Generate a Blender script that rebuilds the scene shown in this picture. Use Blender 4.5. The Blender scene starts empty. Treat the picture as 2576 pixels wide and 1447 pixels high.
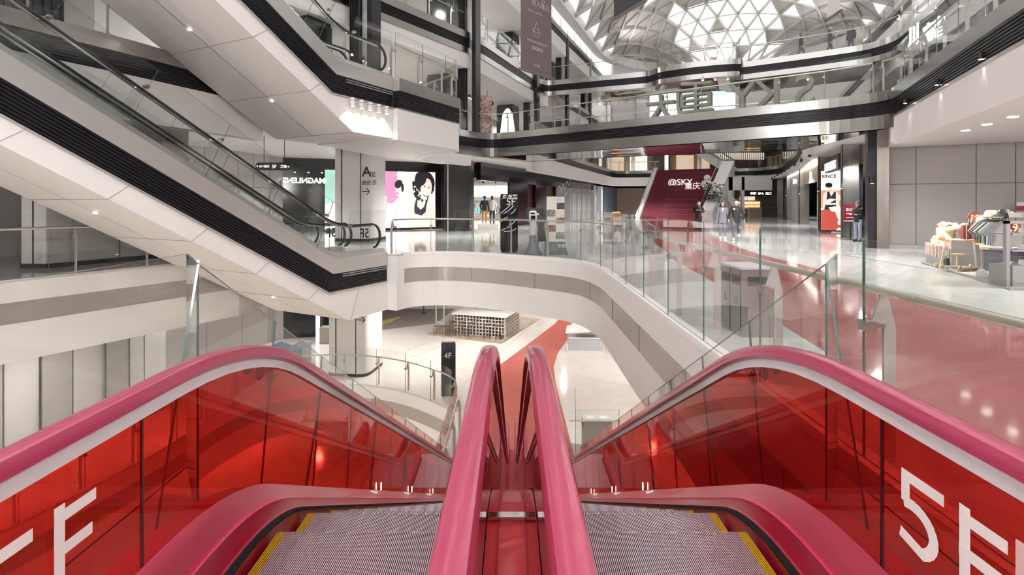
import bpy, math, random
from mathutils import Vector, Matrix
random.seed(7)
S = bpy.context.scene
COL = S.collection
F, CX, CY, H = 1292.0, 1288.0, 508.0, 1.68
rad = math.radians
T30 = math.tan(rad(30)); C30 = math.cos(rad(30))

def gp(px, py, z=0.0):            # ground-plan point of a pixel on the level z
    y = F * (H - z) / (py - CY)
    return Vector(((px - CX) * y / F, y, z))
def dp(px, py, d):                # point of a pixel at depth d
    return Vector(((px - CX) * d / F, d, H - (py - CY) * d / F))

# ------------------------------------------------------------------ materials
MATS = {}
def mat(name, col, rough=0.5, metal=0.0, emit=None, estr=0.0, spec=0.5, coat=0.0, bump=None, var=None, aniso=0.0):
    if name in MATS: return MATS[name]
    m = bpy.data.materials.new(name); m.use_nodes = True
    nt = m.node_tree; b = nt.nodes['Principled BSDF']
    b.inputs['Base Color'].default_value = (*col, 1)
    b.inputs['Roughness'].default_value = rough
    b.inputs['Metallic'].default_value = metal
    b.inputs['Specular IOR Level'].default_value = spec
    b.inputs['Coat Weight'].default_value = coat
    b.inputs['Coat Roughness'].default_value = 0.06
    if emit:
        b.inputs['Emission Color'].default_value = (*emit, 1)
        b.inputs['Emission Strength'].default_value = estr
    tc = nt.nodes.new('ShaderNodeTexCoord')
    if var:      # (scale, amount) mottled colour
        n = nt.nodes.new('ShaderNodeTexNoise'); n.inputs['Scale'].default_value = var[0]; n.inputs['Detail'].default_value = 5
        r = nt.nodes.new('ShaderNodeValToRGB')
        r.color_ramp.elements[0].position = .3; r.color_ramp.elements[1].position = .7
        r.color_ramp.elements[0].color = (*[c * (1 - var[1]) for c in col], 1)
        r.color_ramp.elements[1].color = (*[min(1, c * (1 + var[1])) for c in col], 1)
        nt.links.new(tc.outputs['Object'], n.inputs['Vector']); nt.links.new(n.outputs['Fac'], r.inputs['Fac'])
        nt.links.new(r.outputs['Color'], b.inputs['Base Color'])
    if bump:     # (scale, strength, stretch)
        n = nt.nodes.new('ShaderNodeTexNoise'); n.inputs['Scale'].default_value = bump[0]; n.inputs['Detail'].default_value = 2
        mp = nt.nodes.new('ShaderNodeMapping'); mp.inputs['Scale'].default_value = bump[2] if len(bump) > 2 else (1, 1, 1)
        bu = nt.nodes.new('ShaderNodeBump'); bu.inputs['Strength'].default_value = bump[1]; bu.inputs['Distance'].default_value = .05
        nt.links.new(tc.outputs['Object'], mp.inputs['Vector']); nt.links.new(mp.outputs['Vector'], n.inputs['Vector'])
        nt.links.new(n.outputs['Fac'], bu.inputs['Height']); nt.links.new(bu.outputs['Normal'], b.inputs['Normal'])
    MATS[name] = m; return m

def glass(name, tint, refl=1.0, body=None, bodyw=0.0, ior=1.33):
    m = bpy.data.materials.new(name); m.use_nodes = True
    nt = m.node_tree; nt.nodes.clear()
    o = nt.nodes.new('ShaderNodeOutputMaterial'); t = nt.nodes.new('ShaderNodeBsdfTransparent'); g = nt.nodes.new('ShaderNodeBsdfGlossy')
    t.inputs['Color'].default_value = (*tint, 1); g.inputs['Roughness'].default_value = 0.0
    g.inputs['Color'].default_value = (refl, refl, refl, 1)
    fr = nt.nodes.new('ShaderNodeFresnel'); ge = nt.nodes.new('ShaderNodeNewGeometry'); io = nt.nodes.new('ShaderNodeMapRange')
    io.inputs['To Min'].default_value = ior; io.inputs['To Max'].default_value = 1 / ior   # same reflectance on both faces of the pane
    nt.links.new(ge.outputs['Backfacing'], io.inputs['Value']); nt.links.new(io.outputs['Result'], fr.inputs['IOR'])
    mx = nt.nodes.new('ShaderNodeMixShader')
    nt.links.new(fr.outputs[0], mx.inputs[0]); nt.links.new(g.outputs[0], mx.inputs[2])
    if body:
        d = nt.nodes.new('ShaderNodeBsdfDiffuse'); d.inputs['Color'].default_value = (*body, 1)
        m2 = nt.nodes.new('ShaderNodeMixShader'); m2.inputs[0].default_value = bodyw
        nt.links.new(t.outputs[0], m2.inputs[1]); nt.links.new(d.outputs[0], m2.inputs[2]); nt.links.new(m2.outputs[0], mx.inputs[1])
    else: nt.links.new(t.outputs[0], mx.inputs[1])
    nt.links.new(mx.outputs[0], o.inputs[0]); MATS[name] = m; return m

def floor_mat(name, col, tile, rough, vein=.10, grid=.06, ang=0.0):
    m = mat(name, col, rough, spec=.6, coat=.0)
    nt = m.node_tree; b = nt.nodes['Principled BSDF']
    tc = nt.nodes.new('ShaderNodeTexCoord'); mp = nt.nodes.new('ShaderNodeMapping'); mp.inputs['Rotation'].default_value = (0, 0, ang)
    nt.links.new(tc.outputs['Object'], mp.inputs['Vector'])
    br = nt.nodes.new('ShaderNodeTexBrick'); br.offset = 0; br.inputs['Scale'].default_value = 1
    br.inputs['Brick Width'].default_value = tile; br.inputs['Row Height'].default_value = tile
    br.inputs['Mortar Size'].default_value = .004
    br.inputs['Color1'].default_value = (*col, 1); br.inputs['Color2'].default_value = (*[c * .965 for c in col], 1)
    br.inputs['Mortar'].default_value = (*[c * (1 - grid * 4) for c in col], 1)
    nt.links.new(mp.outputs[0], br.inputs['Vector'])
    n = nt.nodes.new('ShaderNodeTexNoise'); n.inputs['Scale'].default_value = .9; n.inputs['Detail'].default_value = 6; n.inputs['Distortion'].default_value = 2.2
    r = nt.nodes.new('ShaderNodeValToRGB'); r.color_ramp.elements[0].position = .42; r.color_ramp.elements[1].position = .6
    r.color_ramp.elements[0].color = (1 - vein, 1 - vein, 1 - vein * .9, 1); r.color_ramp.elements[1].color = (1, 1, 1, 1)
    nt.links.new(tc.outputs['Object'], n.inputs['Vector']); nt.links.new(n.outputs['Fac'], r.inputs['Fac'])
    mx = nt.nodes.new('ShaderNodeMix'); mx.data_type = 'RGBA'; mx.blend_type = 'MULTIPLY'; mx.inputs[0].default_value = 1
    nt.links.new(br.outputs['Color'], mx.inputs[6]); nt.links.new(r.outputs['Color'], mx.inputs[7]); nt.links.new(mx.outputs[2], b.inputs['Base Color'])
    w = nt.nodes.new('ShaderNodeTexNoise'); w.inputs['Scale'].default_value = 1.6; w.inputs['Detail'].default_value = 1
    bu = nt.nodes.new('ShaderNodeBump'); bu.inputs['Strength'].default_value = .035; bu.inputs['Distance'].default_value = .03
    nt.links.new(tc.outputs['Object'], w.inputs['Vector']); nt.links.new(w.outputs['Fac'], bu.inputs['Height']); nt.links.new(bu.outputs['Normal'], b.inputs['Normal'])
    return m

WHITE = mat('white_panel', (.80, .775, .755), .45)
WHITE2 = mat('white_paint', (.84, .82, .80), .6)
GREYB = mat('grey_satin_band', (.42, .385, .365), .32, .35)
PANEL = mat('grey_wall_panel', (.34, .315, .305), .42, .15)
PANEL2 = mat('warm_grey_panel', (.47, .445, .425), .42, .05)
STEEL = mat('brushed_steel', (.52, .51, .495), .22, 1.0, bump=(3, .12, (1, 1, .2)))
MIRROR = mat('mirror_steel', (.72, .70, .68), .035, 1.0, bump=(.9, .25))
SATIN = mat('satin_metal', (.62, .60, .58), .32, .75)
CHROME = mat('chrome', (.75, .74, .72), .1, 1.0)
BLACK = mat('black_louvre', (.014, .013, .017), .28, .2)
BLK = mat('black_panel', (.012, .012, .014), .12, 0, spec=.6)
BLKM = mat('black_matt', (.02, .02, .022), .5)
RUBBER = mat('black_rubber', (.015, .015, .017), .45)
DGREY = mat('dark_grey_plastic', (.09, .09, .10), .4)
GREY = mat('mid_grey_paint', (.32, .32, .33), .45)
LGREY = mat('light_grey_paint', (.55, .55, .56), .45)
PINK = mat('raspberry_lacquer', (.62, .085, .14), .36, .08, coat=.35)
PINKB = mat('bright_pink_moulding', (.80, .05, .16), .3, .0, coat=.5)
PINKR = mat('raspberry_handrail', (.40, .05, .11), .28, .1, coat=.6)
PINKD = mat('deep_red_lacquer', (.42, .015, .05), .35, .05, coat=.3)
ALU = mat('grey_aluminium_profile', (.60, .575, .59), .4, .1)
CLEAT = mat('step_cleats', (.74, .63, .70), .35, .45)
CLEATD = mat('step_groove', (.10, .05, .07), .5, .3)
YEL = mat('yellow_safety_line', (.75, .48, .02), .5)
BRUSH = mat('black_brush', (.012, .014, .022), .9, bump=(120, .8))
MAROON = mat('maroon_carpet', (.175, .026, .045), .8, var=(6, .08))
WOOD = mat('wood_deck', (.36, .27, .20), .45, var=(3, .25))
LWOOD = mat('pale_wood', (.66, .54, .42), .5, var=(4, .1))
RAILW = mat('champagne_rail', (.72, .67, .58), .28, .85)
SKIN = mat('skin', (.55, .34, .25), .55)
HAIR = mat('black_hair', (.012, .010, .010), .45)
EDGE = mat('glass_edge_green', (.10, .16, .15), .15)
CLEAR = glass('clear_glass', (.965, .975, .97))
CLEARS = glass('clear_glass_strong', (.95, .97, .965), 1.0)
REDG = glass('red_glass', (.79, .19, .155), .95, (.34, .010, .014), .12)
DARKG = glass('smoked_glass', (.25, .25, .27), 1.0)
FLOOR5 = floor_mat('polished_grey_marble', (.62, .62, .605), 1.2, .075, ang=.41)
FLOOR4 = floor_mat('polished_cream_marble', (.76, .715, .66), 1.2, .09, .05, ang=.41)
FLOORR = floor_mat('polished_red_floor', (.40, .115, .12), 2.4, .07, .05, .03, ang=.41)
FLOOR4R = floor_mat('polished_coral_floor', (.52, .12, .095), 2.4, .10, .05, .03)
FLOOR3 = floor_mat('polished_tan_floor', (.70, .60, .48), 1.2, .12)
LAMP = mat('lamp_glow', (1, 1, 1), .5, emit=(1, .93, .82), estr=7)
LED = mat('led_strip', (1, 1, 1), .5, emit=(1, .93, .84), estr=5)
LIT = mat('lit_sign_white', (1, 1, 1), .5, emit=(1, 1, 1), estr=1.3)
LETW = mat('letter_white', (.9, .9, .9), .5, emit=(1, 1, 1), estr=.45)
PRINTW = mat('white_print', (.78, .74, .72), .5)
PRINTB = mat('black_print', (.02, .02, .02), .5)

# ------------------------------------------------------------------ mesh builder
class MB:
    def __init__(s): s.v = []; s.f = []; s.m = []; s.smooth = False
    def add(s, vs, fs, mi=0):
        o = len(s.v); s.v += [Vector(v) for v in vs]; s.f += [tuple(i + o for i in f) for f in fs]; s.m += [mi] * len(fs); return s
    def box(s, c, d, rz=0, mi=0, rx=0):
        c = Vector(c); M = Matrix.Rotation(rz, 3, 'Z') @ Matrix.Rotation(rx, 3, 'X')
        vs = [c + M @ Vector((x * d[0] / 2, y * d[1] / 2, z * d[2] / 2)) for x in (-1, 1) for y in (-1, 1) for z in (-1, 1)]
        return s.add(vs, [(0, 1, 3, 2), (4, 6, 7, 5), (0, 4, 5, 1), (2, 3, 7, 6), (0, 2, 6, 4), (1, 5, 7, 3)], mi)
    def b2(s, x0, x1, y0, y1, z0, z1, mi=0):
        return s.box(((x0 + x1) / 2, (y0 + y1) / 2, (z0 + z1) / 2), (abs(x1 - x0), abs(y1 - y0), abs(z1 - z0)), 0, mi)
    def beam(s, a, b, w, h, mi=0, up=(0, 0, 1)):
        a = Vector(a); b = Vector(b); d = (b - a).normalized(); u = Vector(up)
        if abs(d.dot(u)) > .98: u = Vector((1, 0, 0))
        r = d.cross(u).normalized(); u = r.cross(d)
        vs = [p + r * (i * w / 2) + u * (j * h / 2) for p in (a, b) for i in (-1, 1) for j in (-1, 1)]
        return s.add(vs, [(0, 1, 3, 2), (4, 6, 7, 5), (0, 4, 5, 1), (2, 3, 7, 6), (0, 2, 6, 4), (1, 5, 7, 3)], mi)
    def prism(s, poly, z0, z1, mi=0, mt=None):
        n = len(poly); a = sum(poly[i][0] * poly[(i + 1) % n][1] - poly[(i + 1) % n][0] * poly[i][1] for i in range(n))
        if a < 0: poly = poly[::-1]
        vs = [(p[0], p[1], z0) for p in poly] + [(p[0], p[1], z1) for p in poly]
        s.add(vs, [tuple(range(n - 1, -1, -1))], mi); o = len(s.v) - 2 * n
        s.f.append(tuple(o + n + i for i in range(n))); s.m.append(mi if mt is None else mt)
        for i in range(n): s.f.append((o + i, o + (i + 1) % n, o + n + (i + 1) % n, o + n + i)); s.m.append(mi)
        return s
    def extr(s, poly3, vec, mi=0):    # polygon of 3D points extruded by a vector
        n = len(poly3); v = Vector(vec); vs = [Vector(p) for p in poly3]; vs += [p + v for p in vs]
        fs = [tuple(range(n - 1, -1, -1)), tuple(range(n, 2 * n))] + [(i, (i + 1) % n, n + (i + 1) % n, n + i) for i in range(n)]
        return s.add(vs, fs, mi)
    def tube(s, pts, r, n=8, mi=0, closed=False, rs=None):
        pts = [Vector(p) for p in pts]; N = len(pts); o = len(s.v); prev = None
        for i, p in enumerate(pts):
            a = pts[i - 1] if (i > 0 or closed) else p; b = pts[(i + 1) % N] if (i < N - 1 or closed) else p
            d = (b - a).normalized()
            if prev is None:
                u = Vector((0, 0, 1)) if abs(d.z) < .9 else Vector((1, 0, 0))
                x = d.cross(u).normalized()
            else: x = (prev - d * prev.dot(d)).normalized()
            prev = x; y = d.cross(x); rr = rs[i] if rs else r
            for k in range(n):
                t = 2 * math.pi * k / n; s.v.append(p + (x * math.cos(t) + y * math.sin(t)) * rr)
        for i in range(N if closed else N - 1):
            j = (i + 1) % N
            for k in range(n):
                l = (k + 1) % n; s.f.append((o + i * n + k, o + i * n + l, o + j * n + l, o + j * n + k)); s.m.append(mi)
        if not closed:
            s.f.append(tuple(o + k for k in range(n))[::-1]); s.f.append(tuple(o + (N - 1) * n + k for k in range(n))); s.m += [mi, mi]
        return s
    def cyl(s, c, r, h, n=20, mi=0, r2=None):
        c = Vector(c); r2 = r if r2 is None else r2
        vs = [(c.x + r * math.cos(2 * math.pi * k / n), c.y + r * math.sin(2 * math.pi * k / n), c.z) for k in range(n)]
        vs += [(c.x + r2 * math.cos(2 * math.pi * k / n), c.y + r2 * math.sin(2 * math.pi * k / n), c.z + h) for k in range(n)]
        return s.add(vs, [tuple(range(n - 1, -1, -1)), tuple(range(n, 2 * n))] + [(k, (k + 1) % n, n + (k + 1) % n, n + k) for k in range(n)], mi)
    def lathe(s, prof, c=(0, 0, 0), n=20, mi=0, sx=1, sy=1):
        o = len(s.v); c = Vector(c); m = len(prof)
        for r, z in prof:
            for k in range(n): s.v.append(c + Vector((r * sx * math.cos(2 * math.pi * k / n), r * sy * math.sin(2 * math.pi * k / n), z)))
        for i in range(m - 1):
            for k in range(n):
                l = (k + 1) % n; s.f.append((o + i * n + k, o + i * n + l, o + (i + 1) * n + l, o + (i + 1) * n + k)); s.m.append(mi)
        s.f.append(tuple(o + k for k in range(n))[::-1]); s.f.append(tuple(o + (m - 1) * n + k for k in range(n))); s.m += [mi, mi]
        return s
    def ball(s, c, r, sc=(1, 1, 1), n=12, mi=0):
        pr = [(max(.001, math.sin(math.pi * i / 8)) * r, -math.cos(math.pi * i / 8) * r * sc[2]) for i in range(9)]
        return s.lathe(pr, c, n, mi, sc[0], sc[1])
    def sweep(s, path, prof, mi=0, mis=None, closed=True, caps=True):
        # plan path [(x,y)], profile [(offset to the right of travel, z)]
        P = [Vector((p[0], p[1])) for p in path]; N = len(P); o = len(s.v); m = len(prof)
        for i in range(N):
            a = (P[i] - P[i - 1]).normalized() if i > 0 else (P[1] - P[0]).normalized()
            b = (P[i + 1] - P[i]).normalized() if i < N - 1 else a
            na = Vector((a.y, -a.x)); nb = Vector((b.y, -b.x)); q = (na + nb)
            q = q / max(.35, q.dot(na)) if q.length > 1e-6 else na
            for (off, z) in prof: s.v.append(Vector((P[i].x + q.x * off, P[i].y + q.y * off, z)))
        for i in range(N - 1):
            for k in range(m if closed else m - 1):
                l = (k + 1) % m; s.f.append((o + i * m + k, o + (i + 1) * m + k, o + (i + 1) * m + l, o + i * m + l)); s.m.append(mis[k] if mis else mi)
        if closed and caps:
            s.f.append(tuple(o + k for k in range(m))); s.f.append(tuple(o + (N - 1) * m + k for k in range(m))[::-1]); s.m += [mi, mi]
        return s
    def grid(s, rows, mi=0, mis=None):
        o = len(s.v); n = len(rows[0])
        for r in rows: s.v += [Vector(p) for p in r]
        for i in range(len(rows) - 1):
            for k in range(n - 1): s.f.append((o + i * n + k, o + i * n + k + 1, o + (i + 1) * n + k + 1, o + (i + 1) * n + k)); s.m.append(mis[i] if mis else mi)
        return s
    def build(s, name, mats, parent=None, world=False, smooth=None):
        me = bpy.data.meshes.new(name); mats = mats if isinstance(mats, (list, tuple)) else [mats]
        vs = s.v
        if world and parent is not None:
            inv = parent.matrix_basis.inverted()
            if parent.parent is not None: inv = (parent.parent.matrix_basis @ parent.matrix_basis).inverted()
            vs = [inv @ v for v in vs]
        me.from_pydata([tuple(v) for v in vs], [], s.f)
        for m in mats: me.materials.append(m)
        me.polygons.foreach_set('material_index', [min(i, len(mats) - 1) for i in s.m])
        if smooth is not None:
            me.polygons.foreach_set('use_smooth', [True] * len(me.polygons))
            me.update(); me.set_sharp_from_angle(angle=rad(smooth))
        me.update(); me.validate()
        o = bpy.data.objects.new(name, me); COL.objects.link(o)
        if parent is not None: o.parent = parent
        return o

def thing(name, label, cat, loc=(0, 0, 0), rz=0, group=None):
    o = bpy.data.objects.new(name, None); COL.objects.link(o); o.location = loc; o.rotation_euler = (0, 0, rz)
    o.empty_display_size = .2; o['label'] = label; o['category'] = cat
    if group: o['group'] = group
    o.matrix_basis = Matrix.Translation(Vector(loc)) @ Matrix.Rotation(rz, 4, 'Z')
    return o
def tag(o, label, cat, group=None):
    o['label'] = label; o['category'] = cat
    if group: o['group'] = group
    return o
def struct(name, mb, mats, smooth=None):
    o = mb.build(name, mats, None, smooth=smooth); o['kind'] = 'structure'; return o
def solo(name, mb, mats, label, cat, group=None, smooth=None):
    # a one-mesh thing: origin moved to its base centre
    lo = Vector((min(v.x for v in mb.v), min(v.y for v in mb.v), min(v.z for v in mb.v))); hi = Vector((max(v.x for v in mb.v), max(v.y for v in mb.v), 0))
    c = Vector(((lo.x + hi.x) / 2, (lo.y + hi.y) / 2, lo.z)); mb.v = [v - c for v in mb.v]
    o = mb.build(name, mats, None, smooth=smooth); o.location = c; return tag(o, label, cat, group)
def dup(root, loc, rz, label=None, group=None):
    r = root.copy(); COL.objects.link(r); r.location = loc; r.rotation_euler = (0, 0, rz)
    if label: r['label'] = label
    if group: r['group'] = group
    for ch in list(root.children):
        c = ch.copy(); COL.objects.link(c); c.parent = r
        for g in list(ch.children):
            d = g.copy(); COL.objects.link(d); d.parent = c
    return r

def text_mb(txt, size, loc, right, up, ext=.01, align='LEFT', bold=0.0, mirror=False, sx=1.0):
    cu = bpy.data.curves.new('t', 'FONT'); cu.body = txt; cu.size = size; cu.extrude = ext; cu.align_x = align; cu.offset = bold; cu.resolution_u = 3
    ob = bpy.data.objects.new('t', cu); COL.objects.link(ob)
    me = bpy.data.meshes.new_from_object(ob.evaluated_get(bpy.context.evaluated_depsgraph_get()))
    r = Vector(right).normalized(); u = Vector(up).normalized(); n = r.cross(u); L = Vector(loc)
    mb = MB(); k = -1 if mirror else 1
    vs = [L + r * (v.co.x * k * sx) + u * v.co.y + n * v.co.z for v in me.vertices]
    mb.add(vs, [tuple(p.vertices) for p in me.polygons])
    bpy.data.objects.remove(ob); bpy.data.curves.remove(cu); bpy.data.meshes.remove(me)
    return mb

def arc2(a, k, b, T, n=8):
    # polyline a-k-b (2D) with the corner k rounded, tangent length T
    a, k, b = Vector(a), Vector(k), Vector(b); p = k + (a - k).normalized() * T; q = k + (b - k).normalized() * T
    out = [p.lerp(k, t).lerp(k.lerp(q, t), t) for t in [i / n for i in range(n + 1)]]
    return out
def smooth_path(pts, T=.5, n=5):
    P = [Vector((p[0], p[1])) for p in pts]; out = [P[0]]
    for i in range(1, len(P) - 1):
        t = min(T, (P[i] - P[i - 1]).length * .48, (P[i + 1] - P[i]).length * .48)
        out += arc2(P[i - 1], P[i], P[i + 1], t, n)
    out.append(P[-1]); return out
def offset_path(path, d):
    P = [Vector((p[0], p[1])) for p in path]; out = []
    for i in range(len(P)):
        a = (P[i] - P[i - 1]).normalized() if i > 0 else (P[1] - P[0]).normalized()
        b = (P[i + 1] - P[i]).normalized() if i < len(P) - 1 else a
        na = Vector((a.y, -a.x)); nb = Vector((b.y, -b.x)); q = na + nb; q = q / max(.35, q.dot(na))
        out.append(P[i] + q * d)
    return out
def resample(path, step, start=0.0):
    P = [Vector((p[0], p[1])) for p in path]; L = [0]
    for i in range(1, len(P)): L.append(L[-1] + (P[i] - P[i - 1]).length)
    def at(s):
        for i in range(1, len(P)):
            if s <= L[i] or i == len(P) - 1:
                t = (s - L[i - 1]) / max(1e-6, L[i] - L[i - 1]); return P[i - 1].lerp(P[i], t), (P[i] - P[i - 1]).normalized()
    n = max(1, round((L[-1] - start) / step)); out = [(start + (L[-1] - start) * i / n) for i in range(n + 1)]
    return out, at, L
# ------------------------------------------------------------------ camera, world, light
cam = bpy.data.cameras.new('camera'); cam.sensor_width = 36; cam.lens = F / 2576 * 36
cam.shift_y = -(723.5 - CY) / 2576; cam.clip_start = .05; cam.clip_end = 400
co = bpy.data.objects.new('camera', cam); COL.objects.link(co); co.location = (0, 0, H); co.rotation_euler = (rad(90), 0, 0); S.camera = co
S.view_settings.view_transform = 'Standard'; S.view_settings.look = 'None'; S.view_settings.exposure = 0.42; S.view_settings.gamma = 1
try:
    S.cycles.use_adaptive_sampling = True; S.cycles.adaptive_threshold = 0.2; S.cycles.adaptive_min_samples = 10; S.cycles.transparent_max_bounces = 28; S.cycles.max_bounces = 6; S.cycles.diffuse_bounces = 3; S.cycles.glossy_bounces = 4; S.cycles.caustics_reflective = False; S.cycles.caustics_refractive = False
    S.cycles.sample_clamp_indirect = 4
except Exception: pass
w = bpy.data.worlds.new('sky'); S.world = w; w.use_nodes = True
w.node_tree.nodes['Background'].inputs[0].default_value = (1.0, .985, .965, 1); w.node_tree.nodes['Background'].inputs[1].default_value = 1.5

def area(loc, size, power, rot=(0, 0, 0), col=(1, .96, .91)):
    l = bpy.data.lights.new('ceiling_lamp', 'AREA'); l.shape = 'RECTANGLE'; l.size = size[0]; l.size_y = size[1]; l.energy = power; l.color = col
    o = bpy.data.objects.new('ceiling_lamp', l); COL.objects.link(o); o.location = loc; o.rotation_euler = rot; return o
def spot(loc, power, ang=110, aim=None, col=(1, .965, .93), r=.05, blend=.6):
    l = bpy.data.lights.new('spot_lamp', 'SPOT'); l.energy = power; l.spot_size = rad(ang); l.spot_blend = blend; l.color = col; l.shadow_soft_size = r
    o = bpy.data.objects.new('spot_lamp', l); COL.objects.link(o); o.location = loc
    if aim is not None: o.rotation_euler = (Vector(aim) - Vector(loc)).to_track_quat('-Z', 'Y').to_euler()
    return o

# ------------------------------------------------------------------ plan outlines (metres; the camera stands at 0,0)
A5 = [(2.25, -3), (2.25, 11.2), (2.25, 13.3), (1.9, 14.75), (.67, 15.75), (-.67, 16.75), (-2.3, 17.35), (-3.35, 17.05), (-3.68, 16.4)]
A5 = [A5[0]] + smooth_path(A5[1:], 1.3, 6)
PAIR_U = Vector((.454, .891)); PAIR_R = Vector((.891, -.454))
LOWC = Vector((-5.0, 14.6)); UPC = Vector((-4.57, 13.6))
lowfar = LOWC + PAIR_U * 2.2 - PAIR_R * 3.2
L5 = [tuple(lowfar), (-8.3, 17.6), (-8.35, 15.7), (-10.9, 10.97), (-13.9, 5.4), (-18, -3)]
poly5 = [tuple(p) for p in A5] + L5 + [(-34, -3), (-34, 84), (50, 84), (50, -3)]
# 5F floor
struct('floor', MB().prism(poly5, -.06, 0), [FLOOR5])
struct('floor', MB().b2(-2.1, 2.3, -3, .05, -.06, 0).b2(1.69, 2.3, .05, 2.95, -.06, 0).b2(-2.1, -1.69, .05, 2.95, -.06, 0), [FLOOR5])
struct('ceiling', MB().prism(poly5, -1.8, -.06), [WHITE])
struct('ceiling', MB().b2(-2.1, 2.3, -3, -.4, -1.8, -.06).b2(1.69, 2.3, -.4, 2.9, -1.2, -.06).b2(-2.1, -1.69, -.4, 2.9, -1.2, -.06), [WHITE])
seg = lambda path, a, b, z0, z1, e0, e1: MB().sweep(path, [(a, z1 + e1), (a, z0 + e0), (b, z0), (b, z1)])
def fascia_band(path, z, nm='trim'):
    m = MB().sweep(path, [(.0, z - .96), (-.012, z - .96), (-.012, z - .5), (.0, z - .5)])
    return struct(nm, m, [GREYB])
fascia_band(A5[:-1], 0, 'trim_1')
fascia_band([Vector(p) for p in L5[1:]], 0, 'trim_2')
# joints of the grey band
def joints(path, z0, z1, step, off=-.016):
    ss, at, _ = resample(path, step); m = MB()
    for s in ss[1:-1]:
        p, d = at(s); n = Vector((d.y, -d.x)); m.box((p.x + n.x * off, p.y + n.y * off, (z0 + z1) / 2), (.008, .008, z1 - z0), math.atan2(d.y, d.x))
    return m
struct('trim_3', joints(A5[:-1], -.95, -.51, 2.4), [DGREY])
# white floor kerb along the edge
struct('trim_4', MB().sweep(A5[:-1], [(-.012, -.075), (-.012, .012), (.16, .012), (.16, -.075)]), [WHITE2])

# red path across 5F
redp = [gp(2104, 902), gp(1942, 802), gp(1817, 722), gp(1700, 657), gp(1686, 643), gp(1640, 606), (8.2, 27, 0), (10, 36, 0), (12.6, 49.6, 0),
        (18.2, 47.2, 0), (13.5, 36, 0), (9.8, 25, 0), gp(1856, 622), gp(1913, 641), gp(2055, 676), gp(2108, 702), gp(2205, 726), (7.2, 8.2, 0), (7.6, 5.2, 0), (10, 0, 0), (12, -3, 0), (2.9, -3, 0), (3.1, 3.5, 0)]
struct('floor', MB().prism([(p[0], p[1]) for p in redp], 0, .004), [FLOORR])
# inlaid light lines on the floor
ml = MB()
for off in (0, 2.6, 5.3):
    a = Vector((9.4 + off, 13.0)); b = a + Vector((.407, .914)) * 40
    ml.beam((a.x, a.y, .003), (b.x, b.y, .003), .03, .004)
for off in (0, 2.2):
    a = Vector((2.2 - off, 20.5)); b = a + Vector((.407, .914)) * 30
    ml.beam((a.x, a.y, .003), (b.x, b.y, .003), .03, .004)
struct('trim_5', ml, [mat('floor_inlay', (.70, .70, .69), .1)])

# 4F floor, void to its left
A4 = [(-1.75, -3), (-1.75, 16.0), (-2.0, 17.4), (-2.93, 18.35), (-4.15, 19.3), (-5.58, 19.9), (-7.3, 20.1), (-9.2, 19.4), (-9.9, 17.4), (-10.0, 14.5), (-10.9, 10.97), (-13.9, 5.4), (-18, -3)]
A4 = [A4[0]] + smooth_path(A4[1:], 1.0, 5)
poly4 = [tuple(p) for p in A4] + [(-34, -3), (-34, 60), (50, 60), (50, -3)]
struct('floor', MB().prism(poly4, -5.46, -5.4), [FLOOR4])
struct('ceiling', MB().prism(poly4, -7.2, -5.46), [WHITE])
fascia_band(A4, -5.4, 'trim_6')
p4 = [gp(1397, 814, -5.4), gp(1325.6, 868, -5.4), gp(1249, 924.5, -5.4), gp(1200, 962, -5.4), (-1.6, 18, 0), (-1.6, 11, 0), (1.75, 11, 0), (1.7, 20, 0),
      gp(1392.6, 924, -5.4), gp(1403, 889, -5.4), gp(1428, 854, -5.4), gp(1433.7, 821, -5.4), (5.5, 37, 0), (4.5, 37, 0)]
struct('floor', MB().prism([(p[0], p[1]) for p in p4], -5.4, -5.396), [FLOOR4R])
mt = MB()
for a, b in (((-5.2, 24.2), (-1.8, 29.6)), ((-4.6, 23.4), (.2, 31)), ((-1.9, 20), (1.8, 31.5))):
    mt.beam((a[0], a[1], -5.397), (b[0], b[1], -5.397), .03, .004)
struct('trim_7', mt, [GREY])
# 3F floor
struct('floor', MB().b2(-40, 20, -6, 60, -10.9, -10.8), [FLOOR3])
# deep side walls
struct('wall_left', MB().b2(-34.3, -34, -3, 84, -10.9, 16.2), [PANEL2])
struct('wall_right', MB().b2(50, 50.3, -3, 84, -10.9, 16.2), [PANEL2])
struct('wall_far', MB().b2(-34, 50, 84, 84.3, -10.9, 17.6), [PANEL2])

# ------------------------------------------------------------------ slab edges with steel, louvre
def edge_profile(path, z, right=True, steel=.32, black=.46, low=.47, lowmat=None, nm='trim', depth=.12):
    """three bands along a slab edge: steel, black louvre, lower band; void lies to the right of travel (negative = left)"""
    g = 1 if right else -1
    def sw(prof, mi=0): return MB().sweep(path, [(g * a, b) for a, b in prof])
    struct(nm, sw([(.10, z + .02), (.10, z - steel), (-.2, z - steel), (-.2, z + .02)]), [STEEL])
    n = 7; prof = []
    for i in range(n):
        t0 = z - steel - black * i / n; t1 = z - steel - black * (i + .62) / n
        prof += [(.06, t0), (.06, t1), (.015, t1), (.015, z - steel - black * (i + 1) / n)]
    prof += [(-.2, z - steel - black), (-.2, z - steel)]
    struct(nm, sw(prof), [BLACK])
    if low:
        struct(nm, sw([(.04, z - steel - black), (.04, z - steel - black - low), (-.25, z - steel - black - low), (-.25, z - steel - black)]), [lowmat or STEEL])

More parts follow.
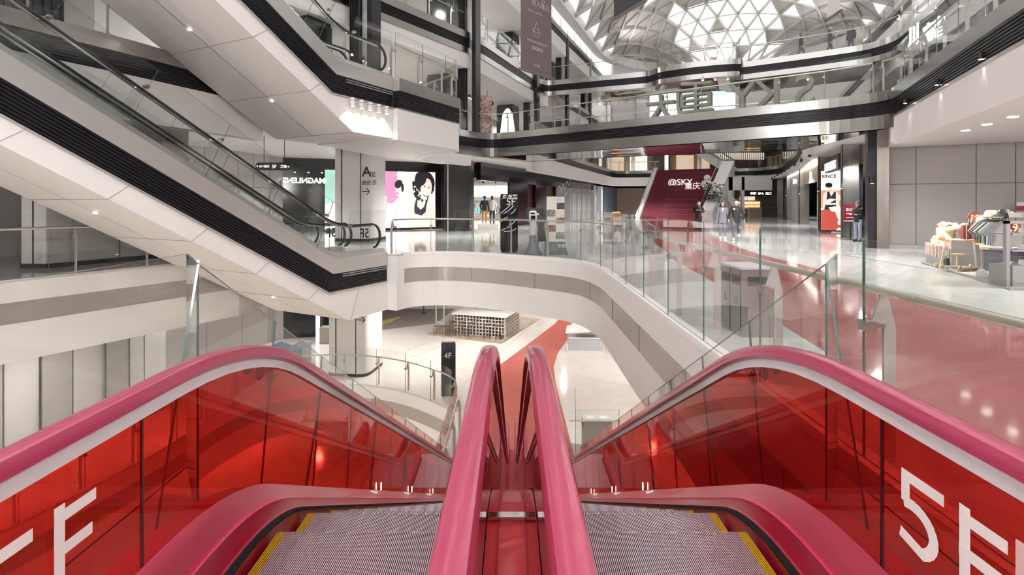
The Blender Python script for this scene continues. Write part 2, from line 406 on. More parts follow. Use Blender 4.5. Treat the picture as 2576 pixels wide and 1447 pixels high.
# 6F --------------------------------------------------------------
z6 = 5.4
e_up = UPC + PAIR_U * 2.2
P6 = [tuple(e_up + PAIR_R * .10), (-1.98, 18.6), (-2.0, 19.4), (-3.4, 21.0), (-4.3, 23.4), (-3.05, 25.9), (-2.15, 27.4), (-1.1, 28.25), (.2, 27.4), (5.97, 22.9), (11.7, 18.6), (12.75, 17.2), (12.2, 16.0), (9.24, 9.46), (7.0, 4.1), (4.2, -3)]
P6 = [P6[0]] + smooth_path(P6[1:], .9, 5)
iB = min(range(len(P6)), key=lambda i: (P6[i] if isinstance(P6[i], Vector) else Vector(P6[i])).__sub__(Vector((-2.15, 27.4))).length)
P6v = [Vector(p) for p in P6]
iR = min(range(len(P6v)), key=lambda i: (P6v[i] - Vector((12.75, 17.2))).length)
far6 = [(13.8, 24.4), (16.4, 28.8), (20.9, 37.6), (27.5, 52.5), (27.2, 56.2), (24.2, 58.0), (17.4, 60.9), (13.6, 62.3), (12.1, 61.6), (10.4, 57.0), (5.7, 44.5), (1.2, 31.5)]
upfar = UPC + PAIR_U * 2.2 - PAIR_R * 3.2
L6 = [tuple(upfar), (-7.6, 15.6), (-8.85, 12), (-11.2, 6.4), (-15, -3)]
# the bridge between the near void and the far void
br_near = P6v[iB:iR + 1]
bridge = [tuple(p) for p in br_near] + [(13.8, 24.4), (7.1, 27.6), (1.2, 31.5)]
struct('floor', MB().prism(bridge, z6 - .5, z6), [FLOOR5])
struct('ceiling', MB().prism(bridge, z6 - 1.25, z6 - .5), [MIRROR])
# left gallery + platform
left6 = [tuple(p) for p in P6v[:iB + 1]] + [(1.2, 31.5), (5.7, 44.5), (10.4, 57.0), (12.1, 61.6), (13.6, 62.3), (13.6, 84), (-34, 84), (-34, -3)] + L6[::-1]
struct('floor', MB().prism(left6, z6 - .4, z6), [FLOOR5])
struct('ceiling', MB().prism(left6, z6 - 1.3, z6 - .4), [WHITE])
plat = [tuple(p) for p in P6v[:iB - 4]] + [(-5.6, 21.2), tuple(upfar)]
struct('ceiling', MB().prism(plat, 3.57, z6 - 1.3), [WHITE])
# drop fascia round the left gallery and far void
def fascia(path, z0, z1, right=True, th=.35, m=WHITE, nm='trim'):
    g = 1 if right else -1
    return struct(nm, MB().sweep(path, [(.03 * g, z1), (.03 * g, z0 - .012), (-(th) * g, z0 - .012), (-(th) * g, z1)]), [m])
fascia(P6v[iB - 6:iB + 1], 3.62, z6 - .78)
leftfar = smooth_path([(1.2, 31.5), (5.7, 44.5), (10.4, 57.0), (12.1, 61.6), (13.6, 62.3), (17.4, 60.9)], 1.2, 5)
edge_profile(leftfar, z6, True, low=0); fascia(leftfar, 3.6, z6 - .78)
edge_profile(L6[1:][::-1], z6, True, low=0); fascia(L6[1:][::-1], 3.57, z6 - .78)
L6w = [Vector(p) for p in L6[1:]]
# right gallery
right6 = [tuple(p) for p in P6v[iR:]] + [(50, -3), (50, 84), (24.2, 84), (24.2, 58.0), (27.2, 56.2), (27.5, 52.5), (20.9, 37.6), (16.4, 28.8), (13.8, 24.4)]
struct('floor', MB().prism(right6, z6 - .4, z6), [FLOOR5])
struct('ceiling', MB().prism(right6, 4.3, z6 - .4), [WHITE])
struct('ceiling', MB().prism([tuple(p) for p in P6v[iR:]] + [(50, -3), (50, 14), (21.3, 14.2), (13.7, 18.7)], 3.65, 4.3), [WHITE])
back6 = [(13.6, 84), (13.6, 62.3), (17.4, 60.9), (24.2, 58.0), (24.2, 84)]
struct('floor', MB().prism(back6, z6 - 1.3, z6), [FLOOR5])
rightfar = [(24.2, 58.0), (27.2, 56.2), (27.5, 52.5), (20.9, 37.6), (16.4, 28.8), (13.8, 24.4)]
rf = smooth_path(rightfar, 1.2, 5)
edge_profile(rf, z6, True, low=.1); fascia(rf, 4.15, z6 - .88)
# edges round the near void: platform, gallery corner, bridge, right gallery
edge_profile(P6v[:iB - 6], z6, True, .36, .5, .04)
fascia(P6v[:iB - 6], 3.57, z6 - .88, th=.3)
edge_profile(P6v[iB - 7:iR + 2], z6, True, .32, .46, .47)
edge_profile(P6v[iR + 1:], z6, True, .34, .5, .08, SATIN)
fascia(P6v[iR + 1:], 3.57, z6 - .9, th=.5)
edge_profile([(13.8, 24.4), (7.1, 27.6), (1.2, 31.5)], z6, True, .32, .46, .47)

# 7F --------------------------------------------------------------
z7 = 10.8
P7 = [(-12, 12.8), (-5.35, 23.2), (-1.75, 28.7), (1.9, 38.0), (2.6, 38.9), (3.5, 38.5), (9.7, 35.9), (10.0, 34.9), (11.6, 33.7), (13.4, 32.9), (14.7, 32.7), (14.85, 33.8), (18.3, 31.5), (20.6, 29.8), (21.1, 28.2), (19.3, 23.2), (15, 12.6), (9, -3)]
P7 = [P7[0]] + smooth_path(P7[1:], .8, 5); P7v = [Vector(p) for p in P7]
i7 = min(range(len(P7v)), key=lambda i: (P7v[i] - Vector((2.6, 38.9))).length); i7r = min(range(len(P7v)), key=lambda i: (P7v[i] - Vector((21.1, 28.2))).length)
b7 = [tuple(p) for p in P7v[i7:i7r + 1]] + [(23.4, 33.5), (13, 40.5), (4.3, 44.0)]
struct('floor', MB().prism(b7, z7 - .5, z7), [FLOOR5]); struct('ceiling', MB().prism(b7, z7 - 1.1, z7 - .5), [MIRROR])
l7 = [tuple(p) for p in P7v[:i7 + 1]] + [(4.3, 44.0), (10.6, 59), (10.6, 84), (-34, 84), (-34, 12.8)]
struct('floor', MB().prism(l7, z7 - .4, z7), [FLOOR5]); struct('ceiling', MB().prism(l7, z7 - 1.9, z7 - .4), [WHITE])
r7 = [tuple(p) for p in P7v[i7r:]] + [(50, -3), (50, 84), (34.5, 84), (34.5, 58), (23.4, 33.5)]
struct('floor', MB().prism(r7, z7 - .4, z7), [FLOOR5]); struct('ceiling', MB().prism(r7, z7 - 1.8, z7 - .4), [WHITE])
edge_profile(P7v, z7, True, .34, .45, .32)
edge_profile([(34.5, 58), (23.4, 33.5)], z7, True, .34, .45, 0); edge_profile([(4.3, 44.0), (10.6, 59)], z7, True, .34, .45, 0)
edge_profile([(23.4, 33.5), (13, 40.5), (4.3, 44.0)], z7, True, .34, .45, .3)
struct('floor', MB().prism([(10.6, 59), (34.5, 58), (34.5, 84), (10.6, 84)], z7 - 1.2, z7), [FLOOR5])

# 8F --------------------------------------------------------------
z8 = 16.2
P8 = [(-11, 9.6), (-5.2, 21.0), (-1.75, 28.7), (4.7, 44.6), (10.9, 59.5)]
struct('ceiling', MB().prism(P8 + [(10.9, 84), (-34, 84), (-34, 9.6)], z8 - 1.9, z8), [WHITE])
edge_profile(P8, z8, True, .34, .45, 0)
P8r = [(36.5, 58), (22.5, 22), (14, -3)]
struct('ceiling', MB().prism(P8r + [(50, -3), (50, 84), (36.5, 84)], z8 - 1.9, z8), [WHITE])
edge_profile(P8r, z8, True, .34, .45, 0)

# ------------------------------------------------------------------ lattice roof over the atrium
ax = Vector((.3746, .927)); pw = Vector((.927, -.3746))
def rp(s, w_, z): return Vector((ax.x * s + pw.x * w_, ax.y * s + pw.y * w_, z))
W0, W1, S1 = -11.2, 12.7, 63.0
def roofz(s, w_):
    t = (w_ - (W0 + W1) / 2) / ((W1 - W0) / 2); e = 1.0
    if s > 42: e = max(0, 1 - ((s - 42) / (S1 - 42)) ** 2)
    return 17.3 + 8.6 * max(0, 1 - t * t) * e
def rr(i, j):      # diamond net nodes
    s = 14 + i * 1.75; hw = (W1 - W0) / 2; c = (W0 + W1) / 2
    if s > S1: s = S1
    cut = hw if s < 52 else hw * math.sqrt(max(.2, 1 - ((s - 52) / 12.0) ** 4))
    w_ = c + cut * max(-1, min(1, j / 12)); return rp(s, w_, roofz(s, w_))
ribs = MB(); fill = MB(); NI = 28
rng = random.Random(3)
for i in range(NI):
    for j in range(-12, 13):
        if (i + j) % 2: continue
        a = rr(i, j)
        for dj in (-1, 1):
            if abs(j + dj) <= 12: ribs.beam(a, rr(i + 1, j + dj), .13, .3)
        if abs(j + 1) <= 12 and abs(j - 1) <= 12 and i + 2 <= NI:
            b, c, d = rr(i + 1, j + 1), rr(i + 2, j), rr(i + 1, j - 1)
            ribs.beam(b, d, .07, .12)
            up = Vector((0, 0, .12)); q = (abs(j) + abs(i - 20) * .35)
            p1 = .30 if abs(j) < 6 else (.7 if abs(j) < 8 else 1.0)
            if rng.random() < p1: fill.add([a + up, b + up, d + up], [(0, 1, 2)])
            if rng.random() < p1: fill.add([c + up, d + up, b + up], [(0, 1, 2)])
rib = struct('trim_8', ribs, [mat('white_roof_ribs', (.62, .61, .59), .5)])
pan = struct('ceiling', fill, [mat('roof_grey_panel', (.60, .59, .57), .5)])
# ring beam
rb = [rp(5, W0 - .4, 0), rp(55, W0 - .4, 0), rp(60.5, W0 + 2, 0), rp(64.2, W0 + 7, 0), rp(64.8, .8, 0), rp(64.2, W1 - 7, 0), rp(60.5, W1 - 2, 0), rp(55, W1 + .4, 0), rp(5, W1 + .4, 0)]
rbp = smooth_path([(p.x, p.y) for p in rb], 2.5, 5)
struct('trim_9', MB().sweep(rbp, [(.35, 17.0), (.35, 17.9), (-.5, 17.9), (-.5, 17.0)]), [WHITE2])
# wall between the top floor and the ring beam at the far end
struct('wall_end', MB().sweep(rbp[6:-6], [(-.5, 10.8), (-.5, 17.0), (-.8, 17.0), (-.8, 10.8)]), [WHITE2])

# ------------------------------------------------------------------ lamps in the ceilings
for x, y in ((-11, 9), (-13, 17), (-9, 24), (-16, 24), (-2, 25), (1.5, 33), (0, 42), (6, 50), (12, 60), (12, 26), (18, 30), (24, 42), (30, 55), (10, 14), (12, 9), (11, 3), (9, 20), (15, 22), (20, 36), (7, 40), (12, 48), (18, 64), (28, 66)):
    spot((x, y, 3.45), 900, 165, r=.1)
for x, y in ((5, 6), (5, 14), (6, 22), (-1, 25), (-4, 22), (3, 30), (-12, 9), (-12, 15), (-14, 22), (12, 14), (12, 24), (-8, 26), (5, 36), (0, 36)):
    spot((x, y, -1.95), 440, 165, r=.1)
for x, y in ((-5, 14), (-6, 20), (-14, 26), (-14, 14), (-12, 32), (-2, 28), (-20, 20)):
    spot((x, y, -7.4), 800, 165, r=.1)
for x, y in ((-12, 20), (-8, 28), (-4, 36), (0, 46), (-14, 12), (4, 56), (16, 14), (20, 24), (10, 66), (20, 66)):
    spot((x, y, 8.6), 700, 165, r=.1)
for x, y in ((-8, 26), (-4, 36), (0, 46), (24, 24), (30, 40), (20, 66)):
    spot((x, y, 14.0), 700, 165, r=.1)

for s_, w_ in ((30, -10), (42, -10), (54, -9), (62, 0), (54, 10), (42, 11.5)):  # uplights added round the roof ring to brighten the lattice from below
    q = rp(s_, w_, 16.6); c = rp(min(s_, 52), .8, 25); spot(tuple(q), 420, 140, tuple(c), r=.15)

# the mall behind the camera: storeys of galleries and a rear wall
BK = mat('rear_wall_panel', (.34, .32, .31), .5)
struct('wall_back', MB().b2(-34, 50, -15.3, -15, -10.9, 17.0), [BK])
for zf in (0, 5.4, 10.8, 16.2):
    struct('floor', MB().b2(-34, 50, -15, -3.02, zf - .5, zf), [FLOOR5])
    struct('ceiling', MB().b2(-34, 50, -15, -3.02, zf - 1.8, zf - .5), [WHITE])
    struct('trim', MB().b2(-34, 50, -3.02, -3.0, zf - .9, zf - .4), [BLACK])
for x in (-24, -16, -8, 8, 16, 24, 32):
    struct('trim', MB().b2(x - .5, x + .5, -4.4, -3.4, 0, 16.2), [BLK])
    for zf in (0, 5.4, 10.8): struct('trim', MB().b2(x + 1.5, x + 6, -14.9, -14.8, zf + .2, zf + 3.2), [mat('rear_shop_front', (.10, .10, .11), .3)])
for x in (-16, -4, 8, 20):  # added lamps in the unseen galleries, making up light the rear wall cuts
    for zf in (3.5, 8.9, 14.3): spot((x, -9, zf), 500, 165, r=.1)
for x, z_ in ((-12, 3.45), (-5, 3.45), (4, 3.45), (12, 3.45), (-12, 8.9), (-3, 8.9), (8, 8.9), (-8, -2.0), (6, -2.0)):  # added unseen lamps aimed forward, frontal fill for the whole scene
    spot((x, -2.9, z_), 750, 150, (x * .6, 14, z_ - 7), r=.15)
# ------------------------------------------------------------------ escalators
class Esc:
    """one incline: x = lateral, y = horizontal travel going down, h = height above the step line"""
    def __init__(s, K0, rise, y0, y1, vfun, origin=(0, 0, 0), rz=0.0, ang=30.0):
        s.K0, s.R, s.y0, s.y1, s.v = K0, rise, y0, y1, vfun; s.t = math.tan(rad(ang))
        s.M = Matrix.Translation(Vector(origin)) @ Matrix.Rotation(rz, 4, 'Z'); s.origin = Vector(origin); s.rz = rz
    def kinks(s, h, v=None):
        v = s.v(h) if v is None else v
        a = s.K0 + (v - h) / s.t; return a, a + s.R / s.t
    def path(s, h, v=None, T=None, y0=None, y1=None, n=7):
        a, b = s.kinks(h, v); y0 = s.y0 if y0 is None else y0; y1 = s.y1 if y1 is None else y1
        T = (.4 + .25 * max(0, h)) if T is None else T
        A = arc2((y0, h), (a, h), (b, h - s.R), T, n); B = arc2((a, h), (b, h - s.R), (y1, h - s.R), T, n)
        mid = [A[-1].lerp(B[0], k / 8) for k in range(1, 8)]
        return [Vector((y0, h))] + A + mid + B + [Vector((y1, h - s.R))]
    def zat(s, y, h, v=None, T=None):
        p = s.path(h, v, T, min(s.y0, y) - 1, max(s.y1, y) + 1)
        for i in range(len(p) - 1):
            if p[i].x <= y <= p[i + 1].x:
                t = (y - p[i].x) / max(1e-9, p[i + 1].x - p[i].x); return p[i].y + (p[i + 1].y - p[i].y) * t
        return p[-1].y
    def P(s, x, y, z): return s.M @ Vector((x, y, z))
    def strip(s, mb, prof, mi=0, mis=None, closed=False, y0=None, y1=None, T=None):
        """prof: [(x, h) or (x, h, v)] -> surface along the incline"""
        rows = []
        for q in prof:
            x, h = q[0], q[1]; v = q[2] if len(q) > 2 else None
            rows.append([s.P(x, p.x, p.y) for p in s.path(h, v, T, y0, y1)])
        if closed: rows.append(rows[0])
        mb.grid(rows, mi, mis); return mb
    def panel_pts(s, ya, yb, h0, h1, x, lean=True):
        """closed polygon between heights h0,h1 whose ends at ya,yb stand square to the incline"""
        def pt(y, h):
            a, b = s.kinks(h0); d = 0
            if lean:
                if y > a + .3 and y < b - .2: d = (h - h0) * s.t * .75
                elif abs(y - a) <= .3: d = (h - h0) * s.t * .4
            return y + d
        out = []
        lo = [p for p in s.path(h0)]; hi = [p for p in s.path(h1)]
        A, B = pt(ya, h0), pt(yb, h0); A1, B1 = pt(ya, h1), pt(yb, h1)
        bot = [(A, s.zat(A, h0))] + [(p.x, p.y) for p in lo if A < p.x < B] + [(B, s.zat(B, h0))]
        top = [(A1, s.zat(A1, h1))] + [(p.x, p.y) for p in hi if A1 < p.x < B1] + [(B1, s.zat(B1, h1))]
        return [s.P(x, y, z) for y, z in bot] + [s.P(x, y, z) for y, z in top[::-1]]

def red_v(h):
    pts = [(-3, -3), (.03, .03), (.345, .168), (.90, .865), (1.02, .985), (3, 2.965)]
    for (a, b), (c, d) in zip(pts, pts[1:]):
        if h <= c: return b + (d - b) * (h - a) / (c - a)
    return h
def steel_v(h): return h / C30

def newel(E, x, hr, at_top, rad_=.36):
    """handrail return loop at the end, as points"""
    y = E.y1 if not at_top else E.y0; sgn = 1 if not at_top else -1; z = hr - (0 if at_top else E.R); pts = []
    for k in range(1, 13):
        a = math.pi * k / 13; pts.append((y + sgn * math.sin(a) * rad_, z - rad_ + math.cos(a) * rad_))
    return pts

def rail_profile(w, h):
    return [(-w / 2, 0), (-w / 2, h * .45), (-w * .40, h * .85), (-w * .2, h), (w * .2, h), (w * .40, h * .85), (w / 2, h * .45), (w / 2, 0), (w * .3, -.012), (-w * .3, -.012)]

def rail_mesh(E, x, hr, w=.086, hh=.058, top_loop=True):
    prof = rail_profile(w, hh); path = [(p.x, p.y) for p in E.path(hr, n=12, T=.68)]
    loop = newel(E, x, hr, False); path = path + loop
    if top_loop: path = newel(E, x, hr, True)[::-1] + path
    mb = MB(); rows = []
    for i, p in enumerate(path):
        a = path[max(0, i - 1)]; b = path[min(len(path) - 1, i + 1)]
        d = Vector((b[0] - a[0], b[1] - a[1])).normalized(); n = Vector((-d.y, d.x))
        rows.append([E.P(x + q[0], p[0] + n.x * q[1], p[1] + n.y * q[1]) for q in prof + [prof[0]]])
    mb.grid(rows); o = 0; m = len(prof) + 1
    mb.f.append(tuple(range(m - 1))); mb.m.append(0); L = (len(path) - 1) * m; mb.f.append(tuple(range(L, L + m - 1))[::-1]); mb.m.append(0)
    return mb

STEPMESH = {}
def step_mb(w=1.0, pitch=.0093, tread=.4, riser=.235, yellow=True):
    mb = MB(); n = int(w / pitch); hw = w / 2
    if pitch > 1: return mb.b2(-hw, hw, -tread, 0, -riser, 0, 0).b2(-hw, hw, -.03, .004, -.03, .001, 2).b2(-hw, -hw + .04, -tread, 0, -.03, .0015, 2).b2(hw - .04, hw, -tread, 0, -.03, .0015, 2)
    mb.b2(-hw, hw, -tread, 0, -.05, -.012, 1)
    mb.b2(-hw, hw, -.012, 0, -riser, -.012, 1)
    for i in range(n):
        x = -hw + (i + .5) * w / n; mi = 2 if (yellow and (x < -hw + .045 or x > hw - .045)) else 0
        a, b = x - w / n * .24, x + w / n * .24
        mb.add([(a, -tread, -.012), (b, -tread, -.012), (b, -tread, 0), (a, -tread, 0), (a, .008, -.012), (b, .008, -.012), (b, .008, 0), (a, .008, 0)],
               [(3, 2, 6, 7), (0, 3, 7, 4), (2, 1, 5, 6), (4, 7, 6, 5)], mi)
        mb.add([(a, .008, -riser), (b, .008, -riser), (b, .008, 0), (a, .008, 0), (a, -.01, -riser), (b, -.01, -riser), (b, -.01, 0), (a, -.01, 0)],
               [(0, 1, 2, 3), (0, 3, 7, 4), (1, 5, 6, 2)], mi)
    if yellow: mb.b2(-hw, hw, -.0, .0080, -.03, -.006, 1)
    return mb

def build_steps(E, xc, root, mats, nose0, n, shaded_first=True, key='r', w=1.0):
    if key not in STEPMESH:
        o = step_mb(w, .0093 if key == 'r' else 2).build('step', mats, root); STEPMESH[key] = o.data; bpy.data.objects.remove(o)
    for i in range(n):
        y = nose0 + .4 * i; z = E.zat(y, 0.0, T=.55)
        o = bpy.data.objects.new('step', STEPMESH[key]); COL.objects.link(o); o.parent = root
        o.location = (xc, y, z)

def red_escalator(xc, side, label):
    """side: +1 when the outer balustrade is at larger x"""
    root = thing('escalator', label, 'escalator', (0, 0, 0))
    E = Esc(2.76, 5.4, -.55, 14.1, red_v)
    for k, X in (('out', xc + side * .619), ('in', xc - side * .619)):
        sd = 1 if X > xc else -1        # pointing away from the steps
        X0 = X
        rail_mesh(E, X0, .958, top_loop=True).build('handrail', [PINKR], root, smooth=40)
        g = MB(); E.strip(g, [(X0 - .020, .895), (X0 - .020, .955), (X0 + .020, .955), (X0 + .020, .895)], closed=True)
        g.build('rail_profile', [ALU], root, smooth=40)
        # glass panes
        cuts = [-.5, .42, 1.88] + [3.38 + 1.5 * i for i in range(7)] + [14.05]
        for a, b in zip(cuts, cuts[1:]):
            pts = E.panel_pts(a + .004, b - .004, .30, .90, X0 - .005)
            gp_ = MB().extr(pts, (.010, 0, 0)); gp_.m[0] = gp_.m[1] = 0
            for q in range(2, len(gp_.m)): gp_.m[q] = 1
            gp_.build('glass_panel', [REDG, mat('red_glass_edge', (.05, .005, .008), .3)], root)
        for at_top in (False,):
            zc = .958 - E.R - .36; yy = E.y1; pts = [Vector((X0 - .005, yy - .05, zc + .30)), Vector((X0 - .005, yy - .05, -E.R + .30))]
            arc = [Vector((X0 - .005, yy + .32 * math.cos(t), zc + .32 * math.sin(t))) for t in [-math.pi / 2 * .7 + math.pi * .85 * i / 10 for i in range(11)]]
            nw = MB().extr([pts[1]] + arc + [pts[0]], (.010, 0, 0)); nw.build('glass_panel', [REDG], root)
        # inner deck with its moulding, skirt and brush
        d = MB(); s_ = -sd
        E.strip(d, [(X0 + s_ * .0, .28), (X0 + s_ * .006, .345), (X0 + s_ * .05, .185), (X0 + s_ * .056, .170), (X0 + s_ * .062, .165), (X0 + s_ * .066, .13), (X0 + s_ * .088, .06), (X0 + s_ * .094, .045)], mis=[0, 0, 1, 1, 2, 2, 0])
        d.build('inner_deck', [PINK, PINKB, PINKD], root, smooth=30)
        b = MB(); E.strip(b, [(X0 + s_ * .090, .048), (X0 + s_ * .116, .030), (X0 + s_ * .116, .018), (X0 + s_ * .090, .022)], closed=True)
        b.build('brush', [BRUSH], root)
        sk = MB(); E.strip(sk, [(X0 + s_ * .094, .05), (X0 + s_ * .100, -.16), (X0 + s_ * .06, -.16)])
        sk.build('skirt', [PINKD], root, smooth=30)
        for yy in ((5.2, 6.8, 8.6, 11.2) if k == 'out' else ()):
            m_ = MB(); zz = E.zat(yy, .345) - .06; m_.box((X0 + s_ * .03, yy, zz + .1), (.008, .02, .07)); m_.build('marker_light', [mat('marker_glow', (.8, 1, .8), .5, emit=(.75, 1, .8), estr=3)], root)
    # outer truss cladding
    Xo = xc + side * .619
    c = MB(); E.strip(c, [(Xo + side * .012, .30), (Xo + side * .15, .30), (Xo + side * .16, .26), (Xo + side * .16, -.95), (xc - side * .60, -.95), (xc - side * .60, -.20)])
    c.build('truss_cladding', [PINK], root, smooth=30)
    build_steps(E, xc, root, [CLEAT, CLEATD, YEL], 2.30, 26)
    # landing plates
    lp = MB(); lp.b2(xc - .56, xc + .56, -3, 1.95, -.05, -.001); lp.build('landing_plate', [CLEAT], root)
    lp = MB(); lp.b2(xc - .56, xc + .56, 12.7, 14.4, -5.44, -5.39); lp.build('landing_plate', [CLEAT], root)
    return root, E

r1, ER = red_escalator(-.736, -1, 'red escalator going down on the left of the pair, letter F on its glass')
r2, _ = red_escalator(.736, 1, 'red escalator going down on the right of the pair, white 5F on its glass')
# lettering on the outer panes
for X, ys, rt, root, sgn in ((1.348, (1.775, 1.535), (0, -1, 0), r2, -1), (-1.348, (1.27, 1.50), (0, 1, 0), r1, 1)):
    lt = MB(); lay = [0.0]
    def stroke(pl, w=.036):
        for (a, b) in zip(pl, pl[1:]):
            a = Vector(a); b = Vector(b); n_ = (b - a).normalized(); e_ = n_ * min(w * .5 if abs(n_.x) < .01 or abs(n_.y) < .01 else w * .2, (b - a).length * .5); a = a - (e_ if a.y > .5 else e_ * 0); b = b + (e_ if (b - a).length < .1 or b.y > .7 and abs(n_.y) > .9 or n_.x * 0 else e_ * 0); n_ = Vector((-n_.y, n_.x)) * w / 2
            lay[0] += .0006; XX = X + sgn * lay[0]; lt.extr([(XX, *(a + n_)), (XX, *(b + n_)), (XX, *(b - n_)), (XX, *(a - n_))], (.0012 * sgn, 0, 0))
    y, k = ys[0], (1 if rt[1] > 0 else -1)
    P5 = [(y + k * .155, .745), (y + k * .018, .745), (y + k * .018, .655)] + [(y + k * (.052 + .09 * math.sin(t)), .588 + .071 * math.cos(t)) for t in [-.2 + 2.75 * q / 12 for q in range(13)]] + [(y + k * .012, .548)]
    stroke(P5); y = ys[1]
    stroke([(y + k * .018, .515), (y + k * .018, .763)]); stroke([(y + k * .018, .745), (y + k * .15, .745)]); stroke([(y + k * .018, .645), (y + k * .135, .645)])
    o = lt.build('floor_lettering', [PRINTW], root, world=True); o['label'] = 'white 5F lettering'
# sticker at the far right
st = MB(); st.box((1.345, 1.335, .70), (.004, .07, .16)); o = st.build('safety_sticker', [mat('pale_pink_sticker', (.70, .45, .45), .5), ], r2)
# centre cover between the two escalators
cc = MB(); ER.strip(cc, [(-.11, .27), (.11, .27)])
o = cc.build('centre_cover', [PINK], None, smooth=30); tag(o, 'red cover plate filling the gap between the two red escalators', 'cover plate')
bar = MB(); bar.b2(-.108, .108, 2.28, 2.32, .268, .28); b_ = bar.build('joint_strip', [CHROME], o); b_['label'] = 'chrome strip across the cover'
for xx in (-.06, .06):
    q = MB(); ER.strip(q, [(xx - .004, .272), (xx - .004, .277), (xx + .004, .277), (xx + .004, .272)]); q.build('cover_rib', [PINKD], o, smooth=30)

# clear guard screens outside each red escalator
for sg, side in ((-1, 'left'), (1, 'right')):
    root = thing('glass_guard_screen', f'clear frameless glass screen sloping down the {side} flank of the red escalators', 'glass screen', (sg * 1.66, 1.5, 0))
    E = Esc(2.72, 5.4, -.5, 13.2, lambda h: h)
    # flat pane up to the mitre, then panes down the slope
    def quad(pts, nm='glass_pane'):
        m = MB().extr([Vector((sg * 1.655, y, z)) for y, z in pts], (sg * .012, 0, 0)); 
        for q in range(2, len(m.m)): m.m[q] = 1
        m.build(nm, [CLEAR, EDGE], root, world=True)
    top = 1.35; mt = Vector((2.72, top)); zb = -.15; mb_ = Vector((2.72 - (top - zb) * .27, zb))
    d = Vector((C30, -.5)); nn = Vector((-.5, -C30))
    last_t, last_b = mt, mb_; hgt = (top - zb) * .93
    for i in range(11):
        L = 1.02; nt_, nb_ = last_t + d * L, None
        base_line = mb_ + d * ((i + 1) * L + .12); nb_ = Vector((base_line.x, max(base_line.y, -5.38)))
        quad([(last_t.x, last_t.y), (nt_.x - .006, nt_.y), (nb_.x - .006, nb_.y), (last_b.x, last_b.y)])
        last_t, last_b = nt_, nb_
    # short return pane to the floor balustrade
    a = Vector((sg * 1.66, 2.72, 1.35)); b = Vector((sg * 2.06, 3.26, 1.35))
    # pictograms printed on the glass
    for base in ((3.15, 0), (8.6, 1)):
        for k in range(3):
            c = mt + d * (base[0] - 2.72 + k * .17 + .35) + nn * .36; m = MB()
            pts = [Vector((sg * 1.650, c.x + .045 * math.cos(t), c.y + .045 * math.sin(t))) for t in [2 * math.pi * q / 20 for q in range(20)]]
            m.tube(pts, .0045, 6, closed=True); m.beam(pts[2], pts[12], .004, .006); m.beam(pts[5] * .5 + pts[15] * .5 + Vector((0, 0, .03)), pts[15], .004, .012)
            m.box((sg * 1.650, c.x + .085, c.y - .01), (.003, .05, .012)); m.build('pictogram', [PRINTB], root, world=True)
# steel clamps where the right screen meets its return pane
E2 = None

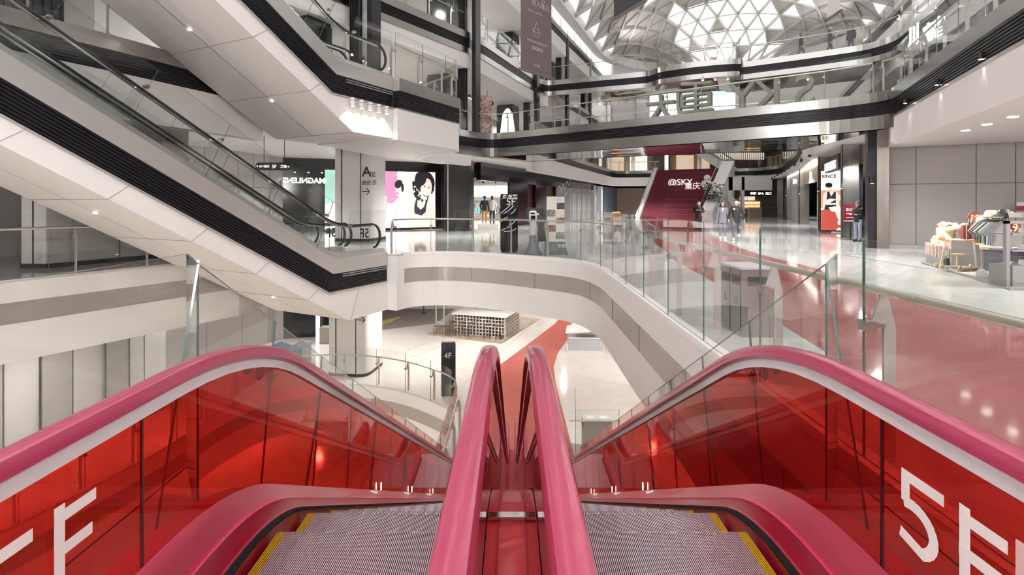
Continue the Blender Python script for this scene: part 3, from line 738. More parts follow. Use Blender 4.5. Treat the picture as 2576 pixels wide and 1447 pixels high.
# ------------------------------------------------------------------ steel escalator pairs in the atrium
AXZ = math.atan2(-.454, .891)
def steel_pair(corner, zlow, lab, first):
    """corner = near-side plan point of the lower kink at floor level"""
    # local frame: y down/away along PAIR_U, x to the near side
    K0 = 0.0; run = 5.4 / T30
    org = Vector((corner.x - PAIR_U.x * run, corner.y - PAIR_U.y * run, zlow + 5.4))
    def E_(y1=run + 2.2, y0=-1.5): return Esc(K0, 5.4, y0, y1, steel_v, org, AXZ)
    E = E_()
    for n, (xo, xi) in enumerate(((-.27, -1.508), (-1.80, -3.04))):
        root = thing('escalator', lab[n], 'escalator', tuple(org), AXZ)
        El = Esc(K0, 5.4, -1.5, run + 1.75, steel_v)
        xc = (xo + xi) / 2
        for j, X in enumerate((xo, xi)):
            rail_mesh(El, X, .95, .08, .05, top_loop=False).build('handrail', [RUBBER], root, smooth=40)
            g = MB(); El.strip(g, [(X - .02, .90), (X - .02, .945), (X + .02, .945), (X + .02, .90)], closed=True); g.build('rail_profile', [CHROME], root, smooth=40)
            cuts = [-1.4] + [1.2 * i for i in range(0, 8)] + [run, run + 1.85]
            for a, b in zip(cuts, cuts[1:]):
                pts = El.panel_pts(a + .004, b - .004, .16, .90, X - .005)
                gg = MB().extr(pts, (.01, 0, 0))
                for q in range(2, len(gg.m)): gg.m[q] = 1
                gg.build('glass_panel', [CLEAR, EDGE], root)
            zc = .95 - 5.4 - .36; yy = El.y1; arc = [Vector((X - .005, yy + .33 * math.cos(t), zc + .33 * math.sin(t))) for t in [-math.pi * .38 + math.pi * .88 * i / 10 for i in range(11)]]
            nw = MB().extr([Vector((X - .005, yy - .05, -5.4 + .16))] + arc + [Vector((X - .005, yy - .05, zc + .33))], (.010, 0, 0)); nw.build('glass_panel', [CLEAR], root)
            s_ = 1 if X < xc else -1
            d = MB(); El.strip(d, [(X - s_ * .06, .14), (X, .20), (X + s_ * .10, .12), (X + s_ * .11, .04), (X + s_ * .115, -.15)]); d.build('inner_deck', [SATIN], root, smooth=30)
        build_steps(El, xc, root, [mat('step_grey', (.22, .22, .23), .4, .5), CLEATD, mat('step_line', (.45, .38, .2), .5)], .2, 25, key='s')
        for o in list(root.children):
            if o.name.startswith('step'): o.data = STEPMESH['s']
        if n == 0:   # cladding on the near side and underneath
            Ec = Esc(K0, 5.4, -1.5, run + 2.2, steel_v)
            a = MB(); Ec.strip(a, [(-.20, .19), (0, .02), (0, -.36), (-.06, -.36)], T=.02); a.build('side_panel', [SATIN], root, smooth=30)
            prof = []; nl = 8
            for i in range(nl):
                h0 = -.36 - .50 * i / nl; h1 = -.36 - .50 * (i + .6) / nl; h2 = -.36 - .50 * (i + 1) / nl
                prof += [(-.03, h0), (-.03, h1), (-.085, h1), (-.085, h2)]
            a = MB(); Ec.strip(a, prof, T=.02); a.build('louvre', [BLACK], root)
            a = MB(); Ec.strip(a, [(-.085, -.86), (.0, -.865), (.0, -.905), (-.03, -.905)], T=.02); a.build('lower_trim', [SATIN], root)
            a = MB(); Ec.strip(a, [(-.03, -.90), (-.03, -1.80, -1.50)], T=.02); a.build('white_side', [WHITE], root)
            u = MB(); Ec.strip(u, [(-.03, -1.80, -1.50), (-1.6, -1.80, -1.50)], T=.02); u.build('soffit', [WHITE], root)
            # panel joints
            j = MB(); Ec.strip(j, [(-1.59, -1.812, -1.515), (-1.61, -1.812, -1.515)], T=.02)
            for k in range(7):
                y = 1.0 + 1.55 * k
                z1 = Ec.zat(y, -.905, T=.02); z0 = Ec.zat(y - .35, -1.80, -1.50, T=.02)
                j.beam((-.026, y, z1), (-.026, y - .35, z0), .008, .008)
                j.beam((-.026, y - .35, z0 - .004), (-3.2, y - .35, z0 - .004), .008, .008)
            j.build('panel_joint', [mat('joint_line', (.30, .29, .28), .6)], root)
            en = MB(); ye = run + 2.2
            en.b2(-1.6, 0, ye - .01, ye, -5.4 - .36, -5.4 + .0); en.b2(-1.6, -.03, ye - .02, ye - .01, -5.4 - 1.8, -5.4 - .36); en.build('end_panel', [SATIN], root)
            # small round lamps in the soffit
            for k in range(4):
                y = 2.1 + 2.15 * k; z = Ec.zat(y, -1.80, -1.50, T=.02)
                l = MB(); l.cyl((-1.60, y, z - .018), .042, .016, 14); l.build('soffit_lamp', [LAMP], root)
            # outer guard glass with clear brackets
            cuts = [-.6 + 1.55 * i for i in range(7)] + [run + .25]
            for a_, b_ in zip(cuts, cuts[1:]):
                pts = El.panel_pts(a_ + .005, b_ - .005, .05, 1.42, -.045)
                gg = MB().extr(pts, (.012, 0, 0))
                for q in range(2, len(gg.m)): gg.m[q] = 1
                gg.build('guard_glass', [CLEAR, EDGE], root)
                yy = b_; z0 = El.zat(yy + .33, .95); c = MB(); c.box((-.10, yy + .40, z0 + .02), (.13, .07, .05), rx=rad(-30)); c.build('rail_clamp', [CHROME], root)
                c = MB(); z1 = El.zat(yy, .25)
                c.extr([(-.16, yy - .12, z1 + .03), (-.16, yy + .05, z1 - .06), (-.16, yy + .38, z0 - .1), (-.16, yy + .2, z0 - .02)], (.012, 0, 0)); c.build('climb_guard', [CLEARS], root)
            pts = [El.P(-.045, run + .26, .0 - 5.4), El.P(-.045, run + 2.15, -5.4), El.P(-.045, run + 2.15, -5.4 + 1.42), El.P(-.045, run + .62, -5.4 + 1.42)]
            gg = MB().extr(pts, (.012, 0, 0)); gg.build('guard_glass', [CLEAR, EDGE], root)
        else:
            Ec = Esc(K0, 5.4, -1.5, run + 2.2, steel_v)
            u = MB(); Ec.strip(u, [(-1.6, -1.80, -1.50), (-3.2, -1.80, -1.50), (-3.2, .15)], T=.02); u.build('soffit', [WHITE], root)
            en = MB(); ye = run + 2.2; en.b2(-3.2, -1.6, ye - .02, ye, -5.4 - 1.8, -5.4); en.build('end_panel', [WHITE], root)
            sk = MB(); Ec.strip(sk, [(-1.75, .16), (-1.56, .16)]); sk.build('middle_cover', [SATIN], root, smooth=30)
        lp = MB(); lp.b2(xc - .55, xc + .55, run + .35, run + 2.2, -5.45, -5.40); lp.build('landing_plate', [CLEAT], root)
        fl = MB(); fl.b2(-3.2 if n else -1.6, -1.6 if n else -.04, run + .3, run + 2.2, -5.9, -5.452); fl.build('landing_floor', [FLOOR5], root)
        if n == 0 and first:
            for X_, y_ in ((xo, run + 1.62), (xi, run + 1.45)):
                t = text_mb('5F', .42, (X_ + .012, y_, -5.4 + .56), (0, 1, 0), (0, 0, 1), .002, mirror=True, bold=.004); t.build('floor_lettering', [PRINTB], root)
    return E
steel_pair(LOWC, 0.0, ['steel escalator with black louvred flank rising to the upper left, nearest the void', 'second steel escalator beside the nearest one, its steps behind the clear guard glass'], True)
steel_pair(UPC, 5.4, ['upper steel escalator with black louvred flank above a wide beige underside', 'second upper escalator behind the louvred one, mostly hidden by it'], False)
POSTM = mat('post_metal', (.46, .43, .415), .4, .35)
# ------------------------------------------------------------------ glass balustrades
def balustrade(path, z, label, h=1.42, rail_z=1.09, pitch=1.45, side=1, start=0, post_every=1, group=None, rail_off=.10, lite=False, cat='balustrade'):
    """glass along a plan path; the posts and the rail stand on the floor side (side=+1: right of travel)"""
    ss, at, L = resample(path, pitch, start)
    p0, _ = at(ss[0]); root = thing('glass_balustrade', label, cat, (p0.x, p0.y, z), 0, group)
    P = [Vector((p[0], p[1])) for p in path]
    def sub(a, b):
        pa, _ = at(a); pb, _ = at(b)
        return [pa] + [P[i] for i in range(len(P)) if a + .02 < L[i] < b - .02] + [pb]
    for a, b in zip(ss, ss[1:]):
        m = MB().sweep(sub(a + .006, b - .006), [(-.006, z + .0), (-.006, z + h), (.006, z + h), (.006, z + .0)], mis=[0, 1, 0, 1], mi=1)
        m.build('glass_panel', [CLEAR, EDGE], root, world=True)
    rl = offset_path(path, side * rail_off)
    m = MB().tube([(p.x, p.y, z + rail_z) for p in rl], .028 if not lite else .03, 8); m.build('handrail', [RAILW if not lite else CHROME], root, world=True, smooth=60)
    for k, s in enumerate(ss):
        if k % post_every: continue
        p, d = at(s); n = Vector((d.y, -d.x)) * side; q = p + n * rail_off; m = MB()
        if lite:
            m.box((p.x + n.x * .05, p.y + n.y * .05, z + .5), (.014, .06, 1.0), math.atan2(d.y, d.x)); m.beam((p.x + n.x * .05, p.y + n.y * .05, z + .95), (q.x, q.y, z + rail_z), .02, .02)
        else:
            c = p + n * .17; a3 = Vector((n.x, n.y, 0)); b3 = Vector((d.x, d.y, 0)) * .016
            prof = [(.125, 0), (.205, 0), (.205, .84), (.15, 1.065), (.10, 1.065), (.10, 1.04), (.045, .88), (.045, .85), (.125, .85)]
            m.extr([Vector((p.x, p.y, z)) + a3 * u + Vector((0, 0, v)) - b3 * .5 for u, v in prof], b3)
        po = m.build('post', [POSTM], root, world=True)
        if not lite:
            m = MB(); m.box((p.x + n.x * .02, p.y + n.y * .02, z + .86), (.085, .07, .065), math.atan2(d.y, d.x)); m.beam((p.x + n.x * .03, p.y + n.y * .03, z + .86), (p.x + n.x * .13, p.y + n.y * .13, z + .86), .03, .02)
            m.build('glass_clamp', [mat('clamp_metal', (.45, .42, .40), .3, .9)], po, world=True)
    return root
run5 = [(2.25, .55), (2.25, 3.46)] + [p for p in A5 if p[1] > 3.6]
run5 = offset_path(run5, .05)
balustrade(run5, 0.013, 'long glass balustrade with pale round handrail curving round the middle floor edge')
for sg in (-1, 1):
    nm = 'left' if sg < 0 else 'right'
    m = MB(); root = thing('glass_balustrade', f'clear glass return panes beside the camera-side landing on the {nm}', 'balustrade', (sg * 2.06, 0, 0))
    for a, b in (((2.06, -1.5), (2.06, 1.4)), ((2.06, 1.42), (2.06, 3.26)), ((2.06, 3.26), (1.67, 2.73))):
        m = MB().sweep([(sg * a[0], a[1]), (sg * b[0], b[1])], [(-.006, .0), (-.006, 1.35), (.006, 1.35), (.006, .0)], mis=[0, 1, 0, 1], mi=1); m.build('glass_panel', [CLEAR, EDGE], root, world=True)
    m = MB(); m.box((sg * 1.67, 2.76, .78), (.07, .06, .05)); m.build('glass_clamp', [CHROME], root, world=True)
    m = MB(); m.box((sg * 1.70, 2.68, .78), (.05, .04, .05)); m.build('glass_clamp', [CHROME], root, world=True)
    if sg < 0:   # pale edge upstand stays on the right only
        pass
# left edge of the void on 5F
balustrade([Vector(p) for p in L5[1:]][:4], 0, 'glass balustrade at the far left, half hidden by the rising escalator', side=-1)
# 4F round its void
balustrade(A4[:-1][::-1] if False else A4[4:-3], -5.4, 'curved glass balustrade on the lower floor around the opening left of the red escalators', pitch=1.35)
balustrade([(-1.75, 8.0), (-1.75, 15.6)], -5.4, 'straight glass balustrade on the lower floor beside the foot of the red escalators')
# 6F
i0 = 2
n6 = iB
balustrade(offset_path(P6v[:iB - 8], -.06), z6, 'glass balustrade on the floor tongue beyond the upper escalator', side=-1)
balustrade(offset_path(P6v[iB - 7:iR - 2], -.06), z6, 'glass balustrade along the near side of the lower bridge in front of the big letters', side=-1)
balustrade(offset_path(P6v[iR - 2:], -.06), z6, 'glass balustrade along the right-hand gallery above the pale wall', side=-1)
balustrade(offset_path([(13.6, 24.5), (7.1, 27.6), (1.4, 31.3)], -.06), z6, 'glass balustrade along the far side of the lower bridge behind the big letters', side=-1, lite=True)
balustrade(offset_path(leftfar, -.06), z6, 'distant glass balustrade on the left gallery beyond the lower bridge', side=-1, lite=True, pitch=2.4)
balustrade(offset_path(rf, -.06), z6, 'distant glass balustrade on the right gallery beyond the lower bridge', side=-1, lite=True, pitch=2.4)
balustrade(offset_path(L6w[::-1], -.06), z6, 'glass balustrade behind the upper escalator at the top left', side=-1, lite=True)
# 7F
balustrade(offset_path(P7v[:i7], -.06), z7, 'glass balustrade along the upper left gallery past the tall columns', side=-1, pitch=1.7)
balustrade(offset_path(P7v[i7:i7r + 1], -.06), z7, 'glass balustrade along the upper bridge where three people walk', side=-1, pitch=1.7)
balustrade(offset_path(P7v[i7r + 1:], -.06), z7, 'glass balustrade along the upper right gallery under the roof', side=-1, pitch=1.7)
balustrade(offset_path(P8, -.06), z8, 'top-floor glass balustrade just below the left edge of the lattice roof', side=-1, pitch=2.2, lite=True, h=1.2)
balustrade(offset_path(P8r, -.06), z8, 'top-floor glass balustrade just below the right edge of the lattice roof', side=-1, pitch=2.2, lite=True, h=1.2)

# ------------------------------------------------------------------ tall columns along the left galleries
for k, (x, y, z0, z1) in enumerate(((-5.75, 20.9, z6, 16.2), (-2.15, 28.1, z6, 16.2), (1.6, 37.6, z6, 16.2), (4.6, 45.2, z6, 16.2), (7.8, 53.0, z6, 16.2))):
    where = ['behind the curved glass of the upper escalator landing', 'where the lower bridge meets the left gallery', 'at the left end of the upper bridge', 'just beyond the upper bridge on the left', 'farthest along the left gallery'][k]
    r_ = thing('gallery_column', 'full-height steel and black column ' + where, 'column', (x, y, z0), -.38)
    m = MB(); m.b2(-.16, .16, -.35, .0, 0, z1 - z0); m.build('steel_core', [SATIN], r_)
    m = MB(); m.b2(-.62, -.20, -.5, .1, 0, z1 - z0)
    for q in range(5): m.b2(-.62 + q * .09, -.59 + q * .09, -.54, -.5, 0, z1 - z0)
    m.build('black_fin', [BLACK], r_)
    m = MB(); m.b2(.20, .42, -.5, .1, 0, z1 - z0); m.build('black_fin', [BLACK], r_)
    if k < 4:
        m = MB(); m.cyl((0, -.47, 1.9), .055, .16, 12); la = m.build('wall_lamp', [BLKM], r_)
        m = MB(); m.cyl((0, -.47, 1.89), .04, .01, 12); m.build('lamp_lens', [LAMP], la)
# steel pier that ends the right gallery, with its lamp
r_ = thing('pier', 'broad brushed steel pier standing between the dark shop entrance and the grey panel wall', 'pier', (13.38, 18.75, 0), -.41)
m = MB(); m.b2(-.10, .26, -.25, .3, 0, 4.5); m.build('steel_face', [mat('pier_steel', (.36, .33, .31), .25, 1.0, bump=(2, .2, (1, 1, .2)))], r_)
m = MB(); m.b2(-.36, -.10, -.15, .3, 0, 4.5); m.build('black_return', [BLACK], r_)
m = MB(); m.cyl((-.24, -.24, 2.35), .07, .26, 14); la = m.build('wall_lamp', [BLKM], r_)
m = MB(); m.cyl((-.24, -.24, 2.34), .05, .012, 12); m.build('lamp_lens', [LAMP], la)
# ------------------------------------------------------------------ walls and shop fronts, 5F
def wall(a, b, z0, z1, m, nm='wall_left', th=.12, joints_x=(), joints_z=(), jm=None, side=1):
    a = Vector(a); b = Vector(b); d = (b - a).normalized(); n = Vector((d.y, -d.x)) * side; L = (b - a).length
    mb = MB().sweep([tuple(a), tuple(b)], [(0, z0), (0, z1), (-th * side, z1), (-th * side, z0)])
    o = struct(nm, mb, [m])
    if joints_x or joints_z:
        j = MB()
        for t in joints_x:
            p = a + d * (L * t); j.box((p.x + n.x * .004, p.y + n.y * .004, (z0 + z1) / 2), (.03, .008, z1 - z0), math.atan2(d.y, d.x))
        for zz in joints_z:
            p = (a + b) / 2; j.box((p.x + n.x * .004, p.y + n.y * .004, zz), (L, .008, .03), math.atan2(d.y, d.x))
        struct('trim', j, [jm or mat('joint_dark', (.16, .15, .15), .6)])
    return o
# right grey panel wall
wall((13.62, 18.9), (21.0, 14.5), 0, 3.66, PANEL, 'wall_right', joints_x=(.115, .305, .42, .50, .66), joints_z=(2.32,), side=1)
struct('baseboard_right', MB().sweep([(13.62, 18.9), (21.0, 14.5)], [(.0, 0), (.03, 0), (.03, .12), (.0, .12)]), [SATIN])
# safety plates on that wall
p = dp(2562, 521, 16.7); r_ = thing('wall_plate', 'small white and red fire notice on the grey wall above the clothes stand', 'notice', (p.x, p.y - .12, 1.45), -.54)
m = MB(); m.b2(-.13, .13, -.02, 0, .10, .22); m.build('white_plate', [PRINTW], r_)
m = MB(); m.b2(-.14, .14, -.02, 0, -.05, .09); m.build('red_plate', [mat('notice_red', (.30, .02, .03), .5)], r_)
# 5F left rear walls
wall((-16.5, 13.5), (-13.2, 23.6), 0, 4.1, PANEL2, joints_x=(.3, .6, .9), joints_z=(2.4,), side=1)
wall((-13.2, 23.6), (-12.5, 28.0), 0, 4.1, PANEL2, joints_x=(.2, .45, .75), joints_z=(2.4,), side=1)
wall((-12.5, 28.0), (-4.5, 31.9), 0, 4.1, BLK, side=1)
# left near: column block and panel wall
r_ = thing('clad_column', 'pale clad column at the far left seen under the rising escalator', 'column', (-11.75, 12.95, 0), 0)
m = MB(); m.b2(-.62, .0, 0, .6, .12, 3.9); m.build('column_face', [WHITE], r_)
m = MB(); m.b2(-.64, .02, -.02, .62, 0, .12); m.build('plinth', [BLKM], r_)
m = MB(); m.b2(-.34, -.31, -.012, .0, .12, 3.9); m.build('shadow_gap', [BLKM], r_)
wall((-11.7, 12.98), (-10.2, 16.2), 0, 3.9, PANEL2, joints_x=(.45,), side=1)
struct('baseboard_left', MB().sweep([(-11.7, 12.98), (-10.2, 16.2)], [(0, 0), (.02, 0), (.02, .12), (0, .12)]), [BLKM])
wall((-17, 16.8), (-12.0, 16.8), 0, 3.9, PANEL2, joints_x=(.4, .8), side=1)
# main clad column with the direction sign
r_ = thing('clad_column', 'wide rounded pale column beside the foot of the escalator, printed with a capital A and an arrow', 'column', (-6.72, 22.6, 0), -.15)
pts = smooth_path([(-.88, .8), (-.88, -.8), (.88, -.8), (.88, .8)], .45, 6)
m = MB().prism([tuple(p) for p in pts], .12, 4.1); m.build('column_face', [WHITE], r_, smooth=30)
m = MB().prism([(p.x * 1.015, p.y * 1.015) for p in pts], 0, .12); m.build('plinth', [BLKM], r_)
m = MB(); m.b2(-.44, -.40, -.815, -.79, .12, 4.1).b2(.42, .45, -.815, -.79, .12, 4.1); m.build('shadow_gap', [BLKM], r_)
m = MB(); m.v = []; t = text_mb('A', .62, (.50, -.815, 2.75), (1, 0, 0), (0, 0, 1), .004); t.build('sign_letter', [PRINTB], r_)
t = text_mb('馆', .26, (.83, -.80, 2.75), (.9, .3, 0), (0, 0, 1), .004); t.build('sign_letter', [PRINTB], r_)
t = text_mb('由此去', .23, (.48, -.815, 2.42), (1, 0, 0), (0, 0, 1), .004); t.build('sign_letter', [PRINTB], r_)
m = MB(); m.beam((.50, -.82, 2.12), (.84, -.82, 2.12), .01, .03).beam((.84, -.82, 2.12), (.72, -.82, 2.26), .01, .03).beam((.84, -.82, 2.12), (.72, -.82, 1.98), .01, .03); m.build('arrow', [PRINTB], r_)
# same column one floor below
r_ = thing('clad_column', 'wide rounded pale column on the lower floor behind the curved glass balustrade', 'column', (-6.62, 21.6, -5.4), -.15)
m = MB().prism([tuple(p) for p in pts], .12, 3.62); m.build('column_face', [WHITE], r_, smooth=30)
m = MB().prism([(p.x * 1.015, p.y * 1.015) for p in pts], 0, .12); m.build('plinth', [BLKM], r_)
m = MB(); m.b2(-.44, -.40, -.815, -.79, .12, 3.6).b2(.42, .45, -.815, -.79, .12, 3.6); m.build('shadow_gap', [BLKM], r_)
m = MB(); m.beam((.50, -.82, 2.32), (.84, -.82, 2.32), .01, .03).beam((.84, -.82, 2.32), (.72, -.82, 2.44), .01, .03).beam((.84, -.82, 2.32), (.72, -.82, 2.2), .01, .03); m.build('arrow', [PRINTB], r_)

# ---- light boxes with posters ---------------------------------------------------
def emis(name, col, s=1.0):
    return mat(name, col, .5, emit=col, estr=s)
def poly_flat(mb, pts, o, r, u, n, mi, k):
    """flat shape in poster coordinates, k = layer (1 mm steps)"""
    q = [o + r * a + u * b + n * (.002 * k) for a, b in pts]
    mb.add(q, [tuple(range(len(q)))], mi)
def ell(cx, cy, rx, ry, n=24, a0=0, a1=2 * math.pi, rot=0):
    out = []
    for i in range(n):
        t = a0 + (a1 - a0) * i / (n - 1 if a1 - a0 < 6.2 else n); x, y = rx * math.cos(t), ry * math.sin(t)
        out.append((cx + x * math.cos(rot) - y * math.sin(rot), cy + x * math.sin(rot) + y * math.cos(rot)))
    return out
def poster(name, label, a, b, z0, z1, shapes, mats_, frame=BLKM, cat='light box', fr=.06, strength=None):
    a = Vector((a[0], a[1], z0)); b = Vector((b[0], b[1], z0)); r = (b - a).normalized(); W = (b - a).length; u = Vector((0, 0, 1)); n = r.cross(u) ; n = Vector((n.x, n.y, 0)).normalized()
    if n.y > 0: n = -n
    root = thing(name, label, cat, tuple((a + b) / 2), math.atan2(r.y, r.x))
    m = MB(); m.extr([a - r * fr - u * fr + n * .01, b + r * fr - u * fr + n * .01, b + r * fr + u * (z1 - z0 + fr) + n * .01, a - r * fr + u * (z1 - z0 + fr) + n * .01], -n * .10); m.build('frame', [frame], root, world=True)
    m = MB()
    for k, (mi, pts) in enumerate(shapes): poly_flat(m, [(max(0, min(W, x)), max(0, min(z1 - z0, y))) for x, y in pts], a, r, u, n, mi, k + 8)
    m.build('printed_face', mats_, root, world=True); return root
pm = [emis('poster_white', (.93, .90, .87), 1.0), emis('poster_pink', (.70, .30, .50), .6), emis('poster_cream', (.90, .86, .70), 1.0), emis('poster_hair', (.03, .025, .035), .15),
      emis('poster_skin', (.80, .64, .57), .8), emis('poster_grey', (.52, .51, .55), .7), emis('poster_dark', (.05, .05, .07), .2), emis('poster_mint', (.36, .62, .50), .55), emis('poster_shade', (.68, .56, .53), .8), emis('poster_red', (.42, .07, .05), .8), emis('poster_orange', (.62, .27, .16), .8), emis('poster_blue', (.60, .72, .80), .9)]
rngp = random.Random(5)
def curls(cx, cy, rx, ry, n, r0):
    out = []
    for i in range(n):
        t = rngp.uniform(0, 2 * math.pi); k = rngp.uniform(.75, 1.12); out.append((3, ell(cx + rx * k * math.cos(t), cy + ry * k * math.sin(t), r0 * rngp.uniform(.5, 1.1), r0 * rngp.uniform(.5, 1.1), 8)))
    return out
W = 5.75; Hh = 3.45
sh = [(0, [(0, 0), (W, 0), (W, Hh), (0, Hh)]), (1, [(0, 1.6), (2.4, 1.4), (2.5, Hh), (0, Hh)]), (2, [(2.3, 1.9), (W, 1.9), (W, Hh), (2.3, Hh)]),
      (5, [(0, .9), (0, 3.0), (.55, 2.2), (1.2, 1.9), (1.45, 1.3), (1.3, .8), (.8, .1), (0, 0)]), (0, [(.15, 1.15), (1.3, 1.6), (1.35, 1.9), (.3, 1.7)]),
      (0, [(1.3, .3), (1.55, 1.4), (2.6, 1.6), (3.2, 1.2), (3.0, .1), (1.5, 0)]), (5, [(0, 0), (1.2, .0), (2.1, .2), (1.2, .75), (.1, .9)]), (4, [(.1, .2), (1.8, .05), (2.2, .35), (.6, .62)]),
      (4, [(1.75, 1.35), (2.25, 1.75), (2.75, 1.75), (2.95, 1.25), (2.4, .9)]), (4, ell(2.42, 2.25, .28, .42, 20, rot=.35)), (3, ell(2.38, 2.62, .36, .24, 18, rot=.3)), (3, ell(2.74, 2.4, .12, .26, 12)),
      (6, ell(2.30, 2.36, .05, .02, 8)), (6, ell(2.50, 2.31, .05, .02, 8)), (6, ell(2.33, 2.07, .1, .03, 8, rot=.2)), (4, [(2.95, 3.2), (3.1, 3.25), (3.05, 1.9), (2.85, 1.8)])]
sh += [(4, [(3.1, .0), (3.3, 1.5), (4.1, 1.75), (5.3, 1.7), (W, 1.3), (W, 0)]), (4, [(4.1, 1.5), (4.2, 2.0), (5.0, 2.0), (5.0, 1.5)]), (3, ell(4.75, 2.75, .95, .72, 26, rot=-.2))] + curls(4.55, 2.5, .85, .78, 70, .14) + \
      [(4, ell(4.82, 2.30, .50, .70, 26, rot=-.35)), (3, ell(4.45, 2.85, .42, .30, 16, rot=.5)), (6, ell(4.66, 2.5, .09, .035, 10, rot=-.2)), (6, ell(5.06, 2.42, .09, .035, 10, rot=-.3)), (8, [(4.84, 2.42), (4.72, 2.2), (4.86, 2.16)]),
       (6, ell(4.74, 1.98, .24, .10, 14, math.pi, 2 * math.pi, rot=-.25)), (0, ell(4.74, 1.985, .2, .05, 12, math.pi, 2 * math.pi, rot=-.25)),
       (6, [(3.75, .85), (3.72, 1.25), (3.95, 1.9), (4.06, 1.9), (3.98, 1.3), (4.3, 1.08), (4.62, 1.25), (4.98, 1.95), (5.08, 1.95), (4.8, 1.2), (4.78, .95), (4.4, .72)])]
poster('light_box_poster', 'large lit fashion poster left of the dark shop, smiling curly-haired person in a black vest', (-8.25, 30.05), (-4.75, 31.75), .13, 3.5, [(k, [(x * 3.89 / 5.75, y) for x, y in p]) for k, p in sh], pm, BLK)
sh = [(0, [(0, 0), (3, 0), (3, Hh), (0, Hh)]), (7, [(0, 1.4), (1.6, 1.2), (1.6, Hh), (0, Hh)]), (4, [(.9, 3.4), (.55, 2.6), (.7, 1.9), (1.2, 1.5), (3, 1.5), (3, Hh)]), (8, [(.86, 3.4), (.5, 2.6), (.66, 1.9), (.74, 1.9), (.62, 2.6), (.98, 3.4)]), (5, ell(.45, 1.1, .5, .45, 18)), (4, ell(.5, 1.1, .42, .36, 18))]
poster('light_box_poster', 'lit mint-green poster partly hidden by the pale column', (-10.55, 28.95), (-8.6, 29.9), .13, 3.5, sh, pm, BLK)
# reflection of the shop sign in the dark glass, modelled as mirrored letters
r_ = thing('letter_reflection', 'reflection of white shop letters, modelled reversed on the dark glass left of the pale column', 'shop sign', (-12.3, 27.9, 2.75), .455)
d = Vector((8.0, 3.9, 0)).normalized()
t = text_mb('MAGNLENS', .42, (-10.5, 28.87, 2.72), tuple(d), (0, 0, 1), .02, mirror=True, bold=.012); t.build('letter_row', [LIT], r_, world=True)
for i in range(9):
    pass
# black header with small lights
m = MB(); a = Vector((-12.3, 27.85, 0)); 
for k in range(9):
    q = a + d * (.5 + k * .7); m.box((q.x, q.y - .06, 3.3), (.10, .02, .05), .455)
o = m.build('track_lights', [LIT], r_, world=True)
# black shop block (corner pier + facade) along the corridor
cd = Vector((.397, .918)); s0 = Vector((-2.25, 30.3))
pt = lambda t, off=0: (s0.x + cd.x * t - cd.y * off, s0.y + cd.y * t + cd.x * off)
wall((-4.5, 31.95), (-3.3, 32.6), 0, 4.1, BLK)
r_ = thing('shop_pier', 'glossy black corner pier at the near end of the dark shop front', 'pier', (-3.2, 30.3, 0), 0)
m = MB().prism([(-1.15, 1.25), (-.75, -.35), (.75, -.65), (.95, .1), (.6, .75)], 0, 4.08); m.build('pier_body', [BLK], r_)
m = MB(); m.b2(-.56, -.50, -.46, -.40, 0, 4.0); m.build('edge_strip', [SATIN], r_)
struct('wall_left', MB().sweep([pt(.9), pt(28)], [(0, 3.0), (0, 4.1), (-.3, 4.1), (-.3, 3.0)]), [BLK])
DM = mat('dark_maroon_wall', (.055, .014, .022), .35)
wall(pt(8.4, .3), pt(15.6, .3), 0, 4.05, DM)
for (t0, t1, m_) in ((5.2, 8.6, BLK), (10.4, 12.8, BLK), (15.5, 19.4, GREY)):
    wall(pt(t0), pt(t1), 0, 3.4, m_)
# inside of the lit clothing shop
inn = lambda t, off: pt(t, off)
wall(inn(-1.0, 5.5), inn(6.5, 5.5), 0, 3.2, WHITE2, 'wall_left'); wall(inn(6.5, 5.6), inn(6.5, .1), 0, 3.2, WHITE2, 'wall_left')
struct('floor', MB().prism([inn(0, .1), inn(12, .1), inn(12, 5.5), inn(-1, 5.5)], .0, .006), [LWOOD])
fac = thing('shop_fixture', 'lit clothing shop wall fitting seen through the dark entrance', 'shop fitting', (*inn(3, 5), 0), 1.16)
m = MB()
for k in range(4):
    a = Vector(inn(6.3, .4 + k * 1.25)); b = Vector(inn(6.3, 1.5 + k * 1.25)); m.beam((a.x, a.y, 2.45), (b.x, b.y, 2.45), .06, .75)
m.build('lit_panel', [emis('shop_panel', (.85, .83, .78), 1.1)], fac, world=True)
m = MB()
for zz in (1.9, 1.35, .8):
    a = Vector(inn(6.1, .3)); b = Vector(inn(6.1, 5.3)); m.beam((a.x, a.y, zz), (b.x, b.y, zz), .3, .04)
m.build('shelf', [GREY], fac, world=True)
rc = random.Random(11)
cols = [mat('cloth_' + n, c, .8) for n, c in (('white', (.7, .69, .66)), ('black', (.03, .03, .035)), ('grey', (.28, .28, .29)), ('sand', (.5, .40, .26)), ('teal', (.18, .42, .42)), ('pink', (.6, .38, .40)), ('denim', (.25, .29, .36)), ('mustard', (.55, .30, .05)))]
def cloth(n): return MATS['cloth_' + n]
for k in range(26):
    p_ = Vector(inn(6.0, .4 + k * .19)); m = MB(); hgt = rc.uniform(.35, .48); zz = rc.choice((.84, 1.39)); m.box((p_.x, p_.y, zz + hgt / 2), (.26, .15, hgt), 1.16)
    solo('folded_garment', m, [rc.choice(cols)], 'garment stacked on the shelves inside the lit clothing shop', 'garment', 'garments on the shop shelves')
for k in range(5):
    a = Vector(inn(4.5, .7 + k * .95)); m = MB(); m.cyl((a.x, a.y, 2.95), .05, .22, 10); o = solo('track_spot', m, [BLKM], 'small black track spot on the ceiling of the lit clothing shop', 'spotlight', 'track spots in the clothing shop')
for t_ in (1.5, 3.5): spot((*inn(t_, 2.6), 3.0), 500, 150)
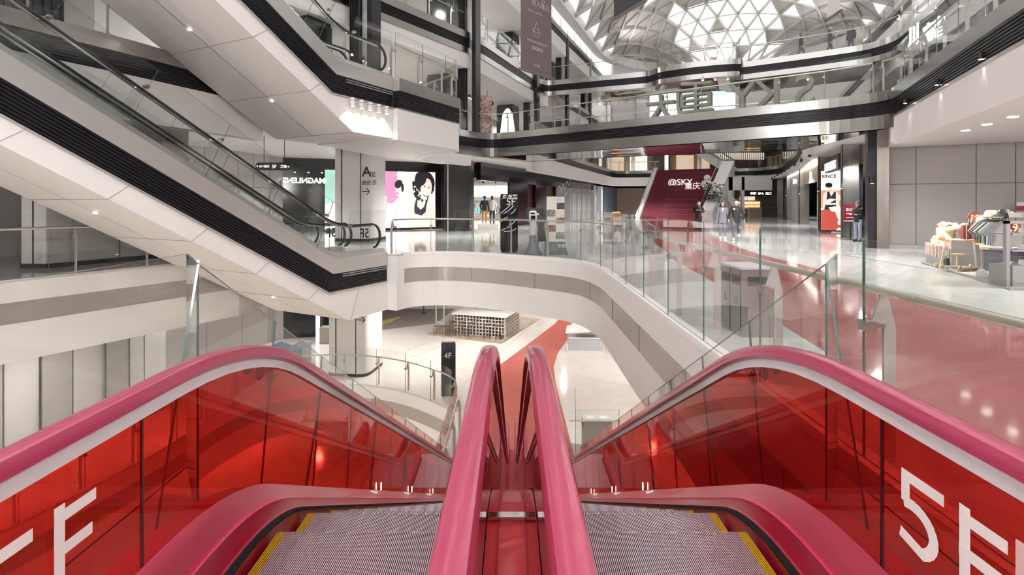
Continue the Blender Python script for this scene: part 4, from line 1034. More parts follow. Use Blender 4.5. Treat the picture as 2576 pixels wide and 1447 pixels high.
struct('ceiling', MB().prism([inn(1.6, .1), inn(12, .1), inn(12, 5.5), inn(1.6, 5.5)], 3.2, 3.3), [BLKM])
# wall graphic between shop and lifts
r_ = thing('wall_graphic', 'dark grey wall graphic with jagged white outline, right of the maroon panel', 'wall graphic', (*pt(16, -.02), 0), math.atan2(cd.y, cd.x))
m = MB(); zz = [(15.5, 2.9), (16.2, 3.1), (16.5, 2.6), (17.1, 3.3), (17.6, 2.8), (18.2, 3.6), (18.9, 3.2), (19.3, 3.9)]
for a, b in zip(zz, zz[1:]): m.beam((*pt(a[0], -.04), a[1]), (*pt(b[0], -.04), b[1]), .03, .09)
m.add([(*pt(15.6, -.05), 1.6), (*pt(19.2, -.05), 2.9), (*pt(17.2, -.05), 2.0), (*pt(15.9, -.05), 1.0)], [(0, 1, 2, 3)]); m.build('white_line', [PRINTW], r_, world=True)
# lift lobby
wall(pt(19.4), pt(27.0), 0, 3.6, LGREY)
for k in range(4):
    t0 = 19.9 + k * 1.75; r_ = thing('lift', ['lift door nearest the dark shop, first of four in the grey wall', 'second lift door from the dark shop', 'third lift door from the dark shop', 'fourth lift door, nearest the maroon stairs'][k], 'lift', (*pt(t0 + .55, -.03), 0), math.atan2(cd.y, cd.x))
    m = MB(); m.b2(-.72, .72, -.03, .02, 0, 2.35); m.build('door_frame', [SATIN], r_)
    for sx in (-1, 1):
        m = MB(); m.b2(sx * .02, sx * .56, -.05, -.03, .02, 2.2); m.build('door_leaf', [LGREY], r_)
    m = MB()
    for q in range(9): m.b2(-.7, .7, -.03, .0, 2.5 + q * .11, 2.55 + q * .11)
    m.build('vent_slats', [GREY], r_)
for k in range(2):
    m = MB(); a = pt(28.6 + k * 3.2, .2); m.box((a[0], a[1], 1.75), (.5, .5, 3.5), -.41)
    solo('clad_pillar', m, [WHITE], ['square white pillar between the lifts and the maroon stairs, nearer one', 'square white pillar between the lifts and the maroon stairs, farther one'][k], 'pillar')
wall(pt(33, 1.0), pt(46, 1.0), 0, 3.6, mat('navy_wall', (.10, .12, .17), .6), 'wall_left')
wall((5.5, 72), (26, 72), 0, 3.6, mat('far_brown', (.30, .22, .17), .7), 'wall_far')
# orange seats and plants by the far end
for k in range(3):
    q = pt(31.5 + k * 1.4, -1.6 + .2 * k); m = MB(); m.lathe([(.05, 0), (.5, .05), (.56, .25), (.48, .42), (.3, .5), (.02, .5)], (q[0], q[1], 0), 16); solo('pouffe', m, [mat('orange_fabric', (.62, .17, .04), .8)], 'soft orange pouffe on the floor before the far dark shop', 'pouffe', 'orange pouffes at the far end')
def plant(x, y, z, h, label, seed=1, flowers=False, nleaf=60, sp=.5, ls=1.0):
    r_ = thing('potted_plant', label, 'plant', (x, y, z)); R_ = random.Random(seed); m = MB(); m.cyl((0, 0, 0), .22, .4, 14, r2=.28); m.build('pot', [BLKM], r_)
    m = MB()
    for k in range(5): m.tube([(0, 0, .35), (R_.uniform(-.1, .1), R_.uniform(-.1, .1), h * .6), (R_.uniform(-sp, sp) * .7, R_.uniform(-sp, sp) * .5, h * .95)], .02, 5)
    m.build('stem', [mat('stem_brown', (.12, .08, .05), .8)], r_)
    m = MB()
    for k in range(nleaf):
        c = Vector((R_.uniform(-sp, sp) * 1.0, R_.uniform(-sp, sp) * .7, R_.uniform(.45, 1) * h)); a = R_.uniform(0, 6.28); d_ = Vector((math.cos(a), math.sin(a), R_.uniform(-.4, .5))).normalized() * R_.uniform(.18, .32) * ls; s_ = Vector((-d_.y, d_.x, 0)).normalized() * .05 * ls
        m.add([c, c + d_ * .5 + s_, c + d_, c + d_ * .5 - s_, c + d_ * .5 + Vector((0, 0, .02))], [(0, 3, 4), (3, 2, 4), (2, 1, 4), (1, 0, 4)])
    m.build('foliage', [mat('leaf_green', (.05, .11, .05), .5)], r_); return r_
# ------------------------------------------------------------------ right-hand shop fronts
rd = Vector((.397, .918)); R0 = Vector((13.35, 18.9)); RZ = math.atan2(rd.y, rd.x)
def pr(t, off=0): return (R0.x + rd.x * t + rd.y * off, R0.y + rd.y * t - rd.x * off)
BEIGE = mat('beige_front', (.58, .52, .42), .5); OAK = mat('oak_header', (.36, .29, .23), .5, var=(5, .2)); NAVY = mat('slate_door', (.22, .24, .30), .5)
def rwall(t0, t1, off, z0, z1, m, th=.15):
    return struct('wall_right', MB().sweep([pt2 for pt2 in (pr(t0, off), pr(t1, off))], [(0, z0), (0, z1), (th, z1), (th, z0)]), [m])
rwall(.1, 5.0, .75, 0, 4.3, BLK); rwall(5.2, 12, .5, 3.4, 4.3, OAK); rwall(5.2, 8.0, .5, 0, 3.4, BLK); rwall(8, 12, 2.2, 0, 3.4, mat('shop_dim', (.16, .14, .13), .6))
rwall(12.4, 21.5, .15, 3.0, 4.3, BEIGE); rwall(12.6, 15.5, .15, 0, 3.0, BEIGE); rwall(15.5, 21.4, 1.8, 0, 3.0, BEIGE)
rwall(22, 32, .15, 3.0, 4.3, LGREY); rwall(22, 27, .2, 0, 3.0, NAVY); rwall(27, 32, .15, 0, 3.0, LGREY); rwall(33, 60, .5, 0, 4.3, mat('dark_far_front', (.06, .06, .08), .4))
ordn = ['nearest to the grey wall', 'second from the grey wall', 'third from the grey wall', 'fourth from the grey wall', 'farthest along the right-hand shops']
for k, t in enumerate((5.1, 12.2, 21.7, 32.3, 44)):
    r_ = thing('shop_column', 'polished steel column between right-hand shop fronts, ' + ordn[k], 'column', (*pr(t, .1), 0), RZ)
    m = MB(); m.b2(-.32, .05, -.30, .3, 0, 4.3); m.build('steel_casing', [STEEL], r_)
    m = MB(); m.b2(.05, .16, -.34, .3, 0, 4.3).b2(-.30, .05, .3, .34, 0, 4.3); m.build('black_edge', [BLACK], r_)
    m = MB(); m.cyl((-.38, .36, 2.3), .055, .22, 12); la = m.build('wall_lamp', [BLKM], r_); m = MB(); m.cyl((-.38, .36, 2.29), .04, .01, 10); m.build('lamp_lens', [LAMP], la)
# signs on the right
UP = (0, 0, 1); RV = (-rd.x, -rd.y, 0)
def rsign(name, label, txt, size, t, off, z, bold=.01, m_=LIT, sx=1):
    r_ = thing(name, label, 'shop sign', (*pr(t, off), z), 0); text_mb(txt, size, (*pr(t, off), z), RV, UP, .015, bold=bold, sx=sx).build('letter_row', [m_], r_, world=True); return r_
rsign('shop_sign', 'slanting white MAGNLENS letters on the dark board above the sports poster', 'MAGNLENS', .62, 9.6, -.25, 3.30, .0)
m = MB(); m.box((*pr(7.9, -.1), 3.62), (4.0, .2, .75), RZ); solo('sign_board', m, [BLKM], 'dark projecting board carrying the MAGNLENS letters', 'sign board')
rsign('shop_sign', 'bright white script sign on the black shop nearest the grey wall', 'Rad-is', .58, 3.35, .68, 3.05, .022)
rsign('shop_sign', 'small square white lit sign on the beige front', '吉', .62, 18.5, .08, 3.25, .03)
rsign('shop_sign', 'white lit sign with small symbol on the pale grey front past the beige one', '8 comma', .62, 29.5, .08, 3.3, .025)
rsign('shop_sign', 'tiny white lit sign on the far dark front at the right', '木', .7, 37, .42, 3.2, .03)
# ceiling spots on the dark band over the shops
for k in range(10):
    q = pr(8 + k * 3.6, -1.15); m = MB(); m.cyl((q[0], q[1], 4.02), .07, .16, 10).box((q[0], q[1], 4.25), (.03, .03, .15)); solo('track_spot', m, [BLKM], 'black cylinder spot under the dark band above the right-hand shops', 'spotlight', 'spots above the right-hand shops')
m = MB(); m.sweep([pr(12.6, .02), pr(21.4, .02)], [(0, 4.1), (0, 4.16), (.08, 4.16), (.08, 4.1)]); solo('light_strip', m, [LED], 'glowing strip along the top of the beige shop front', 'light strip')
m = MB(); m.sweep([pr(22.2, .02), pr(32, .02)], [(0, 4.1), (0, 4.16), (.08, 4.16), (.08, 4.1)]); solo('light_strip', m, [LED], 'glowing strip along the top of the pale grey shop front', 'light strip')
# sports poster light box
W = 1.22; Hh = 3.3
sh = [(0, [(0, 0), (W, 0), (W, Hh), (0, Hh)]), (2, [(0, 2.2), (W, 2.2), (W, Hh), (0, Hh)]), (10, [(0, 1.2), (W, 1.2), (W, 2.2), (0, 2.2)]), (9, [(0, 0), (W, 0), (W, 1.35), (0, 1.1)]), (10, [(0, 1.55), (W, 1.6), (W, 1.75), (0, 1.7)]), (10, [(0, 1.95), (W, 1.95), (W, 2.05), (0, 2.05)]),
      (4, [(.08, 1.2), (.12, 2.0), (.3, 2.15), (.75, 2.15), (.9, 1.95), (1.15, 1.72), (1.18, 1.6), (.9, 1.65), (.85, 1.3)]), (4, ell(.42, 2.4, .14, .2, 18)), (3, ell(.38, 2.48, .18, .14, 16)), (6, [(.25, 1.5), (.3, 2.1), (.38, 2.15), (.5, 1.85), (.65, 2.12), (.72, 2.12), (.72, 1.5)]),
      (4, [(.5, 1.55), (.3, 1.4), (.1, 1.45), (.1, 1.6), (.45, 1.75), (.75, 1.7)]), (6, [(.15, 1.15), (.2, 1.4), (.75, 1.4), (.7, 1.1)]), (0, [(.35, 1.25), (.9, 1.35), (1.05, .95), (.5, 1.05)]), (4, [(.65, 1.1), (1.05, 1.0), (1.18, .7), (1.1, .2), (.98, .2), (.85, .55)]), (4, [(.8, .5), (1.0, .5), (1.0, .05), (.85, .05)]), (0, [(.72, .0), (1.0, .0), (1.0, .12), (.85, .14)]), (9, [(.8, .15), (1.0, .15), (1.0, .3), (.82, .3)])]
pr_ = poster('light_box_poster', 'tall lit sports poster beside the steel columns, athlete in black vest against red', (17.05, 28.35), (18.2, 28.05), .12, 3.38, sh, pm, BLKM)
text_mb('IENCE', .26, (17.08, 28.32, 3.0), (1.15, -.3, 0), UP, .004, bold=.006).build('caption', [PRINTB], pr_, world=True)
# lit menu screen and dark stand sign next to the standing person
sh = [(0, [(0, 0), (.95, 0), (.95, 2.2), (0, 2.2)]), (11, [(0, .0), (.95, 0), (.95, .9), (0, 1.1)]), (6, ell(.65, .95, .25, .1, 16)), (6, [(.6, 1.0), (.68, 1.0), (.68, 1.3), (.6, 1.3)])]
q0, q1 = pr(2.1, .62), pr(1.2, .62)
sc_ = poster('lit_screen', 'tall white lit poster inside the black shop, behind the standing person', q0, q1, .75, 2.85, sh, pm, BLKM, 'screen', .03)
text_mb('刚刚好', .26, (q0[0] + .02, q0[1] - .05, 2.2), RV, UP, .004).build('caption', [PRINTB], sc_, world=True); text_mb('上市', .26, (q0[0] + .02, q0[1] - .05, 1.9), RV, UP, .004).build('caption', [PRINTB], sc_, world=True)
p = dp(2139, 600, 22.6); r_ = thing('notice_stand', 'dark maroon standing notice board left of the person by the black shop', 'notice', (p.x, p.y, 0), 0)
m = MB(); m.b2(-.32, .32, -.03, .03, .8, 1.52); m.build('board', [mat('notice_maroon', (.16, .015, .03), .4)], r_)
m = MB(); m.b2(-.04, .04, -.03, .03, .03, .8).b2(-.25, .25, -.15, .15, 0, .03); m.build('stand', [BLKM], r_)
text_mb('换店', .15, (-.22, -.035, 1.28), (1, 0, 0), UP, .003).build('caption', [PRINTW], r_)
m = MB(); m.b2(-.2, .25, -.036, -.03, 1.15, 1.18).b2(-.2, .2, -.036, -.03, .98, 1.0).b2(-.3, .28, -.036, -.03, .82, .86); m.build('text_lines', [PRINTW], r_)

# ------------------------------------------------------------------ maroon stairs
sd = Vector((.407, .914)); sp_ = Vector((.914, -.407)); SB = Vector((12.6, 50.3))
def stp(r, w_): return (SB.x + sd.x * r + sp_.x * w_, SB.y + sd.y * r + sp_.y * w_)
root = thing('grand_staircase', 'broad maroon staircase with seating steps rising to the next floor at the far end', 'staircase', (*stp(0, 3), 0), math.atan2(sd.y, sd.x))
m = MB(); n = 30; run = 11.4; wid = lambda r: 5.6 + r * .125
for i in range(n):
    r0 = run * i / n; m.prism([stp(r0, 0), stp(run, 0), stp(run, 1.9), stp(r0, 1.9)], 5.4 * i / n, 5.4 * (i + 1) / n)
m.build('small_steps', [MAROON], root, world=True)
n = 11
mats_t = [MAROON, mat('maroon_light_nosing', (.34, .07, .09), .7)]
m = MB()
for i in range(n):
    r0 = run * i / n; m.prism([stp(r0, 1.9), stp(run, 1.9), stp(run, wid(run)), stp(r0, wid(r0))], 5.4 * i / n, 5.4 * (i + 1) / n)
    z = 5.4 * (i + 1) / n; a = stp(r0 - .01, 1.9); b = stp(r0 - .01, wid(r0)); m.beam((*a, z - .02), (*b, z - .02), .03, .04, 1)
m.build('seating_steps', mats_t, root, world=True)
for nm, w0, w1 in (('left', -.45, -.02), ('right', None, None)):
    m = MB()
    if w0 is not None: A = [stp(-.4, w0), stp(run, w0), stp(run, w1), stp(-.4, w1)]
    else: A = [stp(-.6, wid(0) + .02), stp(run, wid(run) + .02), stp(run, wid(run) + 1.3), stp(-.6, wid(0) + 1.0)]
    h = .9 if w0 is None else .35
    vs = [(*A[0], 0), (*A[1], 0), (*A[2], 0), (*A[3], 0), (*A[0], h), (*A[1], 5.4 + h), (*A[2], 5.4 + h), (*A[3], h)]
    m.add(vs, [(0, 3, 2, 1), (4, 5, 6, 7), (0, 1, 5, 4), (2, 3, 7, 6), (1, 2, 6, 5), (0, 4, 7, 3)]); m.build('white_parapet', [WHITE2], root, world=True)
    ww = -.25 if w0 is not None else None
    a = (*stp(0, ww if ww is not None else wid(0) - .1), h + .6); b = (*stp(run, ww if ww is not None else wid(run) - .1), 5.4 + h + .6)
    m = MB(); m.beam(a, b, .05, .05)
    for k in range(8):
        t = k / 7; q = Vector(a).lerp(Vector(b), t); m.beam(q, q - Vector((0, 0, .85)), .03, .03)
    m.build('side_railing', [CHROME], root, world=True)
def on_stairs(r): return 5.4 * r / run
WL = thing('stair_lettering', 'white @SKY lettering and two smaller characters standing on the maroon stairs', 'lettering', (*stp(6.6, 2.6), on_stairs(6.6)), 0)
q = dp(1680, 466, 56.1); text_mb('@SKY', .93, q, (*sp_, 0), UP, .08, bold=.006).build('large_letters', [LETW], WL, world=True)
q = dp(1722, 475, 54.5); text_mb('重庆', .80, q, (*sp_, 0), UP, .08, bold=.004).build('small_characters', [LETW], WL, world=True)
# astronaut statue
p = dp(1779, 500, 53.0); an = thing('astronaut_statue', 'white astronaut figure standing at the right edge of the maroon stairs', 'statue', (p.x, p.y, 2.0), 0)
m = MB(); m.ball((0, 0, 2.15), .34); m.build('helmet', [WHITE2], an, smooth=60)
m = MB(); m.ball((0, -.12, 2.15), .24, (1, .9, .8)); m.build('visor', [mat('visor', (.35, .32, .30), .1, .6)], an, smooth=60)
m = MB(); m.lathe([(.12, .95), (.36, 1.0), (.42, 1.3), (.46, 1.6), (.36, 1.85), (.15, 1.92)], (0, 0, 0), 16, sy=.8)
for sx in (-1, 1):
    m.tube([(sx * .38, 0, 1.7), (sx * .6, -.1, 1.45), (sx * .45, -.3, 1.15)], .15, 10, rs=[.16, .15, .12]); m.tube([(sx * .18, 0, 1.05), (sx * .2, 0, .6), (sx * .2, -.02, .18)], .18, 10, rs=[.2, .18, .16]); m.ball((sx * .2, -.06, .14), .18, (1, 1.3, .7))
m.build('suit', [WHITE2], an, smooth=60)
m = MB(); m.b2(-.3, .3, .3, .55, 1.1, 1.9); m.build('backpack', [LGREY], an)
m = MB(); m.tube([(-.45, -.3, 1.15), (-.1, -.35, 1.12), (.45, -.3, 1.15)], .03, 6); m.b2(-.12, .12, -.42, -.34, 1.1, 1.3); m.build('chest_unit', [GREY], an)
m = MB(); m.b2(-.5, .5, -.4, .4, -2.0, 0.0); m.build('plinth', [WHITE2], an)
pl = plant(19.3, 49.3, 0, 3.4, 'tall leafy plant arrangement at the right foot of the maroon stairs', 4, nleaf=260, sp=.8, ls=1.9)
# white frames, stair flank and brown shop beyond
FR = thing('stair_screen', 'white panelled frame right of the maroon stairs with sloping openings', 'screen wall', (23, 54, 0), 0)
for a, b in ((1833, 1843), (1866, 1873)):
    for yy in (54,): 
        x0, x1 = dp(a, 500, yy).x, dp(b, 500, yy).x; m = MB(); m.b2(x0, x1, yy, yy + .4, 0, 4.3); m.build('white_post', [WHITE2], FR, world=True)
m = MB(); p0 = dp(1848, 455, 54); p1 = dp(1938, 472, 54); m.b2(p0.x - 1.0, p1.x + .2, 54, 54.3, 2.9, 4.3); m.build('white_header', [WHITE2], FR, world=True)
m = MB(); a = dp(1800, 455, 53.8); b = dp(1868, 540, 53.8); m.beam(a, b, .3, .7); m.build('sloping_band', [WHITE2], FR, world=True)
sh_ = thing('far_shop', 'small warm-lit shop with glowing bottle shelves past the stairs', 'shop front', (26.5, 57.5, 0), 0)
yy = 57.5; x0, x1 = dp(1869, 500, yy).x, dp(1936, 500, yy).x
m = MB(); m.b2(x0, x1, yy + 1.5, yy + 1.7, 0, 3.4); m.build('back_wall', [mat('walnut', (.20, .13, .09), .6)], sh_, world=True)
m = MB(); m.b2(x0, x1, yy, yy + .2, 2.35, 2.95); m.build('black_sign_band', [BLKM], sh_, world=True)
text_mb('中庭  5F·A  出口', .34, (x0 + .8, yy - .02, 2.5), (1, 0, 0), UP, .01, bold=.01).build('sign_text', [LIT], sh_, world=True)
m = MB()
for r_i in range(2):
    for c_i in range(5): m.b2(x0 + .1 + c_i * .5, x0 + .55 + c_i * .5, yy + 1.3, yy + 1.5, .95 + r_i * .42, 1.3 + r_i * .42)
m.build('shelf_boxes', [emis('amber_shelf', (.75, .48, .22), 1.2)], sh_, world=True)
m = MB(); m.b2(x0 + .3, x0 + 1.1, yy + 1.4, yy + 1.5, 1.85, 2.3).b2(x0 + 1.2, x0 + 2.0, yy + 1.4, yy + 1.5, 1.85, 2.3); m.build('picture', [emis('pale_picture', (.7, .68, .6), .8)], sh_, world=True)
m = MB(); m.b2(x0 + .9, x1 - .7, yy + .3, yy + .9, 0, 1.0); m.build('counter', [LWOOD], sh_, world=True)
balustrade([(x0 - 2.5, yy - 1.5), (x1 + .3, yy - 1.5)], 0, 'distant low glass balustrade in front of the warm-lit shop', lite=True, pitch=2.2, cat='balustrade')
wall((24.5, 60.5), (34, 60.5), 0, 4.3, PANEL2, 'wall_far')

# far escalator between the upper floors, shops on 6F behind the stairs
fe = thing('escalator', 'small distant white-flanked escalator above the right end of the maroon stairs', 'escalator', (26, 62, z6), 0)
a = dp(1720, 372, 66); b = dp(1870, 446, 60)
m = MB(); a2 = dp(1700, 330, 66); b2_ = dp(1846, 425, 60); m.beam(a2 + Vector((0, 0, -.6)), b2_ + Vector((0, 0, -.4)), 1.4, .9); m.build('white_truss', [WHITE2], fe, world=True)
m = MB(); m.beam(a2 + Vector((0, 0, .35)), b2_ + Vector((0, 0, .55)), .02, .9); m.build('glass_panel', [CLEARS], fe, world=True)
m = MB(); m.beam(a2 + Vector((0, 0, .85)), b2_ + Vector((0, 0, 1.05)), .1, .08); m.build('handrail', [RUBBER], fe, world=True)
wall((8, 74), (40, 74), z6, 9.6, mat('cafe_wall', (.36, .27, .20), .7), 'wall_far')
for k in range(7):
    x = 13.5 + k * 3.3; m = MB(); m.b2(x, x + 2.4, 72.9, 73.2, z6 + .3, z6 + 2.9)
    solo('shop_window', m, [[emis('warm_window', (.62, .47, .33), .7), emis('pale_window', (.80, .77, .72), .8), MATS['shop_dim'], MATS['warm_window'] if 'warm_window' in MATS else LIT][k % 4]], 'lit shop window on the upper floor behind the maroon stairs', 'shop window', 'upper shop windows behind the stairs')
for k in range(5):
    x = 11.5 + k * 4.4; m = MB(); m.b2(x, x + .4, 68, 68.4, z6, 9.5); solo('white_post', m, [WHITE2], 'slim white post on the upper floor behind the maroon stairs', 'post', 'white posts on the far upper floor')
hall = thing('wine_wall', 'dark shelf wall with rows of pale bottles on the far upper floor, right', 'shelving', (30, 66, z6), 0)
m = MB(); m.b2(25.5, 33.0, 66, 66.3, z6, 9.4); m.build('back_panel', [mat('dark_wine', (.10, .05, .05), .6)], hall, world=True)
m = MB()
for k in range(24): m.b2(26 + k * .27, 26.12 + k * .27, 65.85, 66, z6 + 1.7, z6 + 2.6)
m.build('bottle_row', [emis('pale_bottle', (.7, .66, .55), .6)], hall, world=True)
# ------------------------------------------------------------------ figures
def skin_mesh(verts, edges, radii, sub=2, root=0):
    me = bpy.data.meshes.new('s'); me.from_pydata([tuple(v) for v in verts], edges, []); ob = bpy.data.objects.new('s', me); COL.objects.link(ob)
    sk = ob.modifiers.new('k', 'SKIN'); ss_ = ob.modifiers.new('u', 'SUBSURF'); ss_.levels = sub; ss_.render_levels = sub
    lay = me.skin_vertices[0].data
    for i, r in enumerate(radii):
        r = r if isinstance(r, tuple) else (r, r); lay[i].radius = r; lay[i].use_root = (i == root)
    bpy.context.view_layer.update()
    ev = bpy.data.meshes.new_from_object(ob.evaluated_get(bpy.context.evaluated_depsgraph_get()))
    mb = MB(); mb.add([v.co.copy() for v in ev.vertices], [tuple(p.vertices) for p in ev.polygons])
    bpy.data.objects.remove(ob); bpy.data.meshes.remove(me); bpy.data.meshes.remove(ev); return mb

def person(label, loc, rz, h=1.72, top=BLKM, legs=None, shoes=None, hair='short', pose=None, jacket_len=.0, blazer=False, phone=False, female=False, cat='person', name='person', skin=None):
    """faces -Y in its own frame; pose holds joint targets"""
    k = h / 1.75; ps = dict(la=(.05, 0), ra=(-.05, 0), ll=0.0, rl=0.0, lift=0.0, larm=None, rarm=None, lean=0.0); ps.update(pose or {})
    skin = skin or SKIN
    root = thing(name, label, cat, loc, rz); V = Vector
    sw = .185 if not female else .165
    hipz, kz = .93, .50
    def leg(sx, swing):
        hip = V((sx * .095, 0, hipz)); a = swing
        knee = hip + V((sx * .01, -math.sin(a) * .43 - (.03 if a < 0 else 0), -math.cos(a) * .43)); b = a - (.55 if a < -.05 else .0) - (.0 if a >= 0 else 0)
        b = a + (-.0 if a >= 0 else -.0); fold = .5 if a < -.1 else .06
        # the trailing leg folds backwards at the knee
        ank = knee + V((0, math.sin(-a + fold) * .42 if a < 0 else -math.sin(a * .8) * .42 + .03, -math.cos(abs(a) * .8 + (fold if a < 0 else 0)) * .42))
        return hip, knee, ank
    L = leg(-1, ps['ll']); R = leg(1, ps['rl'])
    dz = .085 - min(L[2].z, R[2].z)
    off = V((0, 0, dz)); L = [p + off for p in L]; R = [p + off for p in R]
    pel = V((0, 0, .97)) + off; sp1 = V((0, .0, 1.12)) + off; ch = V((0, -.0 - ps['lean'] * .1, 1.34)) + off; nk = V((0, -ps['lean'] * .12, 1.475)) + off; hd = V((0, -.015 - ps['lean'] * .14, 1.54)) + off
    def arm(sx, spec):
        sh = V((sx * sw, 0, 1.41)) + off
        if spec is None: el = sh + V((sx * .06, .03, -.28)); wr = el + V((sx * .01, -.06, -.25))
        else: el = sh + V(spec[0]); wr = el + V(spec[1])
        return sh, el, wr
    LA = arm(-1, ps['larm']); RA = arm(1, ps['rarm'])
    def hand(wr, el, sx):
        d = (wr - el).normalized(); m = []; hp = wr + d * .05; return d, hp
    # body: one surface
    vs = [pel, sp1, ch, nk, hd]; ed = [(0, 1), (1, 2), (2, 3), (3, 4)]; rr_ = [(.13, .10), (.115, .09), (.14, .10), .052, .05]
    for A in (LA, RA):
        o = len(vs); d = (A[2] - A[1]).normalized(); vs += [A[0], A[1], A[2], A[2] + d * .055, A[2] + d * .10]; ed += [(2, o), (o, o + 1), (o + 1, o + 2), (o + 2, o + 3), (o + 3, o + 4)]; rr_ += [.056, .040, .027, (.036, .022), (.030, .016)]
    for Lg in (L, R):
        o = len(vs); vs += [Lg[0], Lg[1], Lg[2]]; ed += [(0, o), (o, o + 1), (o + 1, o + 2)]; rr_ += [.085, .055, .038]
    b = skin_mesh(vs, ed, rr_, 1)
    # head with face, ears, nose
    hc = hd + V((0, -.01, .10)); tilt = ps.get('nod', 0)
    n0 = len(b.v)
    b.lathe([(.02, -.125), (.045, -.115), (.062, -.08), (.073, -.03), (.079, .03), (.076, .075), (.055, .11), (.02, .125)], hc, 16, 0, .98, 1.14)
    b.add([hc + V(q) for q in ((-.012, -.084, .02), (.012, -.084, .02), (.017, -.094, -.022), (-.017, -.094, -.022), (0, -.112, -.016))], [(0, 1, 4), (1, 2, 4), (2, 3, 4), (3, 0, 4)])
    for sx in (-1, 1): b.ball(hc + V((sx * .08, .005, .0)), .02, (.5, .8, 1.4), 8)
    for A, sx in ((LA, -1), (RA, 1)):    # fingers and thumb
        d = (A[2] - A[1]).normalized(); p0 = A[2] + d * .10; side = V((0, 1, 0)) if abs(d.y) < .8 else V((1, 0, 0)); side = (side - d * side.dot(d)).normalized(); cu = d.cross(side) * sx
        for f in range(4):
            q = p0 + side * (f - 1.5) * .019; ln = (.062, .075, .07, .055)[f]; b.tube([q - d * .02, q + d * ln * .5 + cu * .006, q + d * ln * .85 + cu * .025], .009, 6, rs=[.0095, .009, .007])
        q = A[2] + d * .04 - side * .034; b.tube([q, q + d * .035 - side * .022, q + d * .065 - side * .02 + cu * .01], .010, 6, rs=[.012, .010, .008])
    body = b.build('body', [skin], root, smooth=70)
    for sx in (-1, 1):
        e = MB(); e.ball(hc + V((sx * .031, -.082, .022)), .011, (1.3, .6, .6), 8); e.build('eye', [BLKM], root); e = MB(); e.box(hc + V((sx * .032, -.088, .045)), (.034, .006, .007)); e.build('eyebrow', [HAIR], root)
    e = MB(); e.ball(hc + V((0, -.082, -.055)), .016, (1.5, .5, .38), 8); e.build('mouth', [mat('lips', (.38, .13, .12), .5)], root)
    hm = MB(); hm.lathe([(.078, .06), (.084, .075), (.078, .10), (.058, .125), (.02, .138)], hc + V((0, .010, 0)), 16, 0, 1.0, 1.14)
    hm.lathe([(.05, -.07), (.075, -.05), (.085, 0), (.088, .05)], hc + V((0, .035, 0)), 14, 0, .95, .95)
    if hair == 'long': hm.lathe([(.03, -.34), (.07, -.30), (.09, -.15), (.088, -.02), (.06, .06)], hc + V((0, .045, 0)), 14, 0, 1.05, .75)
    if hair == 'bob': hm.lathe([(.05, -.14), (.10, -.12), (.108, -.04), (.092, .05)], hc + V((0, .04, 0)), 14, 0, 1.05, .8)
    hm.build('hair', [HAIR], root, smooth=60)
    # top / jacket with sleeves
    wd = 1.0 if not blazer else 1.05
    if female: wd *= .93
    def loft(mb, rings, n=18):
        o = len(mb.v)
        for (cx, cy, z, rx, ry) in rings:
            for q in range(n): t_ = 2 * math.pi * q / n; c_, s_ = math.cos(t_), math.sin(t_); mb.v.append(V((cx + rx * abs(c_) ** .8 * (1 if c_ > 0 else -1), cy + ry * abs(s_) ** .85 * (1 if s_ > 0 else -1), z)))
        for i in range(len(rings) - 1):
            for q in range(n): l_ = (q + 1) % n; mb.f.append((o + i * n + q, o + i * n + l_, o + (i + 1) * n + l_, o + (i + 1) * n + q)); mb.m.append(0)
        mb.f.append(tuple(o + q for q in range(n))[::-1]); mb.f.append(tuple(o + (len(rings) - 1) * n + q for q in range(n))); mb.m += [0, 0]
    t = MB(); z0 = off.z; ly = ps['lean']
    loft(t, [(0, 0, .84 - jacket_len + z0, .175 * wd, .125), (0, 0, .93 + z0, .172 * wd, .128), (0, 0, 1.08 + z0, .160 * wd, .118), (0, -ly * .05, 1.22 + z0, .175 * wd, .124), (0, -ly * .1, 1.34 + z0, .192 * wd, .122), (0, -ly * .1, 1.42 + z0, .178 * wd, .098), (0, -ly * .12, 1.465 + z0, .11, .075), (0, -ly * .12, 1.50 + z0, .062, .062)])
    for A in (LA, RA):
        e_ = A[1].lerp(A[2], .93); t.tube([A[0] + V((-.02 if A[0].x > 0 else .02, 0, .005)), A[0].lerp(A[1], .25), A[1].lerp(A[0], .12), A[1].lerp(A[2], .15), e_], .06, 12, rs=[.072, .068, .056, .054, .044]); t.ball(A[0], .07, (1, 1, 1), 12)
    nm = 'blazer' if blazer else 'jacket'; jk = t.build(nm, [top], root, smooth=70)
    if blazer:
        e = MB(); c = ch; e.add([c + V(q) for q in ((-.05, -.128, .10), (.05, -.128, .10), (0, -.140, -.12))], [(0, 1, 2)]); e.build('shirt_front', [PRINTW], root)
        e = MB(); e.beam(c + V((-.06, -.132, .10)), c + V((.0, -.146, -.14)), .03, .012); e.beam(c + V((.06, -.132, .10)), c + V((0, -.146, -.14)), .03, .012); e.build('lapel', [DGREY], root)
    # trousers
    t = MB(); loft(t, [(0, 0, .80 + z0, .12, .09), (0, 0, .88 + z0, .158, .112), (0, 0, .97 + z0, .155, .112), (0, 0, 1.04 + z0, .14, .10)])
    for Lg in (L, R): t.tube([Lg[0] + V((0, 0, .03)), Lg[0].lerp(Lg[1], .3), Lg[1] + V((0, 0, .02)), Lg[1].lerp(Lg[2], .5), Lg[2] + V((0, 0, .04))], .07, 12, rs=[.10, .088, .068, .060, .054])
    t.build('trousers', [legs or DGREY], root, smooth=70)
